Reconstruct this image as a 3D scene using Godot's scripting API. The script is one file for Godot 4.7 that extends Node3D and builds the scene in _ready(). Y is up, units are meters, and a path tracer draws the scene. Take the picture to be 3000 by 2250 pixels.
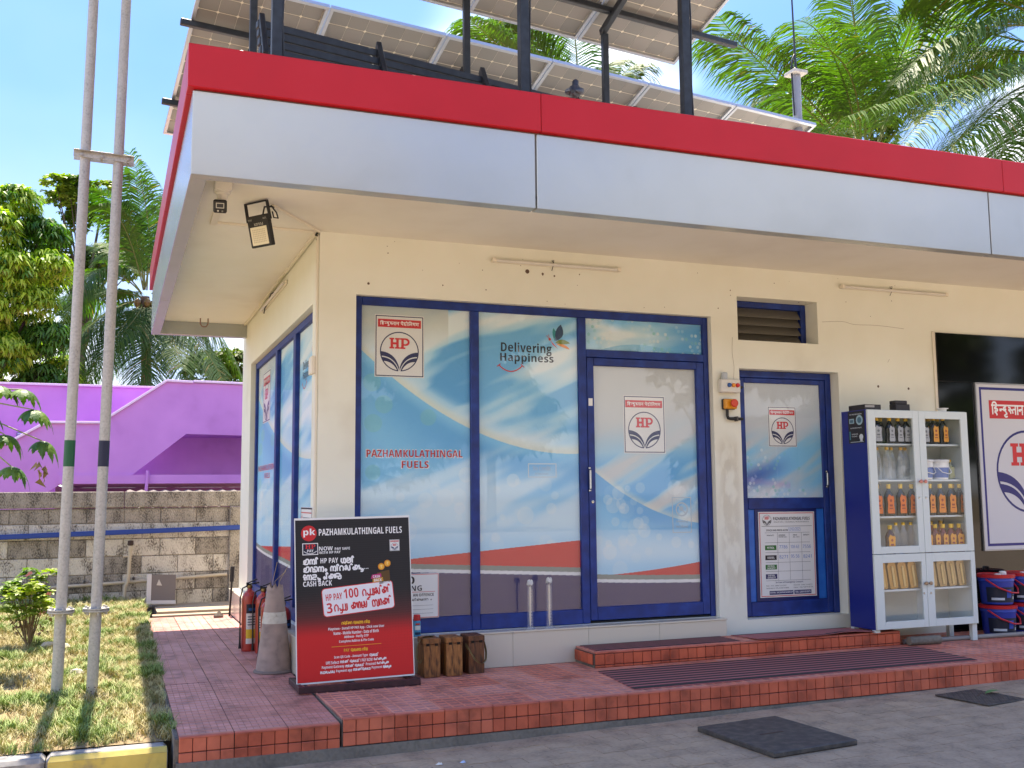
extends Node3D
# A fuel station shop seen from its forecourt: x runs along the shop front, z towards the forecourt, y up, metres.

var rng := RandomNumberGenerator.new()
var M := {}
var sans: Font
var sans_bold: Font
var serif_bold: Font
var taken := {}

func V(x, y, z) -> Vector3: return Vector3(x, y, z)
func lin(r, g, b) -> Color: return Color8(r, g, b).srgb_to_linear()
func rnd(a, b) -> float: return rng.randf_range(a, b)

# ---------------------------------------------------------------- mesh builder
class MB:
	var v := PackedVector3Array()
	var n := PackedVector3Array()
	var uv := PackedVector2Array()
	var c := PackedColorArray()
	var col := Color(1, 1, 1)
	var xf := Transform3D.IDENTITY
	var lay := 0
	func vert(p: Vector3, nn: Vector3, t := Vector2.ZERO) -> void:
		v.append(xf * p); n.append((xf.basis * nn).normalized()); uv.append(t); c.append(col)
	func tri(a: Vector3, b: Vector3, d: Vector3) -> void:
		var nn := (b - a).cross(d - a)
		if nn.length_squared() < 1e-18: return
		vert(a, nn); vert(d, nn); vert(b, nn)
	func quad(a: Vector3, b: Vector3, d: Vector3, e: Vector3, t0 := Vector2(0, 1), t1 := Vector2(1, 0)) -> void:
		var nn := (b - a).cross(d - a)
		if nn.length_squared() < 1e-18: nn = (d - a).cross(e - a)
		var ta := t0; var tb := Vector2(t1.x, t0.y); var tc := t1; var td := Vector2(t0.x, t1.y)
		vert(a, nn, ta); vert(d, nn, tc); vert(b, nn, tb)
		vert(a, nn, ta); vert(e, nn, td); vert(d, nn, tc)
	func box(ce: Vector3, s: Vector3) -> void:
		var h := s * 0.5
		var x0 := ce.x - h.x; var x1 := ce.x + h.x; var y0 := ce.y - h.y; var y1 := ce.y + h.y; var z0 := ce.z - h.z; var z1 := ce.z + h.z
		quad(Vector3(x0, y0, z1), Vector3(x1, y0, z1), Vector3(x1, y1, z1), Vector3(x0, y1, z1))
		quad(Vector3(x1, y0, z0), Vector3(x0, y0, z0), Vector3(x0, y1, z0), Vector3(x1, y1, z0))
		quad(Vector3(x0, y0, z0), Vector3(x0, y0, z1), Vector3(x0, y1, z1), Vector3(x0, y1, z0))
		quad(Vector3(x1, y0, z1), Vector3(x1, y0, z0), Vector3(x1, y1, z0), Vector3(x1, y1, z1))
		quad(Vector3(x0, y1, z1), Vector3(x1, y1, z1), Vector3(x1, y1, z0), Vector3(x0, y1, z0))
		quad(Vector3(x0, y0, z0), Vector3(x1, y0, z0), Vector3(x1, y0, z1), Vector3(x0, y0, z1))
	func bx(x0, y0, z0, x1, y1, z1) -> void:
		box(Vector3((x0 + x1) * 0.5, (y0 + y1) * 0.5, (z0 + z1) * 0.5), Vector3(abs(x1 - x0), abs(y1 - y0), abs(z1 - z0)))
	# a box with chamfered edges
	func bbox(ce: Vector3, s: Vector3, b := 0.004) -> void:
		var h := s * 0.5
		b = min(b, min(h.x, min(h.y, h.z)) * 0.9)
		var i := h - Vector3(b, b, b)
		for ax in 3:
			var u := (ax + 1) % 3
			var w := (ax + 2) % 3
			for sg in [-1.0, 1.0]:
				var q := []
				for k in [[-1, -1], [1, -1], [1, 1], [-1, 1]]:
					var p := Vector3.ZERO
					p[ax] = h[ax] * sg; p[u] = i[u] * k[0]; p[w] = i[w] * k[1]
					q.append(ce + p)
				if sg > 0: quad(q[0], q[1], q[2], q[3])
				else: quad(q[3], q[2], q[1], q[0])
			for su in [-1.0, 1.0]:
				for sw in [-1.0, 1.0]:
					var a := Vector3.ZERO; var bb := Vector3.ZERO; var cc := Vector3.ZERO; var d := Vector3.ZERO
					a[ax] = -i[ax]; bb[ax] = i[ax]; cc[ax] = i[ax]; d[ax] = -i[ax]
					a[u] = h[u] * su; bb[u] = h[u] * su; cc[u] = i[u] * su; d[u] = i[u] * su
					a[w] = i[w] * sw; bb[w] = i[w] * sw; cc[w] = h[w] * sw; d[w] = h[w] * sw
					if su * sw > 0: quad(ce + d, ce + cc, ce + bb, ce + a)
					else: quad(ce + a, ce + bb, ce + cc, ce + d)
		for sx in [-1.0, 1.0]:
			for sy in [-1.0, 1.0]:
				for sz in [-1.0, 1.0]:
					var a := ce + Vector3(h.x * sx, i.y * sy, i.z * sz)
					var d := ce + Vector3(i.x * sx, h.y * sy, i.z * sz)
					var e := ce + Vector3(i.x * sx, i.y * sy, h.z * sz)
					if sx * sy * sz > 0: tri(a, d, e)
					else: tri(e, d, a)
	func bb(x0, y0, z0, x1, y1, z1, b := 0.004) -> void:
		bbox(Vector3((x0 + x1) * 0.5, (y0 + y1) * 0.5, (z0 + z1) * 0.5), Vector3(abs(x1 - x0), abs(y1 - y0), abs(z1 - z0)), b)
	# bar of rectangular section from a to b
	func bar(a: Vector3, b: Vector3, w: float, h: float, up := Vector3.UP) -> void:
		var f := (b - a)
		var l := f.length()
		f /= l
		var r := f.cross(up)
		if r.length() < 1e-4: r = f.cross(Vector3.RIGHT)
		r = r.normalized()
		var keep := xf
		xf = xf * Transform3D(Basis(r, f.cross(r), f), (a + b) * 0.5)
		bbox(Vector3.ZERO, Vector3(w, h, l), min(w, h) * 0.12)
		xf = keep
	func tube(pts: Array, rad, sides := 8, caps := true) -> void:
		var m := pts.size()
		var t0: Vector3 = (pts[1] - pts[0]).normalized()
		var r0 := t0.cross(Vector3.UP)
		if r0.length() < 0.01: r0 = t0.cross(Vector3.RIGHT)
		r0 = r0.normalized()
		var rings := []
		var nrm := []
		for k in m:
			var t: Vector3 = ((pts[min(k + 1, m - 1)] - pts[max(k - 1, 0)]) as Vector3).normalized()
			r0 = (r0 - t * r0.dot(t)).normalized()
			var s0 := t.cross(r0)
			var rr: float = rad[k] if rad is Array else rad
			var ring := []
			var rn := []
			for j in sides:
				var a := TAU * j / sides
				var d: Vector3 = r0 * cos(a) + s0 * sin(a)
				rn.append(d); ring.append(pts[k] + d * rr)
			rings.append(ring); nrm.append(rn)
		for k in m - 1:
			for j in sides:
				var q := (j + 1) % sides
				smooth_quad(rings[k][j], rings[k][q], rings[k + 1][q], rings[k + 1][j], nrm[k][j], nrm[k][q], nrm[k + 1][q], nrm[k + 1][j], Vector2(float(j) / sides, float(k) / (m - 1)), Vector2(float(j + 1) / sides, float(k + 1) / (m - 1)))
		if caps:
			for j in sides:
				var q := (j + 1) % sides
				tri(rings[0][q], rings[0][j], pts[0])
				tri(rings[m - 1][j], rings[m - 1][q], pts[m - 1])
	func smooth_quad(a, b, d, e, na, nb, nd, ne, t0 := Vector2.ZERO, t1 := Vector2.ONE) -> void:
		var ta := t0; var tb := Vector2(t1.x, t0.y); var tc := t1; var td := Vector2(t0.x, t1.y)
		vert(a, na, ta); vert(d, nd, tc); vert(b, nb, tb)
		vert(a, na, ta); vert(e, ne, td); vert(d, nd, tc)
	# profile: Vector2(radius, height) from bottom to top, around y at ce
	func lathe(pr: Array, sides := 20, ce := Vector3.ZERO, sx := 1.0, sz := 1.0) -> void:
		var m := pr.size()
		for k in m - 1:
			var a: Vector2 = pr[k]
			var b: Vector2 = pr[k + 1]
			var d := b - a
			var nr := Vector2(d.y, -d.x).normalized()
			for j in sides:
				var a0 := TAU * j / sides
				var a1 := TAU * (j + 1) / sides
				var e0 := Vector3(cos(a0) * sx, 0, -sin(a0) * sz)
				var e1 := Vector3(cos(a1) * sx, 0, -sin(a1) * sz)
				var n0 := Vector3(cos(a0) / sx * nr.x, nr.y, -sin(a0) / sz * nr.x)
				var n1 := Vector3(cos(a1) / sx * nr.x, nr.y, -sin(a1) / sz * nr.x)
				smooth_quad(ce + e0 * a.x + Vector3(0, a.y, 0), ce + e1 * a.x + Vector3(0, a.y, 0), ce + e1 * b.x + Vector3(0, b.y, 0), ce + e0 * b.x + Vector3(0, b.y, 0), n0, n1, n1, n0, Vector2(float(j) / sides, 1.0 - float(k) / (m - 1)), Vector2(float(j + 1) / sides, 1.0 - float(k + 1) / (m - 1)))
	# outline in x, y extruded from z0 to z1
	func prism(pl: PackedVector2Array, z0: float, z1: float) -> void:
		var p := pl
		if Geometry2D.is_polygon_clockwise(p): p.reverse()
		var id := Geometry2D.triangulate_polygon(p)
		for k in range(0, id.size(), 3):
			var a := p[id[k]]; var b := p[id[k + 1]]; var d := p[id[k + 2]]
			if (b - a).cross(d - a) < 0:
				var sw := b
				b = d; d = sw
			tri(Vector3(a.x, a.y, z1), Vector3(b.x, b.y, z1), Vector3(d.x, d.y, z1))
			tri(Vector3(a.x, a.y, z0), Vector3(d.x, d.y, z0), Vector3(b.x, b.y, z0))
		for k in p.size():
			var a := p[k]; var b := p[(k + 1) % p.size()]
			quad(Vector3(a.x, a.y, z0), Vector3(b.x, b.y, z0), Vector3(b.x, b.y, z1), Vector3(a.x, a.y, z1))
	# flat print
	func rect(x0, y0, x1, y1, z) -> void:
		quad(Vector3(x0, y0, z), Vector3(x1, y0, z), Vector3(x1, y1, z), Vector3(x0, y1, z))
	func frame(x0, y0, x1, y1, t, z) -> void:
		rect(x0, y0, x1, y0 + t, z); rect(x0, y1 - t, x1, y1, z); rect(x0, y0 + t, x0 + t, y1 - t, z); rect(x1 - t, y0 + t, x1, y1 - t, z)
	func poly(pts: Array, z) -> void:
		var p := PackedVector2Array(pts)
		var id := Geometry2D.triangulate_polygon(p)
		for k in range(0, id.size(), 3):
			var a := p[id[k]]; var b := p[id[k + 1]]; var d := p[id[k + 2]]
			if (b - a).cross(d - a) < 0:
				var sw := b
				b = d; d = sw
			tri(Vector3(a.x, a.y, z), Vector3(b.x, b.y, z), Vector3(d.x, d.y, z))
	func disc(x, y, r, z, sides := 28) -> void:
		for k in sides:
			var a := TAU * k / sides
			var b := TAU * (k + 1) / sides
			tri(Vector3(x, y, z), Vector3(x + cos(a) * r, y + sin(a) * r, z), Vector3(x + cos(b) * r, y + sin(b) * r, z))
	func ring(x, y, r0, r1, z, sides := 40, a0 := 0.0, a1 := TAU) -> void:
		for k in sides:
			var a: float = lerp(a0, a1, float(k) / sides)
			var b: float = lerp(a0, a1, float(k + 1) / sides)
			quad(Vector3(x + cos(a) * r0, y + sin(a) * r0, z), Vector3(x + cos(a) * r1, y + sin(a) * r1, z), Vector3(x + cos(b) * r1, y + sin(b) * r1, z), Vector3(x + cos(b) * r0, y + sin(b) * r0, z))
	func stroke(pts: Array, w: float, z: float) -> void:
		for k in pts.size() - 1:
			var a: Vector2 = pts[k]
			var b: Vector2 = pts[k + 1]
			var d := (b - a)
			if d.length() < 1e-7: continue
			var o := Vector2(-d.y, d.x).normalized() * w * 0.5
			var e := d.normalized() * w * 0.25
			a -= e; b += e
			lay = (lay + 1) % 12
			var zz := z + lay * 0.00005
			quad(Vector3(a.x - o.x, a.y - o.y, zz), Vector3(b.x - o.x, b.y - o.y, zz), Vector3(b.x + o.x, b.y + o.y, zz), Vector3(a.x + o.x, a.y + o.y, zz))
	func text(s: String, font: Font, x, y, w, h, z) -> void:
		var tm := TextMesh.new()
		tm.font = font; tm.font_size = 48; tm.pixel_size = 0.01; tm.depth = 0.0; tm.text = s
		tm.curve_step = 1.0
		var ar := tm.get_mesh_arrays()
		var p: PackedVector3Array = ar[Mesh.ARRAY_VERTEX]
		if p.is_empty(): return
		var idx = ar[Mesh.ARRAY_INDEX]
		var lo := p[0]
		var hi := p[0]
		for q in p:
			lo = lo.min(q); hi = hi.max(q)
		var sc := Vector2(w / max(hi.x - lo.x, 1e-5), h / max(hi.y - lo.y, 1e-5))
		var m: int = idx.size() if idx != null and idx.size() > 0 else p.size()
		for k in range(0, m, 3):
			var t := []
			for j in 3:
				var q: Vector3 = p[idx[k + j]] if idx != null and idx.size() > 0 else p[k + j]
				t.append(Vector3(x + (q.x - lo.x) * sc.x, y + (q.y - lo.y) * sc.y, z))
			if (t[1] - t[0]).cross(t[2] - t[0]).z > 0: tri(t[0], t[1], t[2])
			else: tri(t[0], t[2], t[1])
	func mesh() -> ArrayMesh:
		var m := ArrayMesh.new()
		var ar := []
		ar.resize(Mesh.ARRAY_MAX)
		ar[Mesh.ARRAY_VERTEX] = v; ar[Mesh.ARRAY_NORMAL] = n; ar[Mesh.ARRAY_TEX_UV] = uv; ar[Mesh.ARRAY_COLOR] = c
		m.add_surface_from_arrays(Mesh.PRIMITIVE_TRIANGLES, ar)
		return m

# ---------------------------------------------------------------- scene helpers
func numbered(called: String) -> String:
	taken[called] = taken.get(called, -1) + 1
	return called if taken[called] == 0 else "%s_%03d" % [called, taken[called]]
func obj(called: String, mb, mat: Material, parent: Node = null) -> MeshInstance3D:
	var o := MeshInstance3D.new()
	o.mesh = mb.mesh() if mb is MB else mb
	o.material_override = mat
	if parent == null or parent == self:
		o.name = numbered(called); add_child(o)
	else:
		o.name = called; parent.add_child(o, true)
	return o
func thing(called: String, label: String, category: String, at := Vector3.ZERO, turn := 0.0, group := "") -> Node3D:
	var o := Node3D.new()
	o.name = numbered(called); add_child(o)
	o.position = at; o.rotation.y = turn
	tag(o, label, category, group)
	return o
func tag(o: Node, label: String, category: String, group := "") -> Node:
	o.set_meta("label", label); o.set_meta("category", category)
	if group != "": o.set_meta("group", group)
	return o
func part(called: String, parent: Node) -> Node3D:
	var o := Node3D.new()
	o.name = called; parent.add_child(o, true)
	return o
func struct_mesh(called: String, mb, mat: Material) -> MeshInstance3D:
	var o := obj(called, mb, mat)
	o.set_meta("kind", "structure")
	return o

# ---------------------------------------------------------------- materials
func mat(r, g, b, rough := 0.7, metal := 0.0) -> StandardMaterial3D:
	var m := StandardMaterial3D.new()
	m.albedo_color = Color8(r, g, b); m.roughness = rough; m.metallic = metal
	return m
func vcol(rough := 0.6) -> StandardMaterial3D:
	var m := StandardMaterial3D.new()
	m.vertex_color_use_as_albedo = true; m.roughness = rough
	return m
func noise_img(size: int, sd: int, freq: float, oct := 4, kind := FastNoiseLite.TYPE_SIMPLEX_SMOOTH) -> Image:
	var f := FastNoiseLite.new()
	f.seed = sd; f.frequency = freq; f.fractal_octaves = oct; f.noise_type = kind
	var im := f.get_seamless_image(size, size, false, false, 0.2, true)
	im.convert(Image.FORMAT_L8)
	return im
# colours given as [position, Color] stops over the noise value
func ramp_tex(im: Image, stops: Array, im2: Image = null, share := 0.35) -> ImageTexture:
	var g := Gradient.new()
	var off := PackedFloat32Array()
	var cs := PackedColorArray()
	for s in stops:
		off.append(s[0]); cs.append(s[1])
	g.offsets = off; g.colors = cs
	var w := im.get_width()
	var lut := []
	for k in 256: lut.append(g.sample(k / 255.0))
	var d := im.get_data()
	var d2: PackedByteArray = im2.get_data() if im2 else PackedByteArray()
	var o := PackedByteArray()
	o.resize(w * w * 3)
	for k in w * w:
		var q: float = d[k]
		if im2: q = lerp(q, float(d2[k]), share)
		var cc: Color = lut[clampi(int(q), 0, 255)]
		o[k * 3] = int(cc.r * 255); o[k * 3 + 1] = int(cc.g * 255); o[k * 3 + 2] = int(cc.b * 255)
	var out := Image.create_from_data(w, w, false, Image.FORMAT_RGB8, o)
	return ImageTexture.create_from_image(out)
func tri_mat(tex: Texture2D, scale: float, rough := 0.8, world := true) -> StandardMaterial3D:
	var m := StandardMaterial3D.new()
	m.albedo_texture = tex; m.roughness = rough
	m.uv1_triplanar = true; m.uv1_world_triplanar = world
	m.uv1_scale = Vector3(scale, scale, scale)
	return m
func bump(m: StandardMaterial3D, im: Image, cm: float) -> StandardMaterial3D:
	m.heightmap_enabled = true; m.heightmap_scale = cm
	m.heightmap_texture = ImageTexture.create_from_image(im)
	return m
func glass(alpha := 0.02, r := 235, g := 245, b := 245) -> StandardMaterial3D:
	var m := StandardMaterial3D.new()
	m.transparency = BaseMaterial3D.TRANSPARENCY_ALPHA
	m.albedo_color = Color(r / 255.0, g / 255.0, b / 255.0, alpha); m.roughness = 0.0
	return m
func leafmat(rough := 0.5, back := Color(0.45, 0.5, 0.12)) -> StandardMaterial3D:
	var m := vcol(rough)
	m.backlight_enabled = true; m.backlight = back
	return m

func make_materials() -> void:
	sans = SystemFont.new(); sans.font_names = PackedStringArray(["Droid Sans"])
	sans_bold = SystemFont.new(); sans_bold.font_names = PackedStringArray(["Droid Sans"]); sans_bold.font_weight = 700
	serif_bold = SystemFont.new(); serif_bold.font_names = PackedStringArray(["Droid Serif"]); serif_bold.font_weight = 700
	var fine := noise_img(256, 3, 0.03, 5)
	var coarse := noise_img(256, 11, 0.008, 4)
	var grit := noise_img(256, 21, 0.12, 3)
	M.wall = bump(tri_mat(ramp_tex(coarse, [[0.0, Color8(214, 210, 192)], [0.35, Color8(226, 225, 209)], [1.0, Color8(232, 232, 219)]], fine), 0.35, 0.85), fine, 0.06)
	M.soffit = tri_mat(ramp_tex(coarse, [[0.0, Color8(218, 211, 198)], [0.5, Color8(228, 223, 211)], [1.0, Color8(233, 228, 218)]], fine), 0.3, 0.85)
	M.silver = bump(tri_mat(ramp_tex(coarse, [[0.0, Color8(164, 167, 166)], [0.4, Color8(174, 178, 178)], [1.0, Color8(179, 183, 184)]], fine), 0.3, 0.26), coarse, 0.3)
	M.silver.metallic = 0.45
	M.silver_edge = mat(120, 116, 108, 0.5, 0.3)
	M.red = bump(tri_mat(ramp_tex(coarse, [[0.0, Color8(172, 16, 30)], [0.5, Color8(180, 18, 33)], [1.0, Color8(184, 26, 40)]], fine), 0.4, 0.4), coarse, 0.25)
	M.red.metallic_specular = 0.4
	M.frame = tri_mat(ramp_tex(fine, [[0.0, Color8(8, 34, 98)], [0.6, Color8(13, 46, 124)], [1.0, Color8(24, 62, 142)]]), 0.8, 0.5)
	M.frame_light = tri_mat(ramp_tex(fine, [[0.0, Color8(28, 92, 184)], [1.0, Color8(44, 114, 202)]]), 0.8, 0.4)
	M.beige_tile = mat(206, 198, 180, 0.22)
	M.backing = mat(120, 116, 112, 0.7)
	M.slot_shade = mat(84, 66, 54, 0.85)  # dark tone standing in for the shade inside the manhole slots
	M.vc = vcol(0.55)
	M.print = vcol(0.35)
	M.glass = glass()
	M.glass_dull = glass()
	M.glass_dull.metallic_specular = 0.2
	M.white = mat(226, 226, 222, 0.45)
	M.white_plastic = mat(214, 210, 200, 0.4)
	M.casing = mat(222, 214, 196, 0.5)
	M.black = mat(18, 18, 20, 0.45)
	M.black_steel = tri_mat(ramp_tex(fine, [[0.0, Color8(20, 24, 30)], [1.0, Color8(44, 50, 58)]]), 1.5, 0.5)
	M.galv = bump(tri_mat(ramp_tex(grit, [[0.0, Color8(120, 118, 116)], [0.4, Color8(172, 169, 164)], [1.0, Color8(196, 192, 188)]], fine), 1.6, 0.55), grit, 0.05)
	M.galv.metallic = 0.25
	M.steel = mat(170, 172, 175, 0.25, 0.9)
	M.granite = tri_mat(ramp_tex(grit, [[0.0, Color8(10, 11, 12)], [1.0, Color8(24, 25, 26)]]), 2.0, 0.06)
	M.concrete = bump(tri_mat(ramp_tex(coarse, [[0.0, Color8(66, 62, 56)], [0.4, Color8(108, 102, 92)], [0.7, Color8(128, 120, 108)], [1.0, Color8(92, 92, 78)]], grit), 0.9, 0.95), grit, 0.5)
	M.earth = bump(tri_mat(ramp_tex(coarse, [[0.0, Color8(104, 88, 64)], [0.5, Color8(134, 116, 84)], [1.0, Color8(120, 112, 70)]], grit), 0.5, 0.95), grit, 1.0)
	M.sand = bump(tri_mat(ramp_tex(coarse, [[0.0, Color8(146, 130, 112)], [0.5, Color8(160, 144, 124)], [1.0, Color8(172, 154, 130)]], grit), 0.6, 0.95), grit, 0.2)
	# blockwork of the boundary wall: whitewash gone grey and black with mould
	var streak := noise_img(512, 31, 0.016, 5)
	var spots := noise_img(512, 37, 0.17, 3)
	M.block = bump(tri_mat(ramp_tex(streak, [[0.0, Color8(58, 54, 50)], [0.28, Color8(94, 87, 79)], [0.38, Color8(160, 150, 138)], [0.52, Color8(202, 193, 180)], [1.0, Color8(216, 208, 196)]], spots, 0.55), 0.45, 0.95), spots, 0.8)
	M.block.uv1_scale = V(0.75, 0.32, 0.75)
	M.block_dark = bump(tri_mat(ramp_tex(streak, [[0.0, Color8(48, 44, 41)], [0.34, Color8(90, 83, 76)], [0.47, Color8(142, 133, 122)], [1.0, Color8(192, 182, 169)]], spots, 0.58), 0.5, 0.95), spots, 0.8)
	M.block_dark.uv1_scale = V(0.8, 0.36, 0.8)
	M.purple = bump(tri_mat(ramp_tex(coarse, [[0.0, Color8(170, 112, 186)], [0.3, Color8(186, 126, 203)], [0.6, Color8(193, 132, 209)], [1.0, Color8(203, 146, 214)]], fine), 0.25, 0.85), fine, 0.08)
	M.purple_sunlit_edge = mat(222, 196, 232, 0.8)  # pale lilac stands in for sunlight on the purple wall edges
	M.grime_steel = mat(70, 66, 64, 0.7)

# ---------------------------------------------------------------- camera, sky, sun
func make_view() -> void:
	var cam := Camera3D.new()
	cam.position = V(-1.3579, 1.4348, 7.2844)
	cam.rotation_order = EULER_ORDER_YXZ
	cam.rotation = V(0.1093, -0.3719, -0.0094)
	cam.fov = 2.0 * rad_to_deg(atan(1125.0 / 3008.86))
	cam.near = 0.05; cam.far = 600.0
	cam.current = true
	add_child(cam)
	var env := Environment.new()
	env.background_mode = Environment.BG_SKY
	var sky := Sky.new()
	var pm := PanoramaSkyMaterial.new()
	pm.panorama = ImageTexture.create_from_image(sky_image())
	sky.sky_material = pm
	env.sky = sky
	env.background_energy_multiplier = 0.8
	env.tonemap_mode = Environment.TONE_MAPPER_LINEAR
	env.tonemap_exposure = 2.95
	env.sdfgi_enabled = true; env.ssao_enabled = true; env.ssil_enabled = true
	var we := WorldEnvironment.new()
	we.environment = env
	add_child(we)
	var sun := DirectionalLight3D.new()
	sun.light_energy = 1.6
	sun.light_color = Color(1.0, 0.95, 0.87)
	sun.light_angular_distance = 0.5
	sun.shadow_enabled = true
	add_child(sun)
	var to_ground := V(-0.024, -1.0, 0.40).normalized()
	sun.look_at_from_position(V(0, 20, 0), V(0, 20, 0) + to_ground, Vector3.FORWARD)

func sky_image() -> Image:
	var w := 1024
	var h := 512
	var f := FastNoiseLite.new()
	f.seed = 5; f.frequency = 1.0; f.fractal_octaves = 5; f.noise_type = FastNoiseLite.TYPE_SIMPLEX_SMOOTH
	var o := PackedByteArray()
	o.resize(w * h * 3)
	var top := Color8(80, 122, 202)
	var mid := Color8(116, 156, 221)
	var hor := Color8(200, 208, 220)
	var ground := Color8(150, 140, 122)
	for y in h:
		var el := (0.5 - (y + 0.5) / h) * PI
		var s := sin(el)
		for x in w:
			var cc: Color
			if s < 0.0: cc = hor.lerp(ground, clamp(-s * 12.0, 0, 1))
			else:
				cc = hor.lerp(mid, clamp(s / 0.35, 0, 1)).lerp(top, clamp((s - 0.3) / 0.7, 0, 1))
				var az := TAU * x / w
				var d := Vector3(cos(az) * cos(el), s, sin(az) * cos(el))
				var q := d / (s + 0.35) * 1.3
				var c: float = f.get_noise_3d(q.x, q.y * 0.6, q.z) + 0.5 * exp(-s * 3.2)
				var cover: float = smoothstep(0.08, 0.4, c) * 0.95 + smoothstep(-0.4, 0.3, c) * 0.1
				cc = cc.lerp(Color(0.95, 0.955, 0.965), clamp(cover, 0, 1))
			var k := (y * w + x) * 3
			o[k] = int(cc.r * 255); o[k + 1] = int(cc.g * 255); o[k + 2] = int(cc.b * 255)
	return Image.create_from_data(w, h, false, Image.FORMAT_RGB8, o)

# ---------------------------------------------------------------- print: film, emblem, scripts
func gy(x: float) -> float:   # height of the forecourt, which climbs a little to the right
	return clamp(-0.012 + 0.0155 * (x - 0.5), -0.035, 0.075)

const FILM_WHITE := Color(0.80, 0.825, 0.815)
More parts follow.
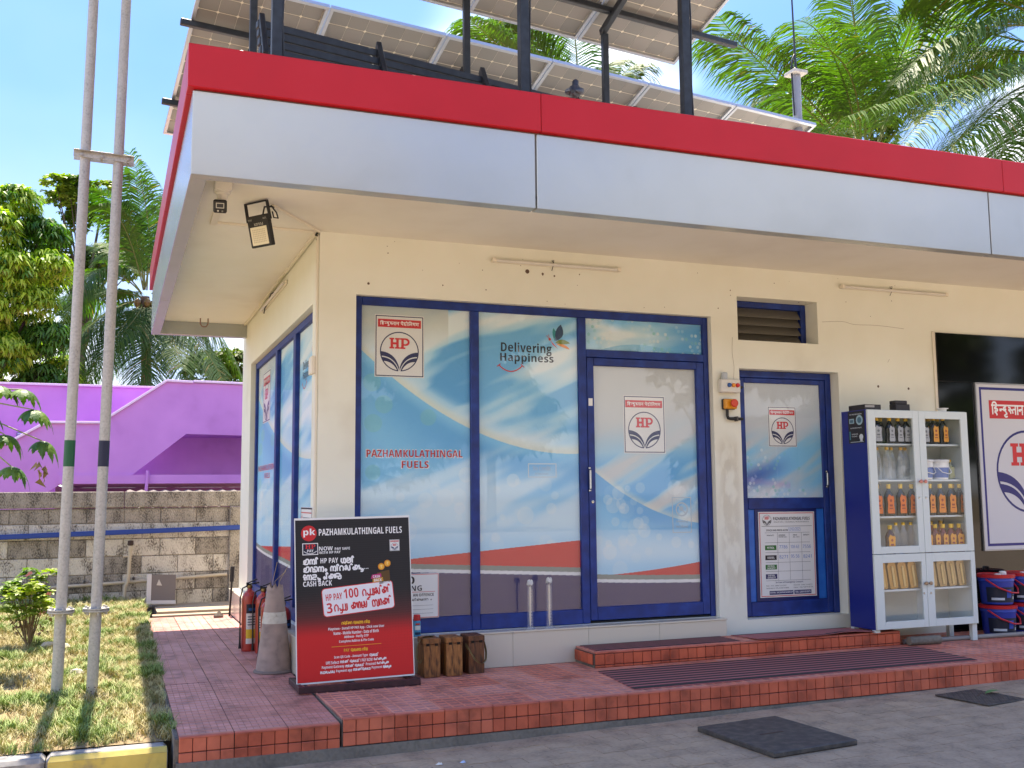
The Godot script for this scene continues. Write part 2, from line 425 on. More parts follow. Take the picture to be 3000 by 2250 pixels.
# kind 0: shop window film (x 0.3..2.1, y 0.55..2.86), 1: glass door (x 2.2..3.15), 2: transom, 3: side door
func film_tex(x0: float, y0: float, x1: float, y1: float, kind: int, w: int, h: int, sd: int) -> ImageTexture:
	var f := FastNoiseLite.new()
	f.seed = sd; f.frequency = 1.0; f.fractal_octaves = 3
	var bok := []
	var r := RandomNumberGenerator.new()
	r.seed = sd
	if kind < 2:
		for k in 46:
			bok.append([r.randf_range(x0, x1), r.randf_range(0.75, 1.62) if kind == 0 else r.randf_range(0.85, 1.5), r.randf_range(0.025, 0.075), r.randf_range(0.08, 0.34), 0])
		if kind == 0:
			for q in [[0.41, 2.28, 0.07], [0.5, 2.12, 0.07], [0.42, 1.98, 0.07], [0.84, 2.03, 0.065], [0.42, 1.62, 0.06]]: bok.append([q[0], q[1], q[2], 0.4, 1])
	else:
		var gx := 0.036
		for i in 40:
			for j in 34:
				var px := x0 + (i + 0.5 * (j % 2)) * gx
				var py := y0 + j * gx * 0.87
				var dens: float
				if kind == 2: dens = clamp((px - x0) / (x1 - x0) * 1.1 - 0.35 + 0.5 * f.get_noise_2d(px * 2.5, py * 2.5), 0, 1) + (0.6 if px < x0 + 0.28 and py > y0 + 0.05 else 0.0)
				else: dens = clamp(0.85 - (px - x0) * 1.3, 0, 1) * clamp((1.9 - py) * 3.0, 0, 1)
				if r.randf() < dens * 0.62: bok.append([px, py, 0.0145, r.randf_range(0.2, 0.6), 0 if r.randf() < 0.6 else 1])
	var o := PackedByteArray()
	o.resize(w * h * 3)
	var px := PackedColorArray()
	px.resize(w * h)
	var low := PackedFloat32Array()
	low.resize(w)
	low.fill(-1.0)
	var pale := Color(0.87, 0.92, 0.925)
	var sky := Color(0.51, 0.775, 0.91)
	var deep := Color(0.18, 0.51, 0.78)
	for yy in h:
		var y: float = lerp(y1, y0, (yy + 0.5) / h)
		for xx in w:
			var x: float = lerp(x0, x1, (xx + 0.5) / w)
			var c := pale
			if kind == 0:
				var arc: float = 1.765 + 0.27 * (x - 2.0) * (x - 2.0)
				var s := f.get_noise_2d(x * 0.5 + y * 0.25, (y - 0.42 * x) * 2.6)
				if y > arc:
					var t := y - arc
					var b: float = clamp(0.62 + s * 1.5 - smoothstep(0.5, 1.2, t - x * 0.12) * 0.5, 0, 1)
					b *= smoothstep(0.0, 0.2, t) * 0.75 + 0.25
					c = pale.lerp(sky, b)
					c = c.lerp(deep, clamp((b - 0.62) * 1.3, 0, 0.6) * (0.5 if x > 1.2 else 1.0))
					c = c.lerp(Color(0.84, 0.86, 0.78), smoothstep(0.09, 0.0, t) * 0.7)
					if x < 1.0: c = c.lerp(Color(0.76, 0.78, 0.75), smoothstep(2.45, 2.8, y + 0.15 * (0.6 - x)) * 0.9)
				else:
					c = sky.lerp(deep, 0.35 * smoothstep(0.0, 0.12, arc - y) * smoothstep(0.55, 0.1, arc - y)).lerp(pale, smoothstep(1.75, 1.3, y + s * 0.5) * 0.75)
					c = c.lerp(sky, smoothstep(1.25, 1.0, y) * 0.55)
			elif kind == 1:
				var arc: float = 1.2 + 0.36 * (x - 3.3) * (x - 3.3)
				var s := f.get_noise_2d(x * 0.6 + y * 0.3, (y - 0.5 * x) * 3.0)
				if y > arc:
					var b: float = smoothstep(2.05, 1.55, y - (x - 2.2) * 0.08) * clamp(0.6 + s * 1.6, 0, 1)
					c = Color(0.77, 0.79, 0.785).lerp(sky, b).lerp(deep, clamp(b - 0.6, 0, 0.35))
					c = c.lerp(Color(0.84, 0.86, 0.80), smoothstep(0.07, 0.0, y - arc) * 0.6)
				else:
					c = sky.lerp(deep, 0.4 * smoothstep(0.3, 0.05, arc - y)).lerp(pale, smoothstep(1.3, 1.0, y) * 0.7)
					c = c.lerp(sky, smoothstep(0.98, 0.85, y) * 0.5)
			elif kind == 2:
				var s := f.get_noise_2d(x * 1.2, y * 3.5)
				var arc := 2.66 - 0.5 * (x - 2.62) * (x - 2.62)
				c = sky.lerp(pale, clamp(0.45 + s * 1.2, 0, 1)).lerp(deep, smoothstep(2.7, 3.15, x) * 0.55)
				if y < arc: c = c.lerp(Color(0.45, 0.72, 0.86), 0.6)
			else:
				var s := f.get_noise_2d(x * 0.8 + y * 0.2, (y - 0.55 * x) * 3.2)
				var b: float = smoothstep(2.02, 1.72, y - (x - 3.6) * 0.12) * clamp(0.55 + s * 1.8, 0, 1)
				c = Color(0.78, 0.80, 0.81).lerp(sky, b)
				c = c.lerp(Color(0.2, 0.36, 0.68), smoothstep(0.14, 0.0, abs(y - (1.55 + 0.32 * (x - 3.65)))) * smoothstep(4.2, 3.75, x) * 0.85)
				c = c.lerp(Color(0.8, 0.84, 0.9), smoothstep(1.55, 1.43, y) * 0.5)
				if x < 4.1: c = c.lerp(Color(0.70, 0.6, 0.8), smoothstep(0.05, 0.0, abs(y - 1.56 + 0.1 * (x - 3.6))) * 0.4)
			if kind < 2:
				var rt: float
				var rb: float
				if kind == 0: rt = 0.935 + 0.0755 * x; rb = 0.99 - 0.052 * x + 0.12 * pow(max(0.0, 0.75 - x), 2.0)
				else: rt = 0.79 + 0.035 * (x - 2.2) + 0.055 * pow(x - 2.2, 2.0) + 0.02; rb = 0.825 - 0.055 * (x - 2.2) + 0.02 * pow(x - 2.2, 2.0)
				low[xx] = max(rt, rb)
				if y < rb - 0.062: c = Color(0.17, 0.13, 0.36)
				elif y < rb - 0.036: c = Color(0.86, 0.87, 0.86)
				elif y < rb: c = Color(0.50, 0.53, 0.50)
				elif y < rt: c = Color(0.78, 0.12, 0.14)
			px[yy * w + xx] = c
	for q in bok:
		var cx: float = (q[0] - x0) / (x1 - x0) * w
		var cy: float = (y1 - q[1]) / (y1 - y0) * h
		var rx: float = q[2] / (x1 - x0) * w
		var ry: float = q[2] / (y1 - y0) * h
		for yy in range(max(0, int(cy - ry)), min(h, int(cy + ry) + 2)):
			for xx in range(max(0, int(cx - rx)), min(w, int(cx + rx) + 2)):
				var dd := Vector2((xx + 0.5 - cx) / rx, (yy + 0.5 - cy) / ry).length()
				if dd < 1.0 and low[xx] < y1 - (yy + 0.5) / h * (y1 - y0):
					px[yy * w + xx] = px[yy * w + xx].lerp(Color(0.90, 0.92, 0.90) if q[4] == 0 else Color(0.50, 0.76, 0.74), q[3] * smoothstep(1.0, 0.9, dd))
	for k in w * h:
		var c := px[k]
		o[k * 3] = int(clamp(c.r, 0, 1) * 255); o[k * 3 + 1] = int(clamp(c.g, 0, 1) * 255); o[k * 3 + 2] = int(clamp(c.b, 0, 1) * 255)
	return ImageTexture.create_from_image(Image.create_from_data(w, h, false, Image.FORMAT_RGB8, o))
func film_mat(t: Texture2D) -> StandardMaterial3D:
	var m := StandardMaterial3D.new()
	m.albedo_texture = t; m.roughness = 0.5
	return m

func bez(a: Vector2, b: Vector2, c: Vector2, n := 10) -> Array:
	var o := []
	for k in n + 1:
		var t := float(k) / n
		o.append(a.lerp(b, t).lerp(b.lerp(c, t), t))
	return o
func smooth_line(p: Array) -> Array:
	if p.size() < 3: return p
	var o := []
	for k in p.size() - 1:
		var a: Vector2 = p[max(k - 1, 0)]
		var d: Vector2 = p[min(k + 2, p.size() - 1)]
		for j in 4: o.append((p[k] as Vector2).cubic_interpolate(p[k + 1], a, d, j / 4.0))
	o.append(p[-1])
	return o
# strokes of a script: a flat list of coordinates per stroke, letters side by side
func write_strokes(mb: MB, word: Array, x: float, y: float, w: float, h: float, z: float, thick: float, slant := 0.0) -> void:
	var total := 0.0
	for g in word: total += g[0]
	var px := 0.0
	for g in word:
		for s in g[1]:
			var p := []
			for k in range(0, s.size(), 2):
				p.append(Vector2(x + (px + s[k]) / total * w, y + s[k + 1] * h + slant * (px + s[k]) / total * w))
			mb.stroke(smooth_line(p), thick, z)
		px += g[0]

func devanagari_first() -> Array:   # the first word of the red bar
	return [
		[0.95, [[0.12, 0.0, 0.12, 1.0], [0.12, 1.0, 0.16, 1.28, 0.45, 1.34, 0.66, 1.02], [0.55, 1.0, 0.55, 0.82, 0.4, 0.74, 0.42, 0.6, 0.62, 0.6, 0.72, 0.5, 0.64, 0.36, 0.44, 0.36, 0.4, 0.2, 0.56, 0.12, 0.62, -0.1], [0.0, 1.0, 0.95, 1.0]]],
		[0.42, [[0.1, 0.58, 0.06, 0.46, 0.18, 0.42, 0.2, 0.56, 0.42, 0.54], [0.0, 1.0, 0.42, 1.0]]],
		[0.62, [[0.34, 1.0, 0.34, 0.84, 0.14, 0.76, 0.1, 0.5, 0.28, 0.42, 0.36, 0.56, 0.24, 0.56, 0.34, 0.3, 0.46, 0.12], [0.5, 0.06, 0.34, -0.02, 0.2, -0.16, 0.34, -0.3, 0.52, -0.24], [0.0, 1.0, 0.62, 1.0]]],
		[0.48, [[0.1, 0.8, 0.3, 0.72, 0.26, 0.52, 0.1, 0.5, 0.3, 0.3, 0.34, 0.1], [0.28, 0.52, 0.48, 0.5], [0.0, 1.0, 0.48, 1.0]]],
		[0.86, [[0.14, 0.14, 0.08, 0.4, 0.2, 0.56, 0.46, 0.56], [0.46, 0.0, 0.46, 1.0], [0.74, 0.0, 0.74, 1.0], [0.0, 1.0, 0.86, 1.0]]],
		[0.62, [[0.1, 0.58, 0.06, 0.46, 0.18, 0.42, 0.2, 0.56, 0.46, 0.54], [0.46, 0.0, 0.46, 1.0], [0.0, 1.0, 0.62, 1.0]]],
	]
func devanagari_second() -> Array:
	return [
		[0.3, []],
		[0.66, [[0.12, 1.0, 0.12, 0.5, 0.3, 0.4, 0.46, 0.5], [0.46, 0.0, 0.46, 1.0], [0.46, 1.02, 0.36, 1.28, 0.18, 1.32], [0.0, 1.0, 0.66, 1.0]]],
		[0.92, [[0.3, 1.0, 0.3, 0.84, 0.12, 0.72, 0.1, 0.4, 0.3, 0.26, 0.48, 0.36], [0.3, 0.26, 0.16, 0.0], [0.3, 0.26, 0.46, 0.0], [0.72, 0.0, 0.72, 1.0], [0.72, 1.02, 0.62, 1.28, 0.46, 1.3], [0.0, 1.0, 0.92, 1.0]]],
		[0.92, [[0.12, 0.0, 0.12, 1.0], [0.12, 1.0, 0.2, 1.3, 0.5, 1.32, 0.74, 1.02], [0.3, 0.5, 0.3, 0.26, 0.46, 0.3, 0.5, 0.56, 0.56, 0.62, 0.74, 0.56], [0.74, 0.0, 0.74, 1.0], [0.0, 1.0, 0.92, 1.0]]],
		[0.66, [[0.1, 0.84, 0.24, 0.78, 0.2, 0.58, 0.1, 0.44, 0.3, 0.34, 0.48, 0.46], [0.48, 0.0, 0.48, 1.0], [0.0, 1.0, 0.66, 1.0]]],
		[0.66, [[0.14, 1.0, 0.14, 0.42, 0.06, 0.36, 0.14, 0.28, 0.2, 0.42, 0.48, 0.42], [0.48, 0.0, 0.48, 1.0], [0.0, 1.0, 0.66, 1.0]]],
	]

# the round emblem with red letters over two navy leaves, inside a bordered card
func emblem(mb: MB, x0, y0, x1, y1, bar: Array, cx, cy, r, z, navy := Color(0.012, 0.014, 0.085), card := true, border := 0.03) -> void:
	var w: float = x1 - x0
	if card:
		mb.col = lin(222, 222, 218); mb.rect(x0, y0, x1, y1, z)
		mb.col = navy; mb.frame(x0 + w * 0.018, y0 + w * 0.018, x1 - w * 0.018, y1 - w * 0.018, w * border * 0.6, z + 0.0006)
	if bar.size() > 0:
		mb.col = lin(200, 36, 44); mb.rect(bar[0], bar[1], bar[2], bar[3], z + 0.0006)
		mb.col = lin(238, 234, 230)
		var bw: float = bar[2] - bar[0]
		var bh: float = bar[3] - bar[1]
		write_strokes(mb, devanagari_first() + devanagari_second(), bar[0] + bw * 0.05, bar[1] + bh * 0.3, bw * 0.9, bh * 0.36, z + 0.0012, bh * 0.075)
	leaf_ring(mb, cx, cy, r, z + 0.0006, navy)
func leaf_ring(mb: MB, cx, cy, r, z, navy: Color) -> void:
	mb.col = navy
	mb.ring(cx, cy, r * 0.945, r, z, 44, -PI / 2 + 0.07, 1.5 * PI - 0.07)
	var t := func(p: Vector2, s: float): return Vector2(cx + p.x * s * r, cy + p.y * r)
	for s in [-1.0, 1.0]:
		var a := bez(Vector2(0.015, -0.80), Vector2(0.22, -0.06), Vector2(0.965, -0.01))
		var b := bez(Vector2(0.965, -0.235), Vector2(0.24, -0.25), Vector2(0.015, -0.965))
		var o := []
		for p in a + b: o.append(t.call(p, s))
		mb.poly(o, z + 0.0003)
		a = bez(Vector2(0.05, -0.985), Vector2(0.26, -0.31), Vector2(0.955, -0.295))
		b = bez(Vector2(0.86, -0.50), Vector2(0.34, -0.48), Vector2(0.10, -0.985))
		o = []
		for p in a + b: o.append(t.call(p, s))
		mb.poly(o, z + 0.0003)
	# red slab letters
	mb.col = lin(206, 34, 44)
	var q = z + 0.0006
	var H := func(x0, y0, x1, y1):
		mb.lay = (mb.lay + 1) % 12
		mb.rect(cx + x0 * r, cy + y0 * r, cx + x1 * r, cy + y1 * r, q + mb.lay * 0.00005)
	H.call(-0.46, 0.14, -0.33, 0.68); H.call(-0.17, 0.14, -0.04, 0.68); H.call(-0.33, 0.35, -0.17, 0.46)
	for xx in [-0.52, -0.23]:
		H.call(xx, 0.14, xx + 0.25, 0.22); H.call(xx, 0.60, xx + 0.25, 0.68)
	H.call(0.09, 0.14, 0.22, 0.68); H.call(0.03, 0.14, 0.30, 0.22); H.call(0.03, 0.60, 0.35, 0.68); H.call(0.22, 0.30, 0.35, 0.385)
	mb.ring(cx + 0.33 * r, cy + 0.49 * r, r * 0.085, r * 0.19, q + 0.0007, 12, -PI / 2, PI / 2)

# ---------------------------------------------------------------- ground, platform, lawn
func make_ground() -> void:
	var mb := MB.new()
	mb.quad(V(-250, -0.09, 250), V(250, -0.09, 250), V(250, -0.09, -250), V(-250, -0.09, -250))
	struct_mesh("ground", mb, M.earth)
	# forecourt: a bedding of sand with interlocking pavers where they can be seen
	var fc := Node3D.new()
	fc.name = "forecourt"; add_child(fc); fc.set_meta("kind", "structure")
	mb = MB.new()
	var xs := [-40.0, -1.0, 0.5, 2.0, 4.0, 6.1, 40.0]
	for k in xs.size() - 1:
		var a: float = xs[k]
		var b: float = xs[k + 1]
		mb.quad(V(a, gy(a) - 0.003, 30), V(b, gy(b) - 0.003, 30), V(b, gy(b) - 0.003, 1.34), V(a, gy(a) - 0.003, 1.34))
	obj("sand_bed", mb, M.sand, fc)
	# zigzag paver, 225 x 112 mm
	var pats := []
	var fine := noise_img(256, 71, 0.02, 4)
	var grit := noise_img(256, 72, 0.15, 3)
	for cc in [[168, 146, 120], [171, 149, 123], [165, 144, 119], [174, 151, 123]]:
		var c0 := Color8(cc[0], cc[1], cc[2])
		pats.append(bump(tri_mat(ramp_tex(fine, [[0.0, c0.darkened(0.32)], [0.4, c0.darkened(0.06)], [0.6, c0], [1.0, c0.lerp(Color8(186, 168, 142), 0.6)]], grit, 0.4), 0.8, 0.9), grit, 0.25))
	var meshes := []
	for v in 3:
		mb = MB.new()
		var j := 0.0015
		var top := []
		var bot := []
		var e := 0.014
		var xsn := [0.0, 0.056, 0.1125, 0.169, 0.225]
		var off := [0.0, e, 0.0, e, 0.0]
		for k in 5: bot.append(Vector2(clamp(xsn[k], j, 0.225 - j), off[k] + j))
		for k in 5: top.append(Vector2(clamp(xsn[4 - k], j, 0.225 - j), 0.1125 + off[4 - k] - j))
		var pts := PackedVector2Array(bot + top)
		mb.xf = Transform3D(Basis(V(1, 0, 0), V(0, 0, -1), V(0, 1, 0)), V(-0.1125, -0.02, 0.056))
		mb.prism(pts, 0.0, 0.0185 + v * 0.0008)
		meshes.append(mb.mesh())
	var count := 0
	var rest := []
	for row in 22:
		for cn in 40:
			var x := -1.1 + cn * 0.225 + (0.1125 if row % 2 == 1 else 0.0)
			var z := 1.42 + row * 0.1125
			if z > 2.15 + 0.22 * max(0.0, 3.0 - x) * 0.5 and x < 3: pass
			var far: bool = z > 1.42 + 1.1 - 0.12 * (x - 1.0)
			if x > 6.6: continue
			var tr := Transform3D(Basis(V(0, 0, 1), 0.0155 + rnd(-0.004, 0.004)) * Basis(V(1, 0, 0), rnd(-0.006, 0.006)), V(x, gy(x) + rnd(-0.0008, 0.0012), z))
			if far or x < -0.9:
				rest.append(tr); continue
			if count < 300:
				var o := obj("paver", meshes[rng.randi() % 3], pats[rng.randi() % 4], fc)
				o.transform = tr
				count += 1
			else: rest.append(tr)
	var mm := MultiMesh.new()
	mm.transform_format = MultiMesh.TRANSFORM_3D
	mm.mesh = meshes[0]
	mm.instance_count = rest.size()
	for k in rest.size(): mm.set_instance_transform(k, rest[k])
	var mi := MultiMeshInstance3D.new()
	mi.multimesh = mm; mi.material_override = pats[0]; mi.name = "more_pavers"
	mi.set_meta("kind", "stuff")
	fc.add_child(mi)

func lawn_y(z: float) -> float:
	return lerp(0.135, 0.315, clamp((1.2 - z) / 6.7, 0, 1))

func make_lawn() -> void:
	var mb := MB.new()
	var f := FastNoiseLite.new()
	f.seed = 9; f.frequency = 1.2
	var nx := 16
	var nz := 22
	for i in nx:
		for j in nz:
			var q := []
			for k in [[0, 1], [1, 1], [1, 0], [0, 0]]:
				var x: float = lerp(-7.0, -1.005, float(i + k[0]) / nx)
				var z: float = lerp(-5.48, 1.19, float(j + k[1]) / nz)
				q.append(V(x, lawn_y(z) - 0.012 + f.get_noise_2d(x, z) * 0.015, z))
			mb.quad(q[0], q[1], q[2], q[3])
	struct_mesh("lawn", mb, M.earth)
	# grass: tufts of thin blades, straw and green in patches
	mb = MB.new()
	for b in 9:
		var a := rnd(0, TAU)
		var d := V(cos(a), 0, sin(a))
		var s := V(-d.z, 0, d.x)
		var h := rnd(0.03, 0.062)
		var lean := rnd(0.012, 0.05)
		var base := V(rnd(-0.02, 0.02), 0, rnd(-0.02, 0.02))
		var wd := 0.0022
		var p1 := base + V(0, h * 0.6, 0) + d * lean * 0.4
		var p2 := base + V(0, h, 0) + d * lean
		mb.quad(base - s * wd, base + s * wd, p1 + s * wd * 0.8, p1 - s * wd * 0.8)
		mb.tri(p1 - s * wd * 0.8, p1 + s * wd * 0.8, p2)
	var tuft := mb.mesh()
	f.frequency = 1.6; f.fractal_octaves = 4
	var tr := []
	var cs := []
	for k in 21000:
		var z := rnd(-5.4, 1.18)
		var x := -0.992 - pow(rng.randf(), 1.3) * 3.2
		var n := f.get_noise_2d(x * 1.2, z * 1.2)
		if n < -0.22 and rng.randf() < 0.75: continue
		var sc: float = rnd(0.6, 1.25) * (1.0 + 0.9 * max(0.0, n))
		tr.append(Transform3D(Basis(Vector3.UP, rnd(0, TAU)).scaled(V(sc * 1.2, sc, sc * 1.2)), V(x, lawn_y(z) - 0.012, z)))
		var green: float = smoothstep(-0.15, 0.35, n + rnd(-0.25, 0.25))
		cs.append(Color(0.46, 0.39, 0.18).lerp(Color(0.20, 0.28, 0.06), green) * rnd(0.75, 1.15))
	var mm := MultiMesh.new()
	mm.transform_format = MultiMesh.TRANSFORM_3D
	mm.use_colors = true
	mm.mesh = tuft
	mm.instance_count = tr.size()
	for k in tr.size():
		mm.set_instance_transform(k, tr[k]); mm.set_instance_color(k, cs[k])
	var mi := MultiMeshInstance3D.new()
	mi.multimesh = mm; mi.name = "grass"
	mi.material_override = leafmat(0.7, Color(0.3, 0.32, 0.12))
	add_child(mi)
	tag(mi, "half dry lawn grass beside the red tiled walkway", "grass")
	mi.set_meta("kind", "stuff")
	# kerb stones along the lawn, yellow and black paint worn away
	var fine := noise_img(256, 81, 0.02, 4)
	var worn := noise_img(256, 82, 0.05, 4)
	var grey := bump(tri_mat(ramp_tex(fine, [[0.0, Color8(92, 92, 96)], [0.45, Color8(134, 132, 130)], [0.75, Color8(168, 160, 150)], [1.0, Color8(190, 160, 70)]], worn), 1.2, 0.9), worn, 0.4)
	var yellow := bump(tri_mat(ramp_tex(fine, [[0.0, Color8(122, 114, 98)], [0.4, Color8(188, 168, 84)], [1.0, Color8(202, 182, 96)]], worn), 1.2, 0.7), worn, 0.3)
	var kerb := Node3D.new()
	kerb.name = "kerb"; add_child(kerb); kerb.set_meta("kind", "structure")
	var xk := -1.03
	for k in 7:
		var ln := 0.6
		var a := xk - ln + 0.006
		mb = MB.new()
		mb.bb(a, -0.1, 1.19, xk, 0.125, 1.36, 0.02)
		obj("kerb_stone", mb, grey, kerb)
		if k % 2 == 0:
			mb = MB.new()
			var x1 := xk - 0.005
			mb.quad(V(a + 0.02, 0.127, 1.342), V(x1, 0.127, 1.342), V(x1, 0.127, 1.315), V(a + 0.02, 0.127, 1.322))
			mb.quad(V(a + 0.01, -0.03, 1.3625), V(x1, -0.03, 1.3625), V(x1, 0.104, 1.3625), V(a + 0.01, 0.104, 1.3625))
			mb.quad(V(a + 0.01, 0.105, 1.3615), V(x1, 0.105, 1.3615), V(x1, 0.127, 1.343), V(a + 0.02, 0.127, 1.343))
			obj("yellow_paint", mb, yellow, kerb)
		xk -= ln

# a chequered floor tile: ridges in a grid round sunken squares
func grid_tile(n: int, pad: Color, ridge: Color, sx := 0.3, sz := 0.3) -> ArrayMesh:
	var mb := MB.new()
	mb.col = pad
	var g := 0.0012
	mb.bx(-sx / 2 + g, -0.012, -sz / 2 + g, sx / 2 - g, 0.0, sz / 2 - g)
	mb.col = ridge
	for k in n + 1:
		for ax in 2:
			var t: float = -0.5 + float(k) / n
			var w := 0.0075
			var e := 0.4985
			if ax == 0:
				var x: float = clamp(t * sx, -sx / 2 + w, sx / 2 - w)
				mb.quad(V(x - w, 0, sz * e), V(x - w * 0.5, 0.0032, sz * e), V(x - w * 0.5, 0.0032, -sz * e), V(x - w, 0, -sz * e))
				mb.quad(V(x - w * 0.5, 0.0032, sz * e), V(x + w * 0.5, 0.0032, sz * e), V(x + w * 0.5, 0.0032, -sz * e), V(x - w * 0.5, 0.0032, -sz * e))
				mb.quad(V(x + w * 0.5, 0.0032, sz * e), V(x + w, 0, sz * e), V(x + w, 0, -sz * e), V(x + w * 0.5, 0.0032, -sz * e))
			else:
				var z: float = clamp(t * sz, -sz / 2 + w, sz / 2 - w)
				mb.quad(V(-sx * e, 0, z + w), V(sx * e, 0, z + w), V(sx * e, 0.0034, z + w * 0.5), V(-sx * e, 0.0034, z + w * 0.5))
				mb.quad(V(-sx * e, 0.0034, z + w * 0.5), V(sx * e, 0.0034, z + w * 0.5), V(sx * e, 0.0034, z - w * 0.5), V(-sx * e, 0.0034, z - w * 0.5))
				mb.quad(V(-sx * e, 0.0034, z - w * 0.5), V(sx * e, 0.0034, z - w * 0.5), V(sx * e, 0, z - w), V(-sx * e, 0, z - w))
	return mb.mesh()
# a tile of low bars in four columns
func bar_tile(pad: Color, base: Color, ridge: Color) -> ArrayMesh:
	var mb := MB.new()
	mb.col = base
	mb.bx(-0.1488, -0.012, -0.1488, 0.1488, 0.0, 0.1488)
	for i in 4:
		for j in 8:
			mb.col = pad * rnd(0.93, 1.06)
			var x := -0.15 + (i + 0.5) * 0.075
			var z := -0.15 + (j + 0.5) * 0.0375
			var hx := 0.0315
			var hz := 0.0162
			var q := 0.0018
			mb.quad(V(x - hx, q, z + hz), V(x + hx, q, z + hz), V(x + hx, q, z - hz), V(x - hx, q, z - hz))
			mb.quad(V(x - hx - 0.001, 0, z + hz + 0.0014), V(x + hx, 0, z + hz + 0.0014), V(x + hx, q, z + hz), V(x - hx, q, z + hz))
			mb.quad(V(x - hx, q, z - hz), V(x + hx, q, z - hz), V(x + hx, 0, z - hz - 0.0014), V(x - hx, 0, z - hz - 0.0014))
		mb.col = ridge
		var xr: float = clamp(-0.15 + i * 0.075, -0.145, 0.15)
		mb.quad(V(xr - 0.004, 0.0032, 0.148), V(xr + 0.004, 0.0032, 0.148), V(xr + 0.004, 0.0032, -0.148), V(xr - 0.004, 0.0032, -0.148))
		mb.quad(V(xr - 0.005, 0, 0.148), V(xr - 0.004, 0.0032, 0.148), V(xr - 0.004, 0.0032, -0.148), V(xr - 0.005, 0, -0.148))
		mb.quad(V(xr + 0.004, 0.0032, 0.148), V(xr + 0.005, 0, 0.148), V(xr + 0.005, 0, -0.148), V(xr + 0.004, 0.0032, -0.148))
	return mb.mesh()
# a riser tile: rows of proud squares with bevelled edges over dark joints
func riser_tile(rows: int, pad: Color, joint: Color, hrow := 0.0765) -> ArrayMesh:
	var mb := MB.new()
	mb.col = joint
	mb.bx(-0.1485, 0, -0.006, 0.1485, rows * hrow, 0)
	for i in 4:
		for j in rows:
			mb.col = pad * rnd(0.9, 1.08)
			mb.bbox(V(-0.1125 + i * 0.075, (j + 0.5) * hrow, 0.002), V(0.071, hrow - 0.005, 0.012), 0.003)
	return mb.mesh()

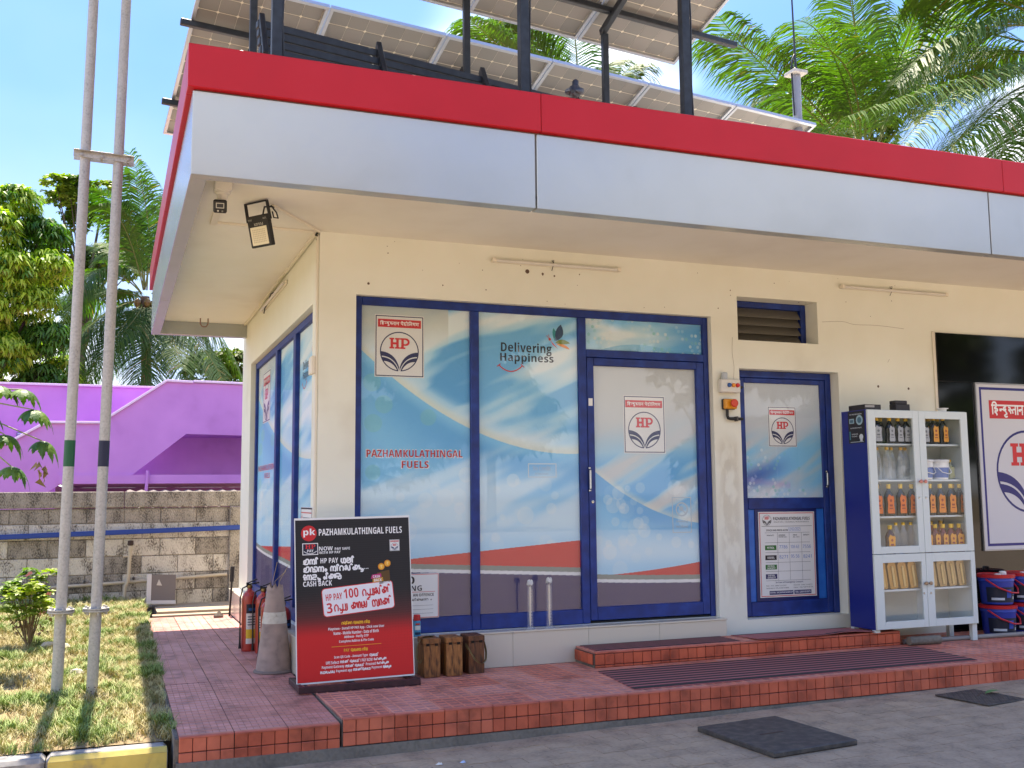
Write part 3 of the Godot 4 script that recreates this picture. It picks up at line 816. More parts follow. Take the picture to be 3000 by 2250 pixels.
func make_platform() -> void:
	var p := Node3D.new()
	p.name = "platform"; add_child(p); p.set_meta("kind", "structure")
	var mb := MB.new()
	mb.bx(-0.1, -0.12, -0.3, 9.6, 0.186, 1.366)
	mb.quad(V(-0.995, 0.163, 1.36), V(-0.108, 0.163, 1.36), V(-0.108, 0.186, -0.158), V(-0.995, 0.186, -0.158)); mb.quad(V(-0.995, -0.12, 1.36), V(-0.108, -0.12, 1.36), V(-0.108, 0.163, 1.36), V(-0.995, 0.163, 1.36)); mb.quad(V(-0.108, -0.12, 1.36), V(-0.108, -0.12, -0.158), V(-0.108, 0.186, -0.158), V(-0.108, 0.163, 1.36)); mb.quad(V(-0.995, -0.12, -0.158), V(-0.995, -0.12, 1.36), V(-0.995, 0.163, 1.36), V(-0.995, 0.186, -0.158))
	mb.bx(-0.995, -0.12, -4.45, -0.101, 0.186, -0.159)
	obj("concrete_base", mb, M.concrete, p)
	# rough concrete showing below the riser
	mb = MB.new()
	var f := FastNoiseLite.new()
	f.seed = 4; f.frequency = 2.2; f.fractal_octaves = 3
	var nn := 110
	for k in nn:
		var xa: float = lerp(-0.99, 9.0, float(k) / nn)
		var xb: float = lerp(-0.99, 9.0, float(k + 1) / nn)
		var za := 1.385 + f.get_noise_1d(xa * 1.3) * 0.012
		var zb := 1.385 + f.get_noise_1d(xb * 1.3) * 0.012
		var ta := 0.043
		mb.quad(V(xa, -0.1, za + 0.014), V(xb, -0.1, zb + 0.014), V(xb, ta, zb), V(xa, ta, za))
		mb.quad(V(xa, ta, za), V(xb, ta, zb), V(xb, ta + 0.002, 1.36), V(xa, ta + 0.002, 1.36))
	obj("footing", mb, M.concrete, p)
	var rs := vcol(0.55)
	var fine := noise_img(256, 91, 0.03, 4)
	var dirt := noise_img(256, 92, 0.012, 5)
	rs.albedo_texture = ramp_tex(dirt, [[0.0, Color8(150, 140, 138)], [0.4, Color8(222, 214, 212)], [1.0, Color8(255, 255, 255)]], fine)
	rs.uv1_triplanar = true; rs.uv1_world_triplanar = true; rs.uv1_scale = V(1.1, 1.1, 1.1)
	bump(rs, fine, 0.03)
	var grids := []
	for cc in [[[196, 132, 122], [230, 154, 130]], [[203, 142, 132], [232, 160, 138]], [[188, 116, 104], [228, 142, 116]]]:
		grids.append(grid_tile(4, lin(cc[0][0], cc[0][1], cc[0][2]), lin(cc[1][0], cc[1][1], cc[1][2])))
	var bars := []
	for cc in [[212, 150, 140], [206, 142, 130], [216, 156, 148]]:
		bars.append(bar_tile(lin(cc[0], cc[1], cc[2]), lin(138, 82, 76), lin(220, 154, 134)))
	var risers := []
	for cc in [[214, 112, 80], [208, 104, 72], [220, 120, 88]]:
		risers.append(riser_tile(2, lin(cc[0], cc[1], cc[2]), lin(110, 56, 44)))
	var nosing := []
	for cc in [[214, 122, 98], [208, 114, 90]]:
		mb = MB.new()
		mb.col = lin(cc[0], cc[1], cc[2])
		mb.bbox(V(0, -0.0065, 0), V(0.297, 0.015, 0.03), 0.004)
		nosing.append(mb.mesh())
	var put := func(me, at: Vector3, turn := 0.0, called := "tile", sc := Vector3.ONE):
		var o := obj(called, me, rs, p)
		o.transform = Transform3D(Basis(Vector3.UP, turn).scaled(sc), at)
	var pick := func(a: Array): return a[rng.randi() % a.size()]
	for i in 31:
		var x := 0.204 - 0.15 + (i - 0) * 0.3
		if x > 8.6: continue
		for j in 5:
			var z := 1.353 - 0.15 - j * 0.3
			put.call(pick.call(grids), V(x, 0.1985 + rnd(-0.0008, 0.0008), z))
		put.call(pick.call(nosing), V(x, 0.2, 1.3695), 0.0, "nosing_tile")
		put.call(pick.call(risers), V(x, 0.0455, 1.375), 0.0, "riser_tile")
	# the left piece has settled a little; a crack runs between the two
	for i in 3:
		var x := -0.111 - 0.1445 - i * 0.289
		for j in 5:
			var z := 1.35 - 0.15 - j * 0.3
			var o := obj("tile", pick.call(bars), rs, p)
			o.transform = Transform3D(Basis(V(1, 0, 0), 0.0153) * Basis(Vector3.UP, PI / 2).scaled(V(0.96, 1, 1)), V(x, 0.1985 - 0.0153 * (z + 0.15), z))
		put.call(pick.call(nosing), V(x, 0.177, 1.366), 0.0, "nosing_tile", V(0.96, 1, 1))
		put.call(pick.call(risers), V(x, 0.017, 1.371), 0.0, "riser_tile", V(0.96, 1, 1))
		for j in 14:
			var z := -0.308 - j * 0.3
			put.call(pick.call(bars), V(x, 0.1985 + rnd(-0.001, 0.001), z), 0.0, "tile", V(0.96, 1, 1))
	# left flank of the platform and the paved strip behind it
	mb = MB.new()
	mb.bx(-1.002, 0.0, -4.46, -0.996, 0.17, 1.36)
	obj("flank", mb, M.concrete, p)
	mb = MB.new()
	mb.bx(-0.85, -0.1, -5.49, 12.0, 0.235, -4.62)
	mb.bx(-0.9, -0.1, -4.62, -0.02, 0.21, -4.452)
	obj("back_path", mb, M.sand, p)
	# step in front of the doors
	var s := part("step", p)
	mb = MB.new()
	mb.bx(1.93, 0.187, 0.112, 4.69, 0.302, 0.438)
	obj("concrete_core", mb, M.concrete, s)
	var rise1 := [riser_tile(1, lin(216, 106, 70), lin(110, 56, 44), 0.078), riser_tile(1, lin(208, 100, 66), lin(110, 56, 44), 0.078)]
	var low := [riser_tile(1, lin(208, 102, 68), lin(110, 56, 44), 0.02)]
	for i in 9:
		var x := 1.93 + 0.153 + i * 0.3065
		for j in 1:
			var o := obj("tile", pick.call(grids), rs, s)
			o.transform = Transform3D(Basis.IDENTITY.scaled(V(1.02, 1, 1.06)), V(x, 0.3145, 0.275))
		var o2 := obj("riser_tile", pick.call(rise1), rs, s)
		o2.transform = Transform3D(Basis.IDENTITY.scaled(V(1.02, 1, 1)), V(x, 0.222, 0.4475))
		var o3 := obj("riser_tile", low[0], rs, s)
		o3.transform = Transform3D(Basis.IDENTITY.scaled(V(1.02, 1, 1)), V(x, 0.2015, 0.4465))
		var o4 := obj("nosing_tile", pick.call(nosing), rs, s)
		o4.transform = Transform3D(Basis.IDENTITY.scaled(V(1.02, 1, 1)), V(x, 0.3155, 0.4415))
	for sd in [-1, 1]:
		var o := obj("riser_tile", rise1[0], rs, s)
		var xx := 1.9225 if sd < 0 else 4.698
		o.transform = Transform3D(Basis(Vector3.UP, sd * PI / 2).scaled(V(1.1, 1, 1)), V(xx, 0.222, 0.278))

# striped rubber mat
func make_mat(label: String, w: float, d: float, at: Vector3, n: int, curl := 0.0, shear := 0.0) -> void:
	var t := thing("striped_mat", label, "mat", at, 0.0)
	var redm := mat(164, 98, 98, 0.85)
	var blk := mat(42, 35, 37, 0.9)
	var seg := 14
	var hgt := func(x: float, z: float) -> float:
		if curl <= 0.0: return 0.0
		return curl * smoothstep(0.45, 1.0, x / w + 0.5) * smoothstep(-0.35, 0.5, z / d) * (0.5 + 0.5 * sin(x * 9.0)) + curl * 0.35 * smoothstep(0.1, 0.5, z / d)
	var sheet := func(z0: float, z1: float, y0: float, th: float) -> MB:
		var mb := MB.new()
		for k in seg:
			var xa := -w / 2 + w * k / seg
			var xb := -w / 2 + w * (k + 1) / seg
			var sa0 := shear * z0
			var sa1 := shear * z1
			var a := V(xa + sa1, y0 + th + hgt.call(xa, z1), z1)
			var b := V(xb + sa1, y0 + th + hgt.call(xb, z1), z1)
			var c := V(xb + sa0, y0 + th + hgt.call(xb, z0), z0)
			var e := V(xa + sa0, y0 + th + hgt.call(xa, z0), z0)
			var dn := V(0, th, 0)
			mb.quad(a, b, c, e)
			mb.quad(a - dn, b - dn, b, a); mb.quad(c - dn, e - dn, e, c); mb.quad(e - dn, c - dn, b - dn, a - dn)
			if k == 0: mb.quad(e - dn, a - dn, a, e)
			if k == seg - 1: mb.quad(b - dn, c - dn, c, b)
		return mb
	obj("backing", sheet.call(-d / 2, d / 2, 0.0, 0.004), redm, t)
	for k in n:
		var z0 := -d / 2 + d * (k + 0.08) / n
		var z1 := -d / 2 + d * (k + (0.56 if k < n - 1 else 0.9)) / n
		obj("rib", sheet.call(z0, z1, 0.0042, 0.0008), blk, t)

# ---------------------------------------------------------------- the shop
func make_building() -> void:
	var b := thing("shop_building", "cream walled fuel station shop with red and silver roof fascia and blue framed windows", "building")
	var mb := MB.new()
	for q in [[0, 0.0, 0.27, 3.36], [0.27, 0.0, 3.27, 0.452], [0.27, 2.915, 3.27, 3.36], [3.27, 0.0, 3.532, 3.36], [3.532, 0.0, 4.55, 0.415], [3.532, 2.49, 4.55, 2.731], [3.532, 3.104, 4.55, 3.36], [4.354, 2.731, 4.55, 3.104], [4.55, 0.0, 10.5, 3.36]]:
		mb.bx(q[0], q[1], -0.25, q[2], q[3], 0.0)
	obj("front_wall", mb, M.wall, b)
	mb = MB.new()
	mb.bx(0, 0, -4.58, 0.25, 3.36, -3.85); mb.bx(0, 0, -3.85, 0.25, 0.45, -0.25); mb.bx(0, 2.87, -3.85, 0.25, 3.36, -0.25)
	obj("side_wall", mb, M.wall, b)
	mb = MB.new()
	mb.bx(0.25, 0, -4.58, 10.25, 3.36, -4.33); mb.bx(10.25, 0, -4.58, 10.5, 3.36, -0.25)
	obj("back_wall", mb, M.wall, b)
	mb = MB.new()
	mb.bx(-0.905, 3.36, -4.265, 11.4, 3.62, 1.445)
	obj("roof_slab", mb, M.soffit, b)
	mb = MB.new()
	mb.bx(0.25, 0.1, -4.33, 10.25, 0.2, -0.25)
	obj("floor", mb, M.concrete, b)
	# fascia: silver panels below, red panels above
	var fx := [-1.0, 1.0585, 4.767, 8.47, 11.5]
	for k in 4:
		mb = MB.new(); mb.bb(fx[k] + (0.0 if k == 0 else 0.006), 3.215, 1.448, fx[k + 1] - 0.006, 3.693, 1.54, 0.003)
		obj("fascia_panel", mb, M.silver, b)
	var fz := [1.447, -0.2, -2.3, -4.36]
	for k in 3:
		mb = MB.new(); mb.bb(-1.0, 3.215, fz[k + 1] + 0.003, -0.908, 3.693, fz[k] - 0.002, 0.003)
		obj("fascia_panel", mb, M.silver, b)
	mb = MB.new(); mb.bb(-0.906, 3.215, -4.36, 11.5, 3.693, -4.268, 0.003); obj("fascia_panel", mb, M.silver, b)
	var rx := [-1.03, 1.0855, 4.894, 8.7, 11.53]
	for k in 4:
		mb = MB.new(); mb.bb(rx[k] + (0.0 if k == 0 else 0.0015), 3.703, 1.44, rx[k + 1] - 0.0015, 3.952, 1.57, 0.004)
		obj("red_band", mb, M.red, b)
	fz = [1.438, -1.1, -3.0, -4.38]
	for k in 3:
		mb = MB.new(); mb.bb(-1.03, 3.703, fz[k + 1] + 0.0015, -0.9, 3.952, fz[k] - 0.0015, 0.004)
		obj("red_band", mb, M.red, b)
	mb = MB.new(); mb.bb(-0.898, 3.703, -4.38, 11.5, 3.952, -4.25, 0.004); obj("red_band", mb, M.red, b)
	mb = MB.new()
	mb.bx(-0.985, 3.3, 1.452, 11.4, 3.71, 1.525); mb.bx(-0.985, 3.3, -4.34, -0.915, 3.71, 1.44)
	obj("fascia_backing", mb, M.backing, b)
	# beige tiled plinth with its sill
	var px := [0.0, 0.83, 1.43, 2.045, 2.655, 3.264]
	for k in 5:
		mb = MB.new(); mb.bb(px[k] + 0.001, 0.2005, 0.001, px[k + 1] - 0.001, 0.438, 0.106, 0.001)
		obj("plinth_tile", mb, M.beige_tile, b)
		mb = MB.new(); mb.bb(px[k] + 0.0008 - (0.11 if k == 0 else 0.0), 0.439, 0.0, px[k + 1] - 0.0008 + (0.006 if k == 4 else 0.0), 0.453, 0.112, 0.003)
		obj("sill_tile", mb, M.beige_tile, b)
	for k in 7:
		var z0 := 0.106 - k * 0.665
		mb = MB.new(); mb.bb(-0.106, 0.2005, z0 - 0.664, -0.001, 0.448, z0, 0.001); obj("plinth_tile", mb, M.beige_tile, b)
		mb = MB.new(); mb.bb(-0.112, 0.449, z0 - 0.664, 0.0, 0.463, z0 - (0.11 if k == 0 else 0.0), 0.003); obj("sill_tile", mb, M.beige_tile, b)
	shop_window(b)
	glass_door(b)
	side_window(b)
	blue_door(b)
	vent_window(b)
	# glossy black cladding on the right
	mb = MB.new(); mb.bb(5.65, 2.449, 0.001, 9.9, 2.896, 0.022, 0.002); obj("cladding_slab", mb, M.granite, b)
	for k in 4:
		mb = MB.new(); mb.bb(5.65 + k * 1.06, 0.2005, 0.001, 5.65 + (k + 1) * 1.06 - 0.002, 2.447, 0.022, 0.002); obj("cladding_slab", mb, M.granite, b)
	mb = MB.new(); mb.bb(5.618, 0.2005, 0.001, 5.648, 2.905, 0.014, 0.002); obj("cladding_trim", mb, M.casing, b)
	# hairline cracks in the plaster
	mb = MB.new()
	mb.col = lin(150, 140, 122)
	for cr in [[3.47, 2.38, 3.482, 2.5, 3.468, 2.62, 3.475, 2.75], [4.4, 2.93, 4.62, 2.945, 4.75, 2.925, 5.0, 2.93, 5.3, 2.915], [5.1, 2.6, 5.12, 2.63]]:
		var pts := []
		for k in range(0, cr.size(), 2): pts.append(Vector2(cr[k], cr[k + 1]))
		mb.stroke(smooth_line(pts), 0.003, 0.0008)
	mb.col = lin(96, 74, 60)
	for k in 34:
		mb.disc(rnd(0.3, 5.6), rnd(2.93, 3.34), rnd(0.002, 0.006), 0.0008, 6)
	for q in [[1.62, 3.18, 0.018], [1.75, 3.17, 0.01], [4.98, 2.38, 0.012], [5.32, 2.37, 0.012], [1.85, 3.16, 0.008], [0.36, 3.0, 0.01]]: mb.disc(q[0], q[1], q[2], 0.001, 8)
	obj("plaster_marks", mb, M.vc, b).set_meta("kind", "stuff")
	# brown splashes on the pier between the doors
	var im := Image.create(48, 256, false, Image.FORMAT_RGBA8)
	var f := FastNoiseLite.new()
	f.seed = 8; f.frequency = 0.03; f.fractal_octaves = 5
	for y in 256:
		for x in 48:
			var q := f.get_noise_2d(x * 1.6, y * 0.7)
			var edge: float = smoothstep(0.0, 0.3, x / 47.0) * smoothstep(1.0, 0.75, x / 47.0) * smoothstep(0.0, 0.12, y / 255.0) * smoothstep(1.0, 0.85, y / 255.0)
			im.set_pixel(x, y, Color(0.64, 0.50, 0.30, clamp((q + 0.3) * 0.35, 0, 0.13) * edge))
	var sm := StandardMaterial3D.new()
	sm.albedo_texture = ImageTexture.create_from_image(im); sm.transparency = BaseMaterial3D.TRANSPARENCY_ALPHA; sm.roughness = 0.9
	obj("wall_stain", sheet(3.275, 0.5, 3.528, 1.95, 0.0012), sm, b)

func bars(parent: Node, called: String, m: Material, list: Array) -> void:
	for q in list:
		var mb := MB.new()
		mb.bb(q[0], q[1], q[2], q[3], q[4], q[5], 0.004)
		obj(called, mb, m, parent)
func sheet(x0, y0, x1, y1, z) -> MB:
	var mb := MB.new()
	mb.rect(x0, y0, x1, y1, z)
	return mb

func shop_window(b: Node) -> void:
	var w := part("window", b)
	bars(w, "frame", M.frame, [[0.272, 0.4545, -0.1, 0.325, 2.913, -0.05], [0.326, 2.852, -0.1, 3.22, 2.913, -0.051], [3.221, 0.4545, -0.1, 3.268, 2.913, -0.05]])
	bars(w, "mullion", M.frame, [[1.168, 0.4545, -0.1, 1.236, 2.851, -0.049], [2.073, 0.4545, -0.1, 2.14, 2.851, -0.049]])
	bars(w, "bottom_rail", M.frame, [[0.326, 0.4545, -0.1, 1.167, 0.565, -0.046], [1.237, 0.4545, -0.1, 2.072, 0.565, -0.046]])
	bars(w, "transom_bar", M.frame, [[2.141, 2.535, -0.1, 3.22, 2.598, -0.048]])
	var film := film_tex(0.32, 0.56, 2.08, 2.86, 0, 560, 720, 17)
	var fm := film_mat(film)
	for q in [[0.322, 1.17], [1.234, 2.076]]:
		var mb := MB.new()
		var u0: float = (q[0] - 0.32) / 1.76
		var u1: float = (q[1] - 0.32) / 1.76
		mb.quad(V(q[0], 0.56, -0.08), V(q[1], 0.56, -0.08), V(q[1], 2.86, -0.08), V(q[0], 2.86, -0.08), Vector2(u0, 1), Vector2(u1, 0))
		obj("printed_film", mb, fm, w)
		obj("pane", sheet(q[0], 0.56, q[1], 2.86, -0.07), M.glass, w)
	obj("printed_film", sheet(2.142, 2.6, 3.22, 2.855, -0.08), film_mat(film_tex(2.142, 2.6, 3.22, 2.855, 2, 360, 90, 23)), w)
	obj("pane", sheet(2.142, 2.6, 3.22, 2.855, -0.07), M.glass, w)
	var mb := MB.new()
	emblem(mb, 0.428, 2.324, 0.807, 2.791, [0.452, 2.697, 0.783, 2.758], 0.617, 2.517, 0.149, -0.0792)
	obj("emblem", mb, M.print, w)
	mb = MB.new()
	shop_name(mb, 0.372, 1.733, 0.734, -0.0792)
	obj("lettering", mb, M.print, w)
	mb = MB.new()
	slogan(mb, 1.405, 2.43, -0.0792)
	obj("slogan", mb, M.print, w)
	# small paper behind the glass, pale print
	mb = MB.new()
	mb.col = lin(186, 204, 212); mb.frame(1.64, 1.58, 1.88, 1.69, 0.008, -0.0788)
	mb.col = lin(150, 176, 200); mb.text("No Credit", serif_bold, 1.68, 1.635, 0.15, 0.035, -0.0788)
	mb.text("Please", sans, 1.70, 1.602, 0.11, 0.016, -0.0788)
	obj("faded_notice", mb, M.print, w)

func shop_name(mb: MB, x: float, y: float, w: float, z: float) -> void:
	for k in 2:
		mb.col = lin(226, 222, 222) if k == 0 else lin(184, 30, 44)
		var e := 0.006 if k == 0 else 0.0
		mb.text("PAZHAMKULATHINGAL", sans_bold, x - e, y - e, w + 2 * e, 0.052 + 2 * e, z + 0.0005 * k)
		mb.text("FUELS", sans_bold, x + w * 0.36 - e, y - 0.08 - e, w * 0.28 + 2 * e, 0.05 + 2 * e, z + 0.0005 * k)

func slogan(mb: MB, x: float, y: float, z: float) -> void:
	mb.col = lin(14, 22, 34)
	mb.text("Delivering", sans_bold, x + 0.02, y + 0.101, 0.428, 0.098, z)
	mb.text("Happiness", sans_bold, x + 0.013, y + 0.03, 0.45, 0.086, z)
	mb.col = lin(196, 50, 56)
	mb.stroke(bez(Vector2(x + 0.005, y + 0.015), Vector2(x + 0.1, y - 0.075), Vector2(x + 0.195, y + 0.015), 14), 0.009, z)
	mb.stroke([Vector2(x - 0.012, y + 0.006), Vector2(x + 0.014, y + 0.026)], 0.007, z)
	mb.stroke([Vector2(x + 0.186, y + 0.028), Vector2(x + 0.212, y + 0.006)], 0.007, z)
	# butterfly
	var o := Vector2(x + 0.445, y + 0.215)
	var wing := func(p: Array, cc: Color, zz: float):
		mb.col = cc
		var q := []
		for k in range(0, p.size(), 6): q += bez(o + Vector2(p[k], p[k + 1]), o + Vector2(p[k + 2], p[k + 3]), o + Vector2(p[k + 4], p[k + 5]), 8)
		mb.poly(q, zz)
	wing.call([0.03, 0.01, 0.0, 0.07, 0.02, 0.115, 0.02, 0.113, 0.07, 0.07, 0.034, 0.01], lin(46, 140, 140), z)
	wing.call([0.038, 0.012, 0.02, 0.1, 0.085, 0.145, 0.086, 0.143, 0.14, 0.05, 0.042, 0.012], lin(34, 62, 96), z + 0.0003)
	wing.call([0.035, 0.0, 0.09, 0.05, 0.16, 0.0, 0.16, -0.004, 0.1, -0.02, 0.037, -0.006], lin(120, 138, 46), z + 0.0003)
	wing.call([0.045, -0.012, 0.12, 0.0, 0.158, -0.05, 0.156, -0.052, 0.11, -0.045, 0.047, -0.016], lin(232, 146, 52), z)
	mb.col = lin(196, 60, 60)
	mb.disc(o.x - 0.012, o.y + 0.022, 0.011, z + 0.0003, 12)
	mb.poly([o + Vector2(-0.004, 0.012), o + Vector2(0.02, -0.01), o + Vector2(0.056, -0.05), o + Vector2(0.01, -0.02)], z + 0.0003)
	mb.stroke([o + Vector2(-0.016, 0.034), o + Vector2(-0.022, 0.06)], 0.004, z); mb.stroke([o + Vector2(-0.02, 0.03), o + Vector2(-0.04, 0.05)], 0.004, z)

func glass_door(b: Node) -> void:
	var d := part("glass_door", b)
	bars(d, "stile", M.frame, [[2.143, 0.475, -0.085, 2.2, 2.53, -0.044], [3.145, 0.475, -0.085, 3.213, 2.53, -0.044]])
	bars(d, "rail", M.frame, [[2.201, 0.475, -0.085, 3.144, 0.575, -0.043], [2.201, 2.47, -0.085, 3.144, 2.53, -0.043]])
	bars(d, "threshold", M.black, [[2.143, 0.4535, -0.09, 3.219, 0.468, -0.06]])
	var fm := film_mat(film_tex(2.2, 0.575, 3.145, 2.47, 1, 320, 640, 29))
	obj("printed_film", sheet(2.2, 0.575, 3.145, 2.47, -0.08), fm, d)
	obj("pane", sheet(2.2, 0.575, 3.145, 2.47, -0.068), M.glass, d)
	var mb := MB.new()
	emblem(mb, 2.475, 1.773, 2.856, 2.242, [2.493, 2.144, 2.832, 2.203], 2.664, 1.962, 0.149, -0.0792)
	obj("emblem", mb, M.print, d)
	mb = MB.new()
	mb.col = lin(170, 190, 200); mb.frame(2.9, 1.13, 3.08, 1.42, 0.008, -0.0786); mb.ring(2.99, 1.32, 0.046, 0.058, -0.0786, 24)
	mb.stroke([Vector2(2.95, 1.36), Vector2(3.03, 1.28)], 0.01, -0.0786)
	mb.col = lin(160, 182, 196); mb.disc(2.985, 1.325, 0.02, -0.0784, 12); mb.text("Smoking", sans_bold, 2.935, 1.21, 0.11, 0.022, -0.0786); mb.text("Not Allowed", sans_bold, 2.935, 1.17, 0.11, 0.022, -0.0786)
	obj("faded_notice", mb, M.print, d)
	# pull handle, lock and a blank white sticker
	mb = MB.new()
	mb.bb(2.135, 1.47, -0.043, 2.153, 1.485, -0.028, 0.002); mb.bb(2.135, 1.645, -0.043, 2.153, 1.66, -0.028, 0.002); mb.bb(2.136, 1.487, -0.032, 2.152, 1.64, -0.012, 0.005)
	mb.xf = Transform3D(Basis.IDENTITY, V(0.018, 0, 0))
	obj("handle", mb, M.steel, d)
	mb = MB.new(); mb.xf = Transform3D(Basis(V(1, 0, 0), PI / 2), V(2.17, 1.39, -0.044)); mb.lathe([Vector2(0.012, 0.0), Vector2(0.012, 0.006), Vector2(0.0, 0.007)], 14); obj("lock", mb, M.steel, d)
	mb = MB.new(); mb.bb(2.15, 2.145, -0.044, 2.185, 2.205, -0.0425, 0.0003); obj("sticker", mb, M.white, d)

func side_window(b: Node) -> void:
	var w := part("side_window", b)
	# facing -x: local x runs along +z, local z towards -x
	var tr := Transform3D(Basis(V(0, 0, 1), V(0, 1, 0), V(-1, 0, 0)), V(0.0, 0, 0))
	var put := func(called: String, m: Material, q: Array):
		var mb := MB.new(); mb.xf = tr
		mb.bb(q[0], q[1], q[2], q[3], q[4], q[5], 0.004)
		obj(called, mb, m, w)
	put.call("frame", M.frame, [-3.85, 0.452, -0.1, -3.79, 2.868, -0.05]); put.call("frame", M.frame, [-0.305, 0.452, -0.1, -0.25, 2.868, -0.05]); put.call("frame", M.frame, [-3.789, 2.805, -0.1, -0.306, 2.868, -0.051])
	put.call("bottom_rail", M.frame, [-3.789, 0.452, -0.1, -0.306, 0.56, -0.049])
	put.call("mullion", M.frame, [-2.37, 0.561, -0.1, -2.27, 2.804, -0.04]); put.call("mullion", M.frame, [-1.36, 0.561, -0.1, -1.25, 2.804, -0.04])
	var film := film_mat(film_tex(0.32, 0.56, 2.08, 2.86, 0, 400, 560, 19))
	for q in [[-3.79, -2.37], [-2.27, -1.36], [-1.25, -0.306]]:
		var mb := MB.new(); mb.xf = tr
		mb.quad(V(q[0], 0.56, -0.08), V(q[1], 0.56, -0.08), V(q[1], 2.806, -0.08), V(q[0], 2.806, -0.08), Vector2((q[0] + 3.79) / 3.5, 1), Vector2((q[1] + 3.79) / 3.5, 0))
		obj("printed_film", mb, film, w)
		mb = MB.new(); mb.xf = tr
		mb.rect(q[0], 0.56, q[1], 2.806, -0.07); obj("pane", mb, M.glass_dull, w)
	var mb := MB.new(); mb.xf = tr
	emblem(mb, -3.45, 2.2, -2.95, 2.72, [-3.42, 2.58, -2.98, 2.66], -3.2, 2.41, 0.19, -0.0792)
	obj("emblem", mb, M.print, w)
	mb = MB.new(); mb.xf = tr
	shop_name(mb, -3.73, 1.72, 1.3, -0.0792)
	obj("lettering", mb, M.print, w)
	mb = MB.new(); mb.xf = tr
	slogan(mb, -1.12, 2.35, -0.0792)
	obj("slogan", mb, M.print, w)

func blue_door(b: Node) -> void:
	var d := part("blue_door", b)
	bars(d, "frame", M.frame, [[3.534, 0.417, -0.17, 3.6, 2.488, -0.105], [3.601, 2.43, -0.17, 4.49, 2.488, -0.105], [4.491, 0.417, -0.17, 4.548, 2.488, -0.105]])
	bars(d, "stile", M.frame, [[3.602, 0.422, -0.15, 3.655, 2.428, -0.115], [4.435, 0.422, -0.15, 4.488, 2.428, -0.115]])
	bars(d, "rail", M.frame, [[3.656, 0.422, -0.15, 4.434, 0.54, -0.114], [3.656, 1.31, -0.15, 4.434, 1.405, -0.114], [3.656, 2.385, -0.15, 4.434, 2.428, -0.114]])
	bars(d, "lower_panel", M.frame_light, [[3.656, 0.54, -0.15, 4.434, 1.31, -0.13]])
	obj("printed_film", sheet(3.655, 1.404, 4.435, 2.386, -0.13), film_mat(film_tex(3.655, 1.404, 4.435, 2.386, 3, 300, 380, 41)), d)
	obj("pane", sheet(3.655, 1.404, 4.435, 2.386, -0.122), M.glass, d)
	var mb := MB.new()
	emblem(mb, 3.892, 1.84, 4.184, 2.188, [3.909, 2.115, 4.168, 2.159], 4.039, 1.979, 0.115, -0.1292)
	obj("emblem", mb, M.print, d)
	mb = MB.new(); mb.bb(4.452, 1.49, -0.114, 4.47, 1.505, -0.095, 0.002); mb.bb(4.452, 1.62, -0.114, 4.47, 1.635, -0.095, 0.002); mb.bb(4.453, 1.507, -0.1, 4.469, 1.618, -0.082, 0.004)
	obj("handle", mb, M.steel, d)

func vent_window(b: Node) -> void:
	var w := part("vent_window", b)
	bars(w, "frame", M.frame, [[3.534, 2.733, -0.21, 3.58, 3.102, -0.16], [3.581, 3.05, -0.21, 4.3, 3.102, -0.16], [4.301, 2.733, -0.21, 4.352, 3.102, -0.16], [3.581, 2.733, -0.21, 4.3, 2.75, -0.16]])
	var lm := mat(96, 92, 84, 0.15)
	for k in 4:
		var mb := MB.new()
		mb.xf = Transform3D(Basis(V(1, 0, 0), -0.55), V(3.94, 2.79 + k * 0.073, -0.185))
		mb.bb(-0.355, -0.048, -0.003, 0.355, 0.048, 0.003, 0.001)
		obj("louvre", mb, lm, w)

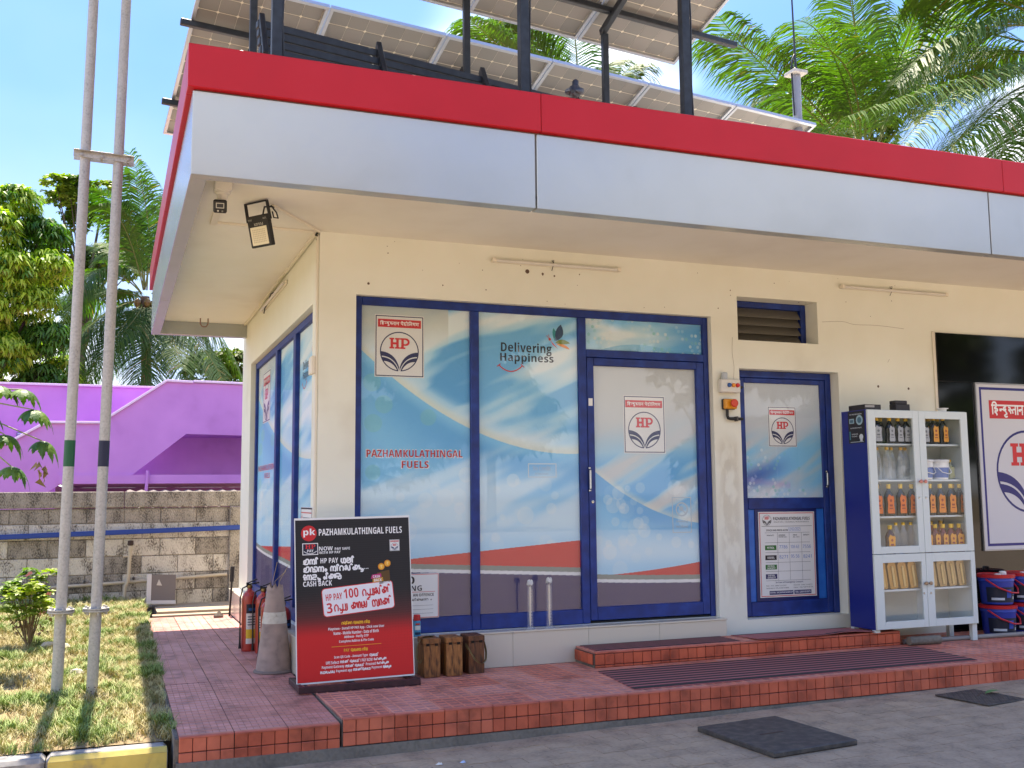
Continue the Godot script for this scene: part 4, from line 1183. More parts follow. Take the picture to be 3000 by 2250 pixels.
# ---------------------------------------------------------------- things on the platform
func glyph(k: String) -> Array:
	match k:
		"i": return [1.0, [[0.15, 0.38, 0.22, 0.62, 0.42, 0.6, 0.45, 0.38, 0.3, 0.25, 0.15, 0.38], [0.45, 0.38, 0.52, 0.82, 0.82, 0.82, 0.86, 0.4, 0.7, 0.0, 0.3, 0.0, 0.1, 0.12]]]
		"n": return [0.88, [[0.08, 0.0, 0.06, 0.55, 0.22, 0.8, 0.4, 0.6, 0.4, 0.0], [0.4, 0.55, 0.58, 0.8, 0.76, 0.6, 0.76, 0.0, 0.66, 0.06]]]
		"-i": return [0.42, [[0.12, 0.0, 0.12, 0.6, 0.06, 0.95, 0.22, 1.1, 0.34, 0.85]]]
		"v": return [0.92, [[0.12, 0.78, 0.06, 0.3, 0.26, 0.0, 0.46, 0.14, 0.46, 0.8], [0.46, 0.55, 0.62, 0.8, 0.82, 0.55, 0.78, 0.0, 0.55, 0.02]]]
		"zh": return [0.9, [[0.1, 0.6, 0.3, 0.85, 0.56, 0.7, 0.46, 0.42, 0.22, 0.42, 0.12, 0.16, 0.36, 0.0, 0.7, 0.1, 0.76, 0.5, 0.7, 0.8]]]
		"m": return [0.42, [[0.1, 0.2, 0.2, 0.4, 0.34, 0.22, 0.22, 0.0, 0.1, 0.2]]]
		"dh": return [1.15, [[0.08, 0.0, 0.06, 0.55, 0.22, 0.8, 0.4, 0.6, 0.4, 0.0], [0.4, 0.0, 0.7, 0.0, 0.66, 0.45, 0.5, 0.4], [0.6, 0.8, 0.95, 0.8, 1.05, 0.4, 0.9, 0.0, 0.7, 0.0]]]
		"r": return [0.74, [[0.1, 0.0, 0.06, 0.5, 0.3, 0.82, 0.58, 0.55, 0.56, 0.0]]]
		"y": return [0.9, [[0.08, 0.6, 0.24, 0.85, 0.4, 0.5, 0.2, 0.1, 0.08, 0.3, 0.4, 0.5, 0.55, 0.05, 0.78, 0.1, 0.76, 0.8]]]
		"k": return [1.1, [[0.08, 0.3, 0.2, 0.5, 0.4, 0.3, 0.25, 0.05, 0.08, 0.3], [0.4, 0.0, 0.42, 0.85], [0.42, 0.5, 0.6, 0.8, 0.78, 0.5, 0.6, 0.1, 0.5, 0.35], [0.78, 0.5, 1.0, 0.75, 1.0, 0.1]]]
		"u": return [0.5, [[0.1, 0.3, 0.2, 0.0, 0.42, 0.1, 0.4, -0.3, 0.15, -0.3], [0.4, 0.1, 0.5, -0.1]]]
		"e": return [0.55, [[0.42, 0.75, 0.2, 0.85, 0.1, 0.5, 0.3, 0.3, 0.4, 0.5, 0.2, 0.1, 0.4, 0.0]]]
		"t": return [0.8, [[0.1, 0.8, 0.6, 0.8, 0.62, 0.45, 0.2, 0.42, 0.1, 0.1, 0.6, 0.0]]]
		"c": return [1.05, [[0.1, 0.1, 0.1, 0.8, 0.7, 0.8, 0.72, 0.4, 0.2, 0.4], [0.5, 0.4, 0.5, 0.0, 0.9, 0.0, 0.92, 0.5]]]
		"p": return [0.85, [[0.1, 0.8, 0.08, 0.1, 0.3, 0.0, 0.5, 0.2, 0.48, 0.8], [0.3, 0.0, 0.7, 0.0, 0.72, 0.8]]]
		"a": return [0.5, [[0.1, 0.0, 0.14, 0.7, 0.3, 0.8, 0.38, 0.5, 0.38, 0.0]]]
		"sh": return [1.0, [[0.1, 0.75, 0.1, 0.1, 0.3, 0.0, 0.46, 0.3, 0.44, 0.8, 0.6, 0.3, 0.2, 0.3], [0.44, 0.2, 0.7, 0.0, 0.84, 0.3, 0.84, 0.8]]]
		"b": return [1.1, [[0.08, 0.0, 0.06, 0.6, 0.25, 0.8, 0.42, 0.5, 0.4, 0.0, 0.08, 0.0], [0.42, 0.5, 0.6, 0.8, 0.78, 0.5, 0.76, 0.0, 1.0, 0.0, 1.0, 0.8]]]
		"'": return [0.25, [[0.0, 0.95, 0.1, 1.1, 0.25, 0.95]]]
	return [0.45, []]
func spell(s: String) -> Array:
	var o := []
	for k in s.split(" "): o.append(glyph(k))
	return o

func make_banner() -> void:
	var t := thing("banner_stand", "black and red cash back banner on a low maroon steel stand", "banner", V(-0.2, 0.2, 0.55))
	var W := 0.78
	var H := 1.05
	# stand
	var ms := tri_mat(ramp_tex(noise_img(128, 61, 0.05), [[0.0, Color8(42, 22, 26)], [1.0, Color8(74, 40, 44)]]), 2.0, 0.5)
	for q in [[-0.005, 0.0, -0.03, 0.80, 0.042, 0.0], [-0.005, 0.0, -0.40, 0.80, 0.042, -0.37], [-0.004, 0.001, -0.369, 0.03, 0.041, -0.031], [0.765, 0.001, -0.369, 0.799, 0.041, -0.031], [0.36, 0.001, -0.369, 0.39, 0.03, -0.031]]:
		var mb := MB.new(); mb.bb(q[0], q[1], q[2], q[3], q[4], q[5], 0.003); obj("base_bar", mb, ms, t)
	for x in [0.02, 0.76]:
		var mb := MB.new(); mb.bar(V(x, 0.03, -0.16), V(x + 0.005, 1.09, -0.255), 0.022, 0.022, V(0, 0, 1)); obj("upright", mb, ms, t)
	# printed sheet
	var tr := Transform3D(Basis(V(0, 0, 1), 0.012) * Basis(V(1, 0, 0), -0.095), V(0.008, 0.045, -0.125))
	var f := FastNoiseLite.new()
	f.seed = 12; f.frequency = 0.06
	var im := Image.create(200, 280, false, Image.FORMAT_RGB8)
	for y in 280:
		var fy := y / 279.0
		for x in 200:
			var c := Color(0.06, 0.05, 0.07).lerp(Color(0.30, 0.10, 0.10), smoothstep(0.42, 0.62, fy)).lerp(Color(0.80, 0.07, 0.08), smoothstep(0.58, 0.74, fy))
			if y % 4 == 0: c = c.lightened(0.05 * smoothstep(0.75, 0.55, fy))
			if x > 110 and fy > 0.6 and fy < 0.85 and (x + y) % 5 == 0 and (x - y) % 5 == 0: c = c.darkened(0.25)
			im.set_pixel(x, y, c)
	var mb := MB.new(); mb.xf = tr
	mb.bx(-0.006, -0.01, -0.006, W + 0.006, H + 0.014, -0.0005)
	obj("sheet_edge", mb, M.white, t)
	mb = MB.new(); mb.xf = tr
	mb.rect(0, 0, W, H, 0.0)
	obj("printed_sheet", mb, film_mat(ImageTexture.create_from_image(im)), t)
	mb = MB.new(); mb.xf = tr
	var X := func(fx): return fx * W
	var Y := func(fy): return (1.0 - fy) * H
	var T := func(s, font, fx0, fy1, fx1, fy0, z := 0.001): mb.text(s, font, X.call(fx0), Y.call(fy1), X.call(fx1) - X.call(fx0), Y.call(fy0) - Y.call(fy1), z)
	var ml := func(s, fx0, fy1, fx1, fy0, th, z := 0.001): write_strokes(mb, spell(s), X.call(fx0), Y.call(fy1), X.call(fx1) - X.call(fx0), Y.call(fy0) - Y.call(fy1), z, th)
	mb.col = lin(200, 36, 44); mb.disc(X.call(0.115), Y.call(0.084), 0.052, 0.0006)
	var wht := lin(240, 238, 236)
	mb.col = wht
	T.call("pk", sans_bold, 0.068, 0.108, 0.17, 0.054)
	T.call("PAZHAMKULATHINGAL FUELS", sans_bold, 0.2, 0.1, 0.935, 0.058)
	mb.col = wht; mb.rect(X.call(0.058), Y.call(0.22), X.call(0.192), Y.call(0.146), 0.0006)
	mb.col = lin(20, 26, 50); mb.rect(X.call(0.064), Y.call(0.2155), X.call(0.186), Y.call(0.1505), 0.001)
	mb.col = lin(220, 40, 50); T.call("HP", serif_bold, 0.082, 0.181, 0.168, 0.154, 0.0014)
	mb.col = wht; T.call("PAY", sans_bold, 0.098, 0.203, 0.152, 0.186, 0.0014)
	mb.stroke(bez(Vector2(X.call(0.072), Y.call(0.197)), Vector2(X.call(0.125), Y.call(0.228)), Vector2(X.call(0.178), Y.call(0.197)), 8), 0.004, 0.0014)
	T.call("NOW", sans_bold, 0.2, 0.195, 0.318, 0.17); T.call("PAY SAFE", sans_bold, 0.335, 0.195, 0.468, 0.179); T.call("WITH HP PAY", sans_bold, 0.2, 0.216, 0.385, 0.2)
	ml.call("i n -i", 0.06, 0.277, 0.19, 0.242, 0.0095); T.call("HP PAY", sans_bold, 0.21, 0.275, 0.362, 0.243); ml.call("v zh -i", 0.385, 0.277, 0.5, 0.242, 0.0095)
	ml.call("i dh n m _ n -i r y ' k u", 0.06, 0.325, 0.58, 0.29, 0.0095); T.call("...", sans_bold, 0.585, 0.323, 0.625, 0.317)
	ml.call("e n t u _ m -i k c", 0.06, 0.374, 0.39, 0.339, 0.0095)
	T.call("CASH BACK", sans_bold, 0.06, 0.416, 0.305, 0.384)
	# small bordered emblem
	emblem(mb, X.call(0.82), Y.call(0.215), X.call(0.91), Y.call(0.142), [X.call(0.828), Y.call(0.157), X.call(0.902), Y.call(0.148)], X.call(0.865), Y.call(0.186), 0.0245, 0.0008, Color(0.012, 0.05, 0.14))
	# coins and purse
	for q in [[0.74, 0.312], [0.795, 0.293]]:
		mb.col = lin(214, 132, 30); mb.disc(X.call(q[0]), Y.call(q[1]), 0.023, 0.001); mb.col = lin(240, 176, 50); mb.disc(X.call(q[0]), Y.call(q[1]), 0.018, 0.0014)
		mb.col = lin(252, 226, 150); mb.stroke([Vector2(X.call(q[0]) - 0.007, Y.call(q[1]) + 0.008), Vector2(X.call(q[0]) + 0.007, Y.call(q[1]) + 0.008)], 0.003, 0.0018); mb.stroke([Vector2(X.call(q[0]) - 0.003, Y.call(q[1]) + 0.008), Vector2(X.call(q[0]) + 0.004, Y.call(q[1]) + 0.002), Vector2(X.call(q[0]) - 0.004, Y.call(q[1]) - 0.001), Vector2(X.call(q[0]) + 0.004, Y.call(q[1]) - 0.01)], 0.003, 0.0018)
	mb.col = lin(92, 64, 24); mb.poly([Vector2(X.call(0.70), Y.call(0.35)), Vector2(X.call(0.81), Y.call(0.335)), Vector2(X.call(0.815), Y.call(0.41)), Vector2(X.call(0.72), Y.call(0.425))], 0.001)
	mb.col = lin(190, 30, 110); mb.poly([Vector2(X.call(0.645), Y.call(0.388)), Vector2(X.call(0.74), Y.call(0.378)), Vector2(X.call(0.735), Y.call(0.355)), Vector2(X.call(0.655), Y.call(0.362))], 0.0014)
	mb.col = lin(200, 146, 40); mb.poly([Vector2(X.call(0.66), Y.call(0.412)), Vector2(X.call(0.755), Y.call(0.404)), Vector2(X.call(0.75), Y.call(0.38)), Vector2(X.call(0.66), Y.call(0.388))], 0.0014)
	mb.col = wht; T.call("CASH", sans_bold, 0.662, 0.382, 0.725, 0.366, 0.0018); T.call("BACK", sans_bold, 0.672, 0.405, 0.74, 0.388, 0.0018)
	# tilted white plate
	var keep := mb.xf
	mb.xf = keep * Transform3D(Basis(V(0, 0, 1), 0.075), V(X.call(0.235), Y.call(0.608), 0))
	var plate := func(e: float, cc: Color, z: float):
		mb.col = cc
		var o := []
		var w := 0.478
		var h := 0.178
		for q in [[w, 0.0, -PI / 2], [w, h, 0.0], [0.0, h, PI / 2], [0.0, 0.0, PI]]:
			for k in 6:
				var a: float = q[2] + k / 5.0 * PI / 2
				o.append(Vector2(clamp(q[0], 0.02, w - 0.02) + cos(a) * (0.02 + e), clamp(q[1], 0.02, h - 0.02) + sin(a) * (0.02 + e)))
		mb.poly(o, z)
	plate.call(0.005, lin(214, 44, 48), 0.0006); plate.call(0.0, lin(236, 232, 232), 0.001)
	mb.col = lin(206, 38, 46)
	mb.text("HP PAY", sans_bold, 0.02, 0.1, 0.11, 0.042, 0.0014); mb.text("100", sans_bold, 0.142, 0.1, 0.1, 0.062, 0.0014)
	write_strokes(mb, spell("r u p y ' k '"), 0.268, 0.102, 0.19, 0.05, 0.0014, 0.0085)
	mb.text("3", sans_bold, 0.02, 0.018, 0.038, 0.066, 0.0014)
	write_strokes(mb, spell("r u p _ k a sh ' _ b a k '"), 0.07, 0.026, 0.388, 0.05, 0.0014, 0.0085)
	mb.xf = keep
	var yel := lin(236, 176, 40)
	mb.col = yel
	ml.call("r c -i k r _ c y t n _ r -i v", 0.38, 0.662, 0.625, 0.645, 0.0045)
	mb.col = wht
	T.call("Playstore - Install HP PAY App - Click new User", sans_bold, 0.265, 0.699, 0.75, 0.677); T.call("Name - Mobile Number - Date of Birth", sans_bold, 0.31, 0.724, 0.70, 0.704)
	T.call("Address - Verify OTP", sans_bold, 0.40, 0.752, 0.61, 0.731); T.call("Complete Addres & Pin Code", sans_bold, 0.355, 0.778, 0.655, 0.758)
	mb.col = yel; mb.rect(X.call(0.29), Y.call(0.797), X.call(0.72), Y.call(0.7945), 0.001)
	T.call("PAY", sans_bold, 0.395, 0.83, 0.442, 0.812); ml.call("c y k n _ r -i v", 0.455, 0.83, 0.6, 0.813, 0.0045)
	mb.col = wht
	T.call("Scan QR Code - Amount Type", sans_bold, 0.31, 0.872, 0.60, 0.851); ml.call("c y v '", 0.615, 0.869, 0.69, 0.853, 0.004)
	T.call("UPI Select", sans_bold, 0.24, 0.9, 0.35, 0.881); ml.call("n e k ' _ c y v '", 0.36, 0.897, 0.525, 0.882, 0.004); T.call("/ PAY NOW", sans_bold, 0.53, 0.899, 0.64, 0.88); ml.call("a m r k u k", 0.65, 0.895, 0.76, 0.88, 0.004)
	T.call("Payment Gateway", sans_bold, 0.205, 0.93, 0.395, 0.908); ml.call("n e k ' _ c y v '", 0.405, 0.925, 0.565, 0.91, 0.004); T.call("Proceed", sans_bold, 0.58, 0.924, 0.665, 0.906); ml.call("a m r k u k", 0.675, 0.921, 0.78, 0.906, 0.004)
	ml.call("a v y m a y", 0.19, 0.953, 0.315, 0.937, 0.004); T.call("Payment app", sans_bold, 0.325, 0.957, 0.46, 0.936); ml.call("n e k ' c y v", 0.47, 0.95, 0.62, 0.935, 0.004); T.call("Payment", sans_bold, 0.63, 0.952, 0.72, 0.932); ml.call("c y k u k", 0.73, 0.947, 0.8, 0.932, 0.004)
	obj("lettering", mb, M.print, t)
	# white notice board on the side sill
	var n := thing("notice_board", "white framed notice board on the side sill, mostly hidden behind the banner", "board", V(-0.05, 0.464, -0.53))
	var side := Transform3D(Basis(V(0, 0, 1), V(0, 1, 0), V(-1, 0, 0)) * Basis(V(1, 0, 0), -0.03), V(0, 0, 0))
	mb = MB.new(); mb.xf = side; mb.bb(0, 0.001, -0.014, 0.46, 0.91, -0.004, 0.003); obj("board_panel", mb, M.white, n)
	mb = MB.new(); mb.xf = side
	mb.col = lin(30, 26, 30); mb.frame(0.004, 0.006, 0.456, 0.906, 0.012, -0.003); mb.col = lin(196, 40, 46); mb.rect(0.02, 0.865, 0.44, 0.872, -0.003)
	leaf_ring(mb, 0.06, 0.82, 0.03, -0.003, lin(20, 20, 60)); mb.col = lin(40, 36, 46); mb.text("PAZHAMKULATHINGAL", sans_bold, 0.11, 0.8, 0.32, 0.035, -0.003)
	obj("lettering", mb, M.print, n)

func make_cone() -> void:
	var t := thing("traffic_cone", "faded grey traffic cone with a torn top and dirty white band", "cone", V(-0.222, 0.2, -0.40))
	var cm := tri_mat(ramp_tex(noise_img(256, 62, 0.02, 5), [[0.0, Color8(122, 104, 96)], [0.5, Color8(158, 138, 128)], [1.0, Color8(178, 152, 138)]]), 1.6, 0.75)
	var mb := MB.new()
	mb.lathe([Vector2(0.142, 0.0), Vector2(0.146, 0.006), Vector2(0.14, 0.016), Vector2(0.128, 0.02)], 28)
	obj("base", mb, mat(122, 108, 100, 0.8), t)
	mb = MB.new()
	var prof := []
	for k in 9: prof.append(Vector2(lerp(0.128, 0.058, k / 8.0), lerp(0.018, 0.585, k / 8.0)))
	mb.lathe(prof, 28)
	# torn rim
	for j in 28:
		var a0 := TAU * j / 28
		var a1 := TAU * (j + 1) / 28
		var h0 := 0.585 + 0.02 + 0.018 * sin(j * 2.3) + (0.022 if j % 7 == 2 else 0.0)
		var h1 := 0.585 + 0.02 + 0.018 * sin((j + 1) * 2.3) + (0.022 if (j + 1) % 7 == 2 else 0.0)
		var r := 0.056
		mb.quad(V(cos(a0) * 0.058, 0.585, -sin(a0) * 0.058), V(cos(a1) * 0.058, 0.585, -sin(a1) * 0.058), V(cos(a1) * r, h1, -sin(a1) * r), V(cos(a0) * r, h0, -sin(a0) * r))
	obj("body", mb, cm, t)
	mb = MB.new()
	mb.lathe([Vector2(0.0895, 0.345), Vector2(0.0785, 0.425)], 28)
	obj("reflective_band", mb, tri_mat(ramp_tex(noise_img(256, 63, 0.03, 5), [[0.0, Color8(140, 124, 104)], [0.4, Color8(196, 188, 172)], [1.0, Color8(214, 208, 196)]]), 2.5, 0.6), t)
	for q in [[0.03, 0.01, 0.10, 0.13], [-0.02, 0.02, 0.05, 0.16], [0.0, -0.01, 0.13, 0.09]]:
		mb = MB.new(); mb.tube([V(q[0] * 0.4, 0.56, q[1]), V(q[0], 0.64, q[1]), V(q[0] + q[2] * 0.6, 0.62 + q[3], q[1])], 0.0018, 5)
		obj("wire", mb, mat(176, 150, 96, 0.5), t)

func make_extinguishers() -> void:
	var redp := mat(172, 44, 26, 0.3)
	redp.clearcoat_enabled = true; redp.clearcoat = 0.5
	var spots := [[V(-0.262, 0.2, -1.52), "leftmost red fire extinguisher of the row by the side window", 0.53], [V(-0.172, 0.2, -1.36), "middle red fire extinguisher touching the one behind the cone", 0.51], [V(-0.175, 0.2, -1.02), "red fire extinguisher right behind the grey cone", 0.48], [V(-0.115, 0.2, -0.72), "red fire extinguisher half hidden between the cone and the plinth", 0.46]]
	spots[0][1] = "red fire extinguisher standing farthest from the grey cone"
	spots[1][1] = "red fire extinguisher standing between two others in the row"
	for q in spots:
		var t := thing("fire_extinguisher", q[1], "extinguisher", q[0], rnd(-0.3, 0.3), "fire extinguishers by the side window")
		var h: float = q[2]
		var mb := MB.new()
		var r := 0.062
		mb.lathe([Vector2(0.0, 0.004), Vector2(r * 0.9, 0.0), Vector2(r, 0.012), Vector2(r, h * 0.78), Vector2(r * 0.93, h * 0.84), Vector2(r * 0.7, h * 0.89), Vector2(r * 0.34, h * 0.925), Vector2(0.018, h * 0.94), Vector2(0.018, h * 0.97)], 24)
		obj("cylinder", mb, redp, t)
		mb = MB.new()
		mb.col = lin(220, 216, 206); label_patch(mb, r + 0.001, 0.12 * h, 0.72 * h, -2.2, -0.5)
		mb.col = lin(24, 30, 48); label_patch(mb, r + 0.0016, 0.58 * h, 0.72 * h, -2.2, -0.5)
		mb.col = lin(226, 190, 50); label_patch(mb, r + 0.0016, 0.2 * h, 0.34 * h, -2.2, -0.5)
		mb.col = lin(60, 66, 80)
		for k in 4: label_patch(mb, r + 0.0016, (0.40 + k * 0.04) * h, (0.415 + k * 0.04) * h, -2.0, -0.8)
		mb.col = lin(30, 90, 150); label_patch(mb, r + 0.002, 0.62 * h, 0.66 * h, -1.9, -0.9)
		obj("paper_label", mb, M.vc, t)
		mb = MB.new()
		mb.lathe([Vector2(0.022, h * 0.955), Vector2(0.024, h * 0.97), Vector2(0.02, h * 1.0), Vector2(0.012, h * 1.01)], 12)
		obj("valve", mb, mat(140, 110, 60, 0.35, 0.8), t)
		mb = MB.new()
		mb.bar(V(-0.02, h * 1.01, 0), V(0.075, h * 1.035, 0.0), 0.02, 0.01); mb.bar(V(-0.02, h * 1.03, 0), V(0.06, h * 1.09, 0.0), 0.02, 0.008); mb.bbox(V(-0.018, h * 1.015, 0), V(0.02, 0.03, 0.02), 0.003)
		obj("lever", mb, M.black, t)
		mb = MB.new()
		mb.tube([V(-0.02, h * 0.99, 0), V(-0.06, h * 0.96, 0.01), V(-0.082, h * 0.8, 0.02), V(-0.08, h * 0.4, 0.025), V(-0.078, h * 0.14, 0.02), V(-0.078, h * 0.05, 0.02)], [0.006, 0.006, 0.006, 0.006, 0.008, 0.013], 8)
		obj("hose", mb, M.black, t)
func label_patch(mb: MB, rr: float, y0: float, y1: float, a0: float, a1: float, grow := 0.0) -> void:
	var r := rr + grow * y0
	var r2 := rr + grow * y1
	for k in 10:
		var a: float = lerp(a0, a1, k / 10.0)
		var b: float = lerp(a0, a1, (k + 1) / 10.0)
		var n0 := V(cos(a), 0, -sin(a))
		var n1 := V(cos(b), 0, -sin(b))
		mb.smooth_quad(n0 * r + V(0, y0, 0), n1 * r + V(0, y0, 0), n1 * r2 + V(0, y1, 0), n0 * r2 + V(0, y1, 0), n0, n1, n1, n0)

func make_boxes() -> void:
	var gi := noise_img(256, 64, 0.02, 4)
	var labels := ["wooden carrying box with a fallen strap, next to the spray can", "middle wooden carrying box between two others, lid latched", "darkest wooden carrying box with its strap hanging down the front"]
	var tones := [[[122, 76, 36], [172, 116, 58]], [[132, 84, 40], [184, 126, 66]], [[86, 50, 26], [134, 84, 44]]]
	var xs := [0.75, 0.91, 1.078]
	for k in 3:
		var t := thing("sample_box", labels[k], "box", V(xs[k], 0.2015, 0.235 - (0.02 if k == 2 else 0.0)), -0.03 + 0.03 * k, "wooden sample boxes")
		var wm := StandardMaterial3D.new()
		wm.albedo_texture = ramp_tex(gi, [[0.0, Color8(48, 28, 16)], [0.35, Color8(tones[k][0][0], tones[k][0][1], tones[k][0][2])], [1.0, Color8(tones[k][1][0], tones[k][1][1], tones[k][1][2])]])
		wm.uv1_triplanar = true; wm.uv1_scale = V(6, 1.6, 6); wm.roughness = 0.55
		var mb := MB.new()
		var w := 0.118
		mb.bb(-w / 2, 0.0, -0.085, w / 2, 0.22, 0.085, 0.003); obj("body", mb, wm, t)
		mb = MB.new(); mb.bb(-w / 2 - 0.002, 0.222, -0.087, w / 2 + 0.002, 0.262, 0.087, 0.004); obj("lid", mb, wm, t)
		mb = MB.new()
		for s in [-0.03, 0.03]: mb.bb(s - 0.012, 0.212, 0.085, s + 0.012, 0.23, 0.0885, 0.001)
		obj("hinge", mb, mat(40, 34, 30, 0.5, 0.6), t)
		mb = MB.new()
		for y in 5:
			for s in [-1, 1]:
				mb.xf = Transform3D(Basis(V(1, 0, 0), PI / 2), V(s * (w / 2 - 0.008), 0.02 + y * 0.042, 0.0846)); mb.lathe([Vector2(0.0022, 0), Vector2(0.0, 0.0012)], 6)
		obj("nail", mb, mat(30, 26, 24, 0.5, 0.5), t)
		if k != 1:
			var s := -1.0 if k == 0 else 1.0
			mb = MB.new()
			var pts: Array
			if k == 0: pts = [V(0.03, 0.266, -0.01), V(-0.02, 0.268, 0.01), V(-0.07, 0.245, 0.02), V(-0.1, 0.17, 0.05), V(-0.085, 0.1, 0.07), V(-0.066, 0.12, 0.05)]
			else: pts = [V(-0.064, 0.2, 0.03), V(-0.05, 0.15, 0.1), V(-0.01, 0.09, 0.115), V(0.04, 0.075, 0.11), V(0.08, 0.12, 0.06), V(0.088, 0.2, 0.0), V(0.066, 0.24, -0.03)]
			ribbon(mb, pts, V(0, 0.25, 1.0) if k == 2 else V(0.0, 0.3, 1.0), 0.03)
			obj("strap", mb, mat(150, 136, 96, 0.9), t)
func ribbon(mb: MB, pts: Array, side: Vector3, w: float) -> void:
	var c := Curve3D.new()
	for k in pts.size():
		var tg: Vector3 = (pts[min(k + 1, pts.size() - 1)] - pts[max(k - 1, 0)]) * 0.25
		c.add_point(pts[k], -tg, tg)
	var p := c.tessellate(3, 6)
	for k in p.size() - 1:
		var a := p[k]; var b := p[k + 1]
		var t := (b - a).normalized()
		var s := (side - t * side.dot(t)).normalized() * w * 0.5
		var nn := t.cross(s).normalized() * 0.0012
		mb.quad(a - s + nn, b - s + nn, b + s + nn, a + s + nn); mb.quad(a + s - nn, b + s - nn, b - s - nn, a - s - nn)

func make_sill_things() -> void:
	var t := thing("spray_can", "small blue spray can with a red cap on the window sill", "can", V(0.71, 0.4535, 0.072))
	var mb := MB.new(); mb.lathe([Vector2(0, 0.0), Vector2(0.026, 0.0), Vector2(0.027, 0.004), Vector2(0.027, 0.1), Vector2(0.022, 0.11)], 18); obj("can_body", mb, mat(64, 140, 180, 0.3), t)
	mb = MB.new(); mb.col = lin(210, 214, 210); label_patch(mb, 0.0276, 0.045, 0.075, -2.4, -0.7); mb.col = lin(24, 50, 80); label_patch(mb, 0.0276, 0.012, 0.03, -2.4, -0.7); mb.col = lin(190, 60, 40); label_patch(mb, 0.0276, 0.08, 0.092, -2.2, -1.0); obj("wrapper", mb, M.vc, t)
	mb = MB.new(); mb.lathe([Vector2(0.025, 0.11), Vector2(0.025, 0.145), Vector2(0.021, 0.151), Vector2(0, 0.152)], 18); obj("cap", mb, mat(186, 34, 40, 0.4), t)
	var gm := glass(0.10, 232, 238, 238)
	for k in 2:
		var at := V(1.588, 0.4535, 0.062) if k == 0 else V(1.742, 0.4535, 0.066)
		t = thing("measuring_cylinder", "tall clear measuring cylinder with a crumpled top on the sill, %s" % ["closer to the wooden boxes", "closer to the glass door"][k], "cylinder", at, 0.0, "glass measuring cylinders")
		mb = MB.new(); mb.lathe([Vector2(0, 0), Vector2(0.042, 0.0), Vector2(0.042, 0.006), Vector2(0.024, 0.012), Vector2(0.0, 0.013)], 6); obj("foot", mb, glass(0.25, 220, 228, 230), t)
		mb = MB.new(); mb.lathe([Vector2(0.022, 0.012), Vector2(0.022, 0.31 + 0.01 * k), Vector2(0.027, 0.325 + 0.01 * k)], 20); obj("tube", mb, gm, t)
		mb = MB.new(); mb.lathe([Vector2(0.004, 0.02), Vector2(0.006, 0.06), Vector2(0.007, 0.3), Vector2(0.0, 0.34)], 10); obj("hydrometer", mb, mat(206, 196, 180, 0.25), t)
		mb = MB.new()
		for j in 12: mb.box(V(0, 0.04 + j * 0.022, 0.0225), V(0.014 if j % 3 == 0 else 0.008, 0.0014, 0.0006))
		obj("scale_marks", mb, mat(230, 230, 228, 0.5), t)
		mb = MB.new()
		for j in 9:
			var a := j * 0.7
			mb.lathe([Vector2(0.0, 0.32), Vector2(0.014, 0.33), Vector2(0.01, 0.352), Vector2(0, 0.36)], 7, V(cos(a) * 0.012, 0.006 * sin(j * 2.1) + 0.012 * k, sin(a) * 0.012))
		obj("crumpled_film", mb, mat(206, 204, 198, 0.25), t)
	# parking notice leaning in the window, mostly behind the banner
	t = thing("parking_sign", "white no parking sign in the window behind the banner", "sign", V(0.4, 0.5, -0.03))
	mb = MB.new(); mb.bb(0, 0.065, -0.004, 0.505, 0.385, 0.004, 0.002); obj("plate", mb, M.white, t)
	mb = MB.new()
	mb.col = lin(200, 50, 52); mb.frame(0.004, 0.069, 0.501, 0.381, 0.004, 0.005); mb.rect(0.03, 0.252, 0.475, 0.255, 0.005)
	mb.col = lin(38, 38, 44)
	mb.text("NO", sans_bold, 0.17, 0.31, 0.15, 0.058, 0.005); mb.text("PARKING", sans_bold, 0.12, 0.262, 0.255, 0.038, 0.005)
	mb.text("TRESPASSING HERE IS AN OFFENCE", sans_bold, 0.03, 0.222, 0.435, 0.02, 0.005)
	write_strokes(mb, spell("i v e t y _ k v zh -i _ sh -i k sh a r _ m"), 0.06, 0.192, 0.39, 0.017, 0.005, 0.003)
	for k in 3: mb.rect(0.08, 0.10 + k * 0.028, 0.46, 0.1015 + k * 0.028, 0.005)
	obj("lettering", mb, M.print, t)

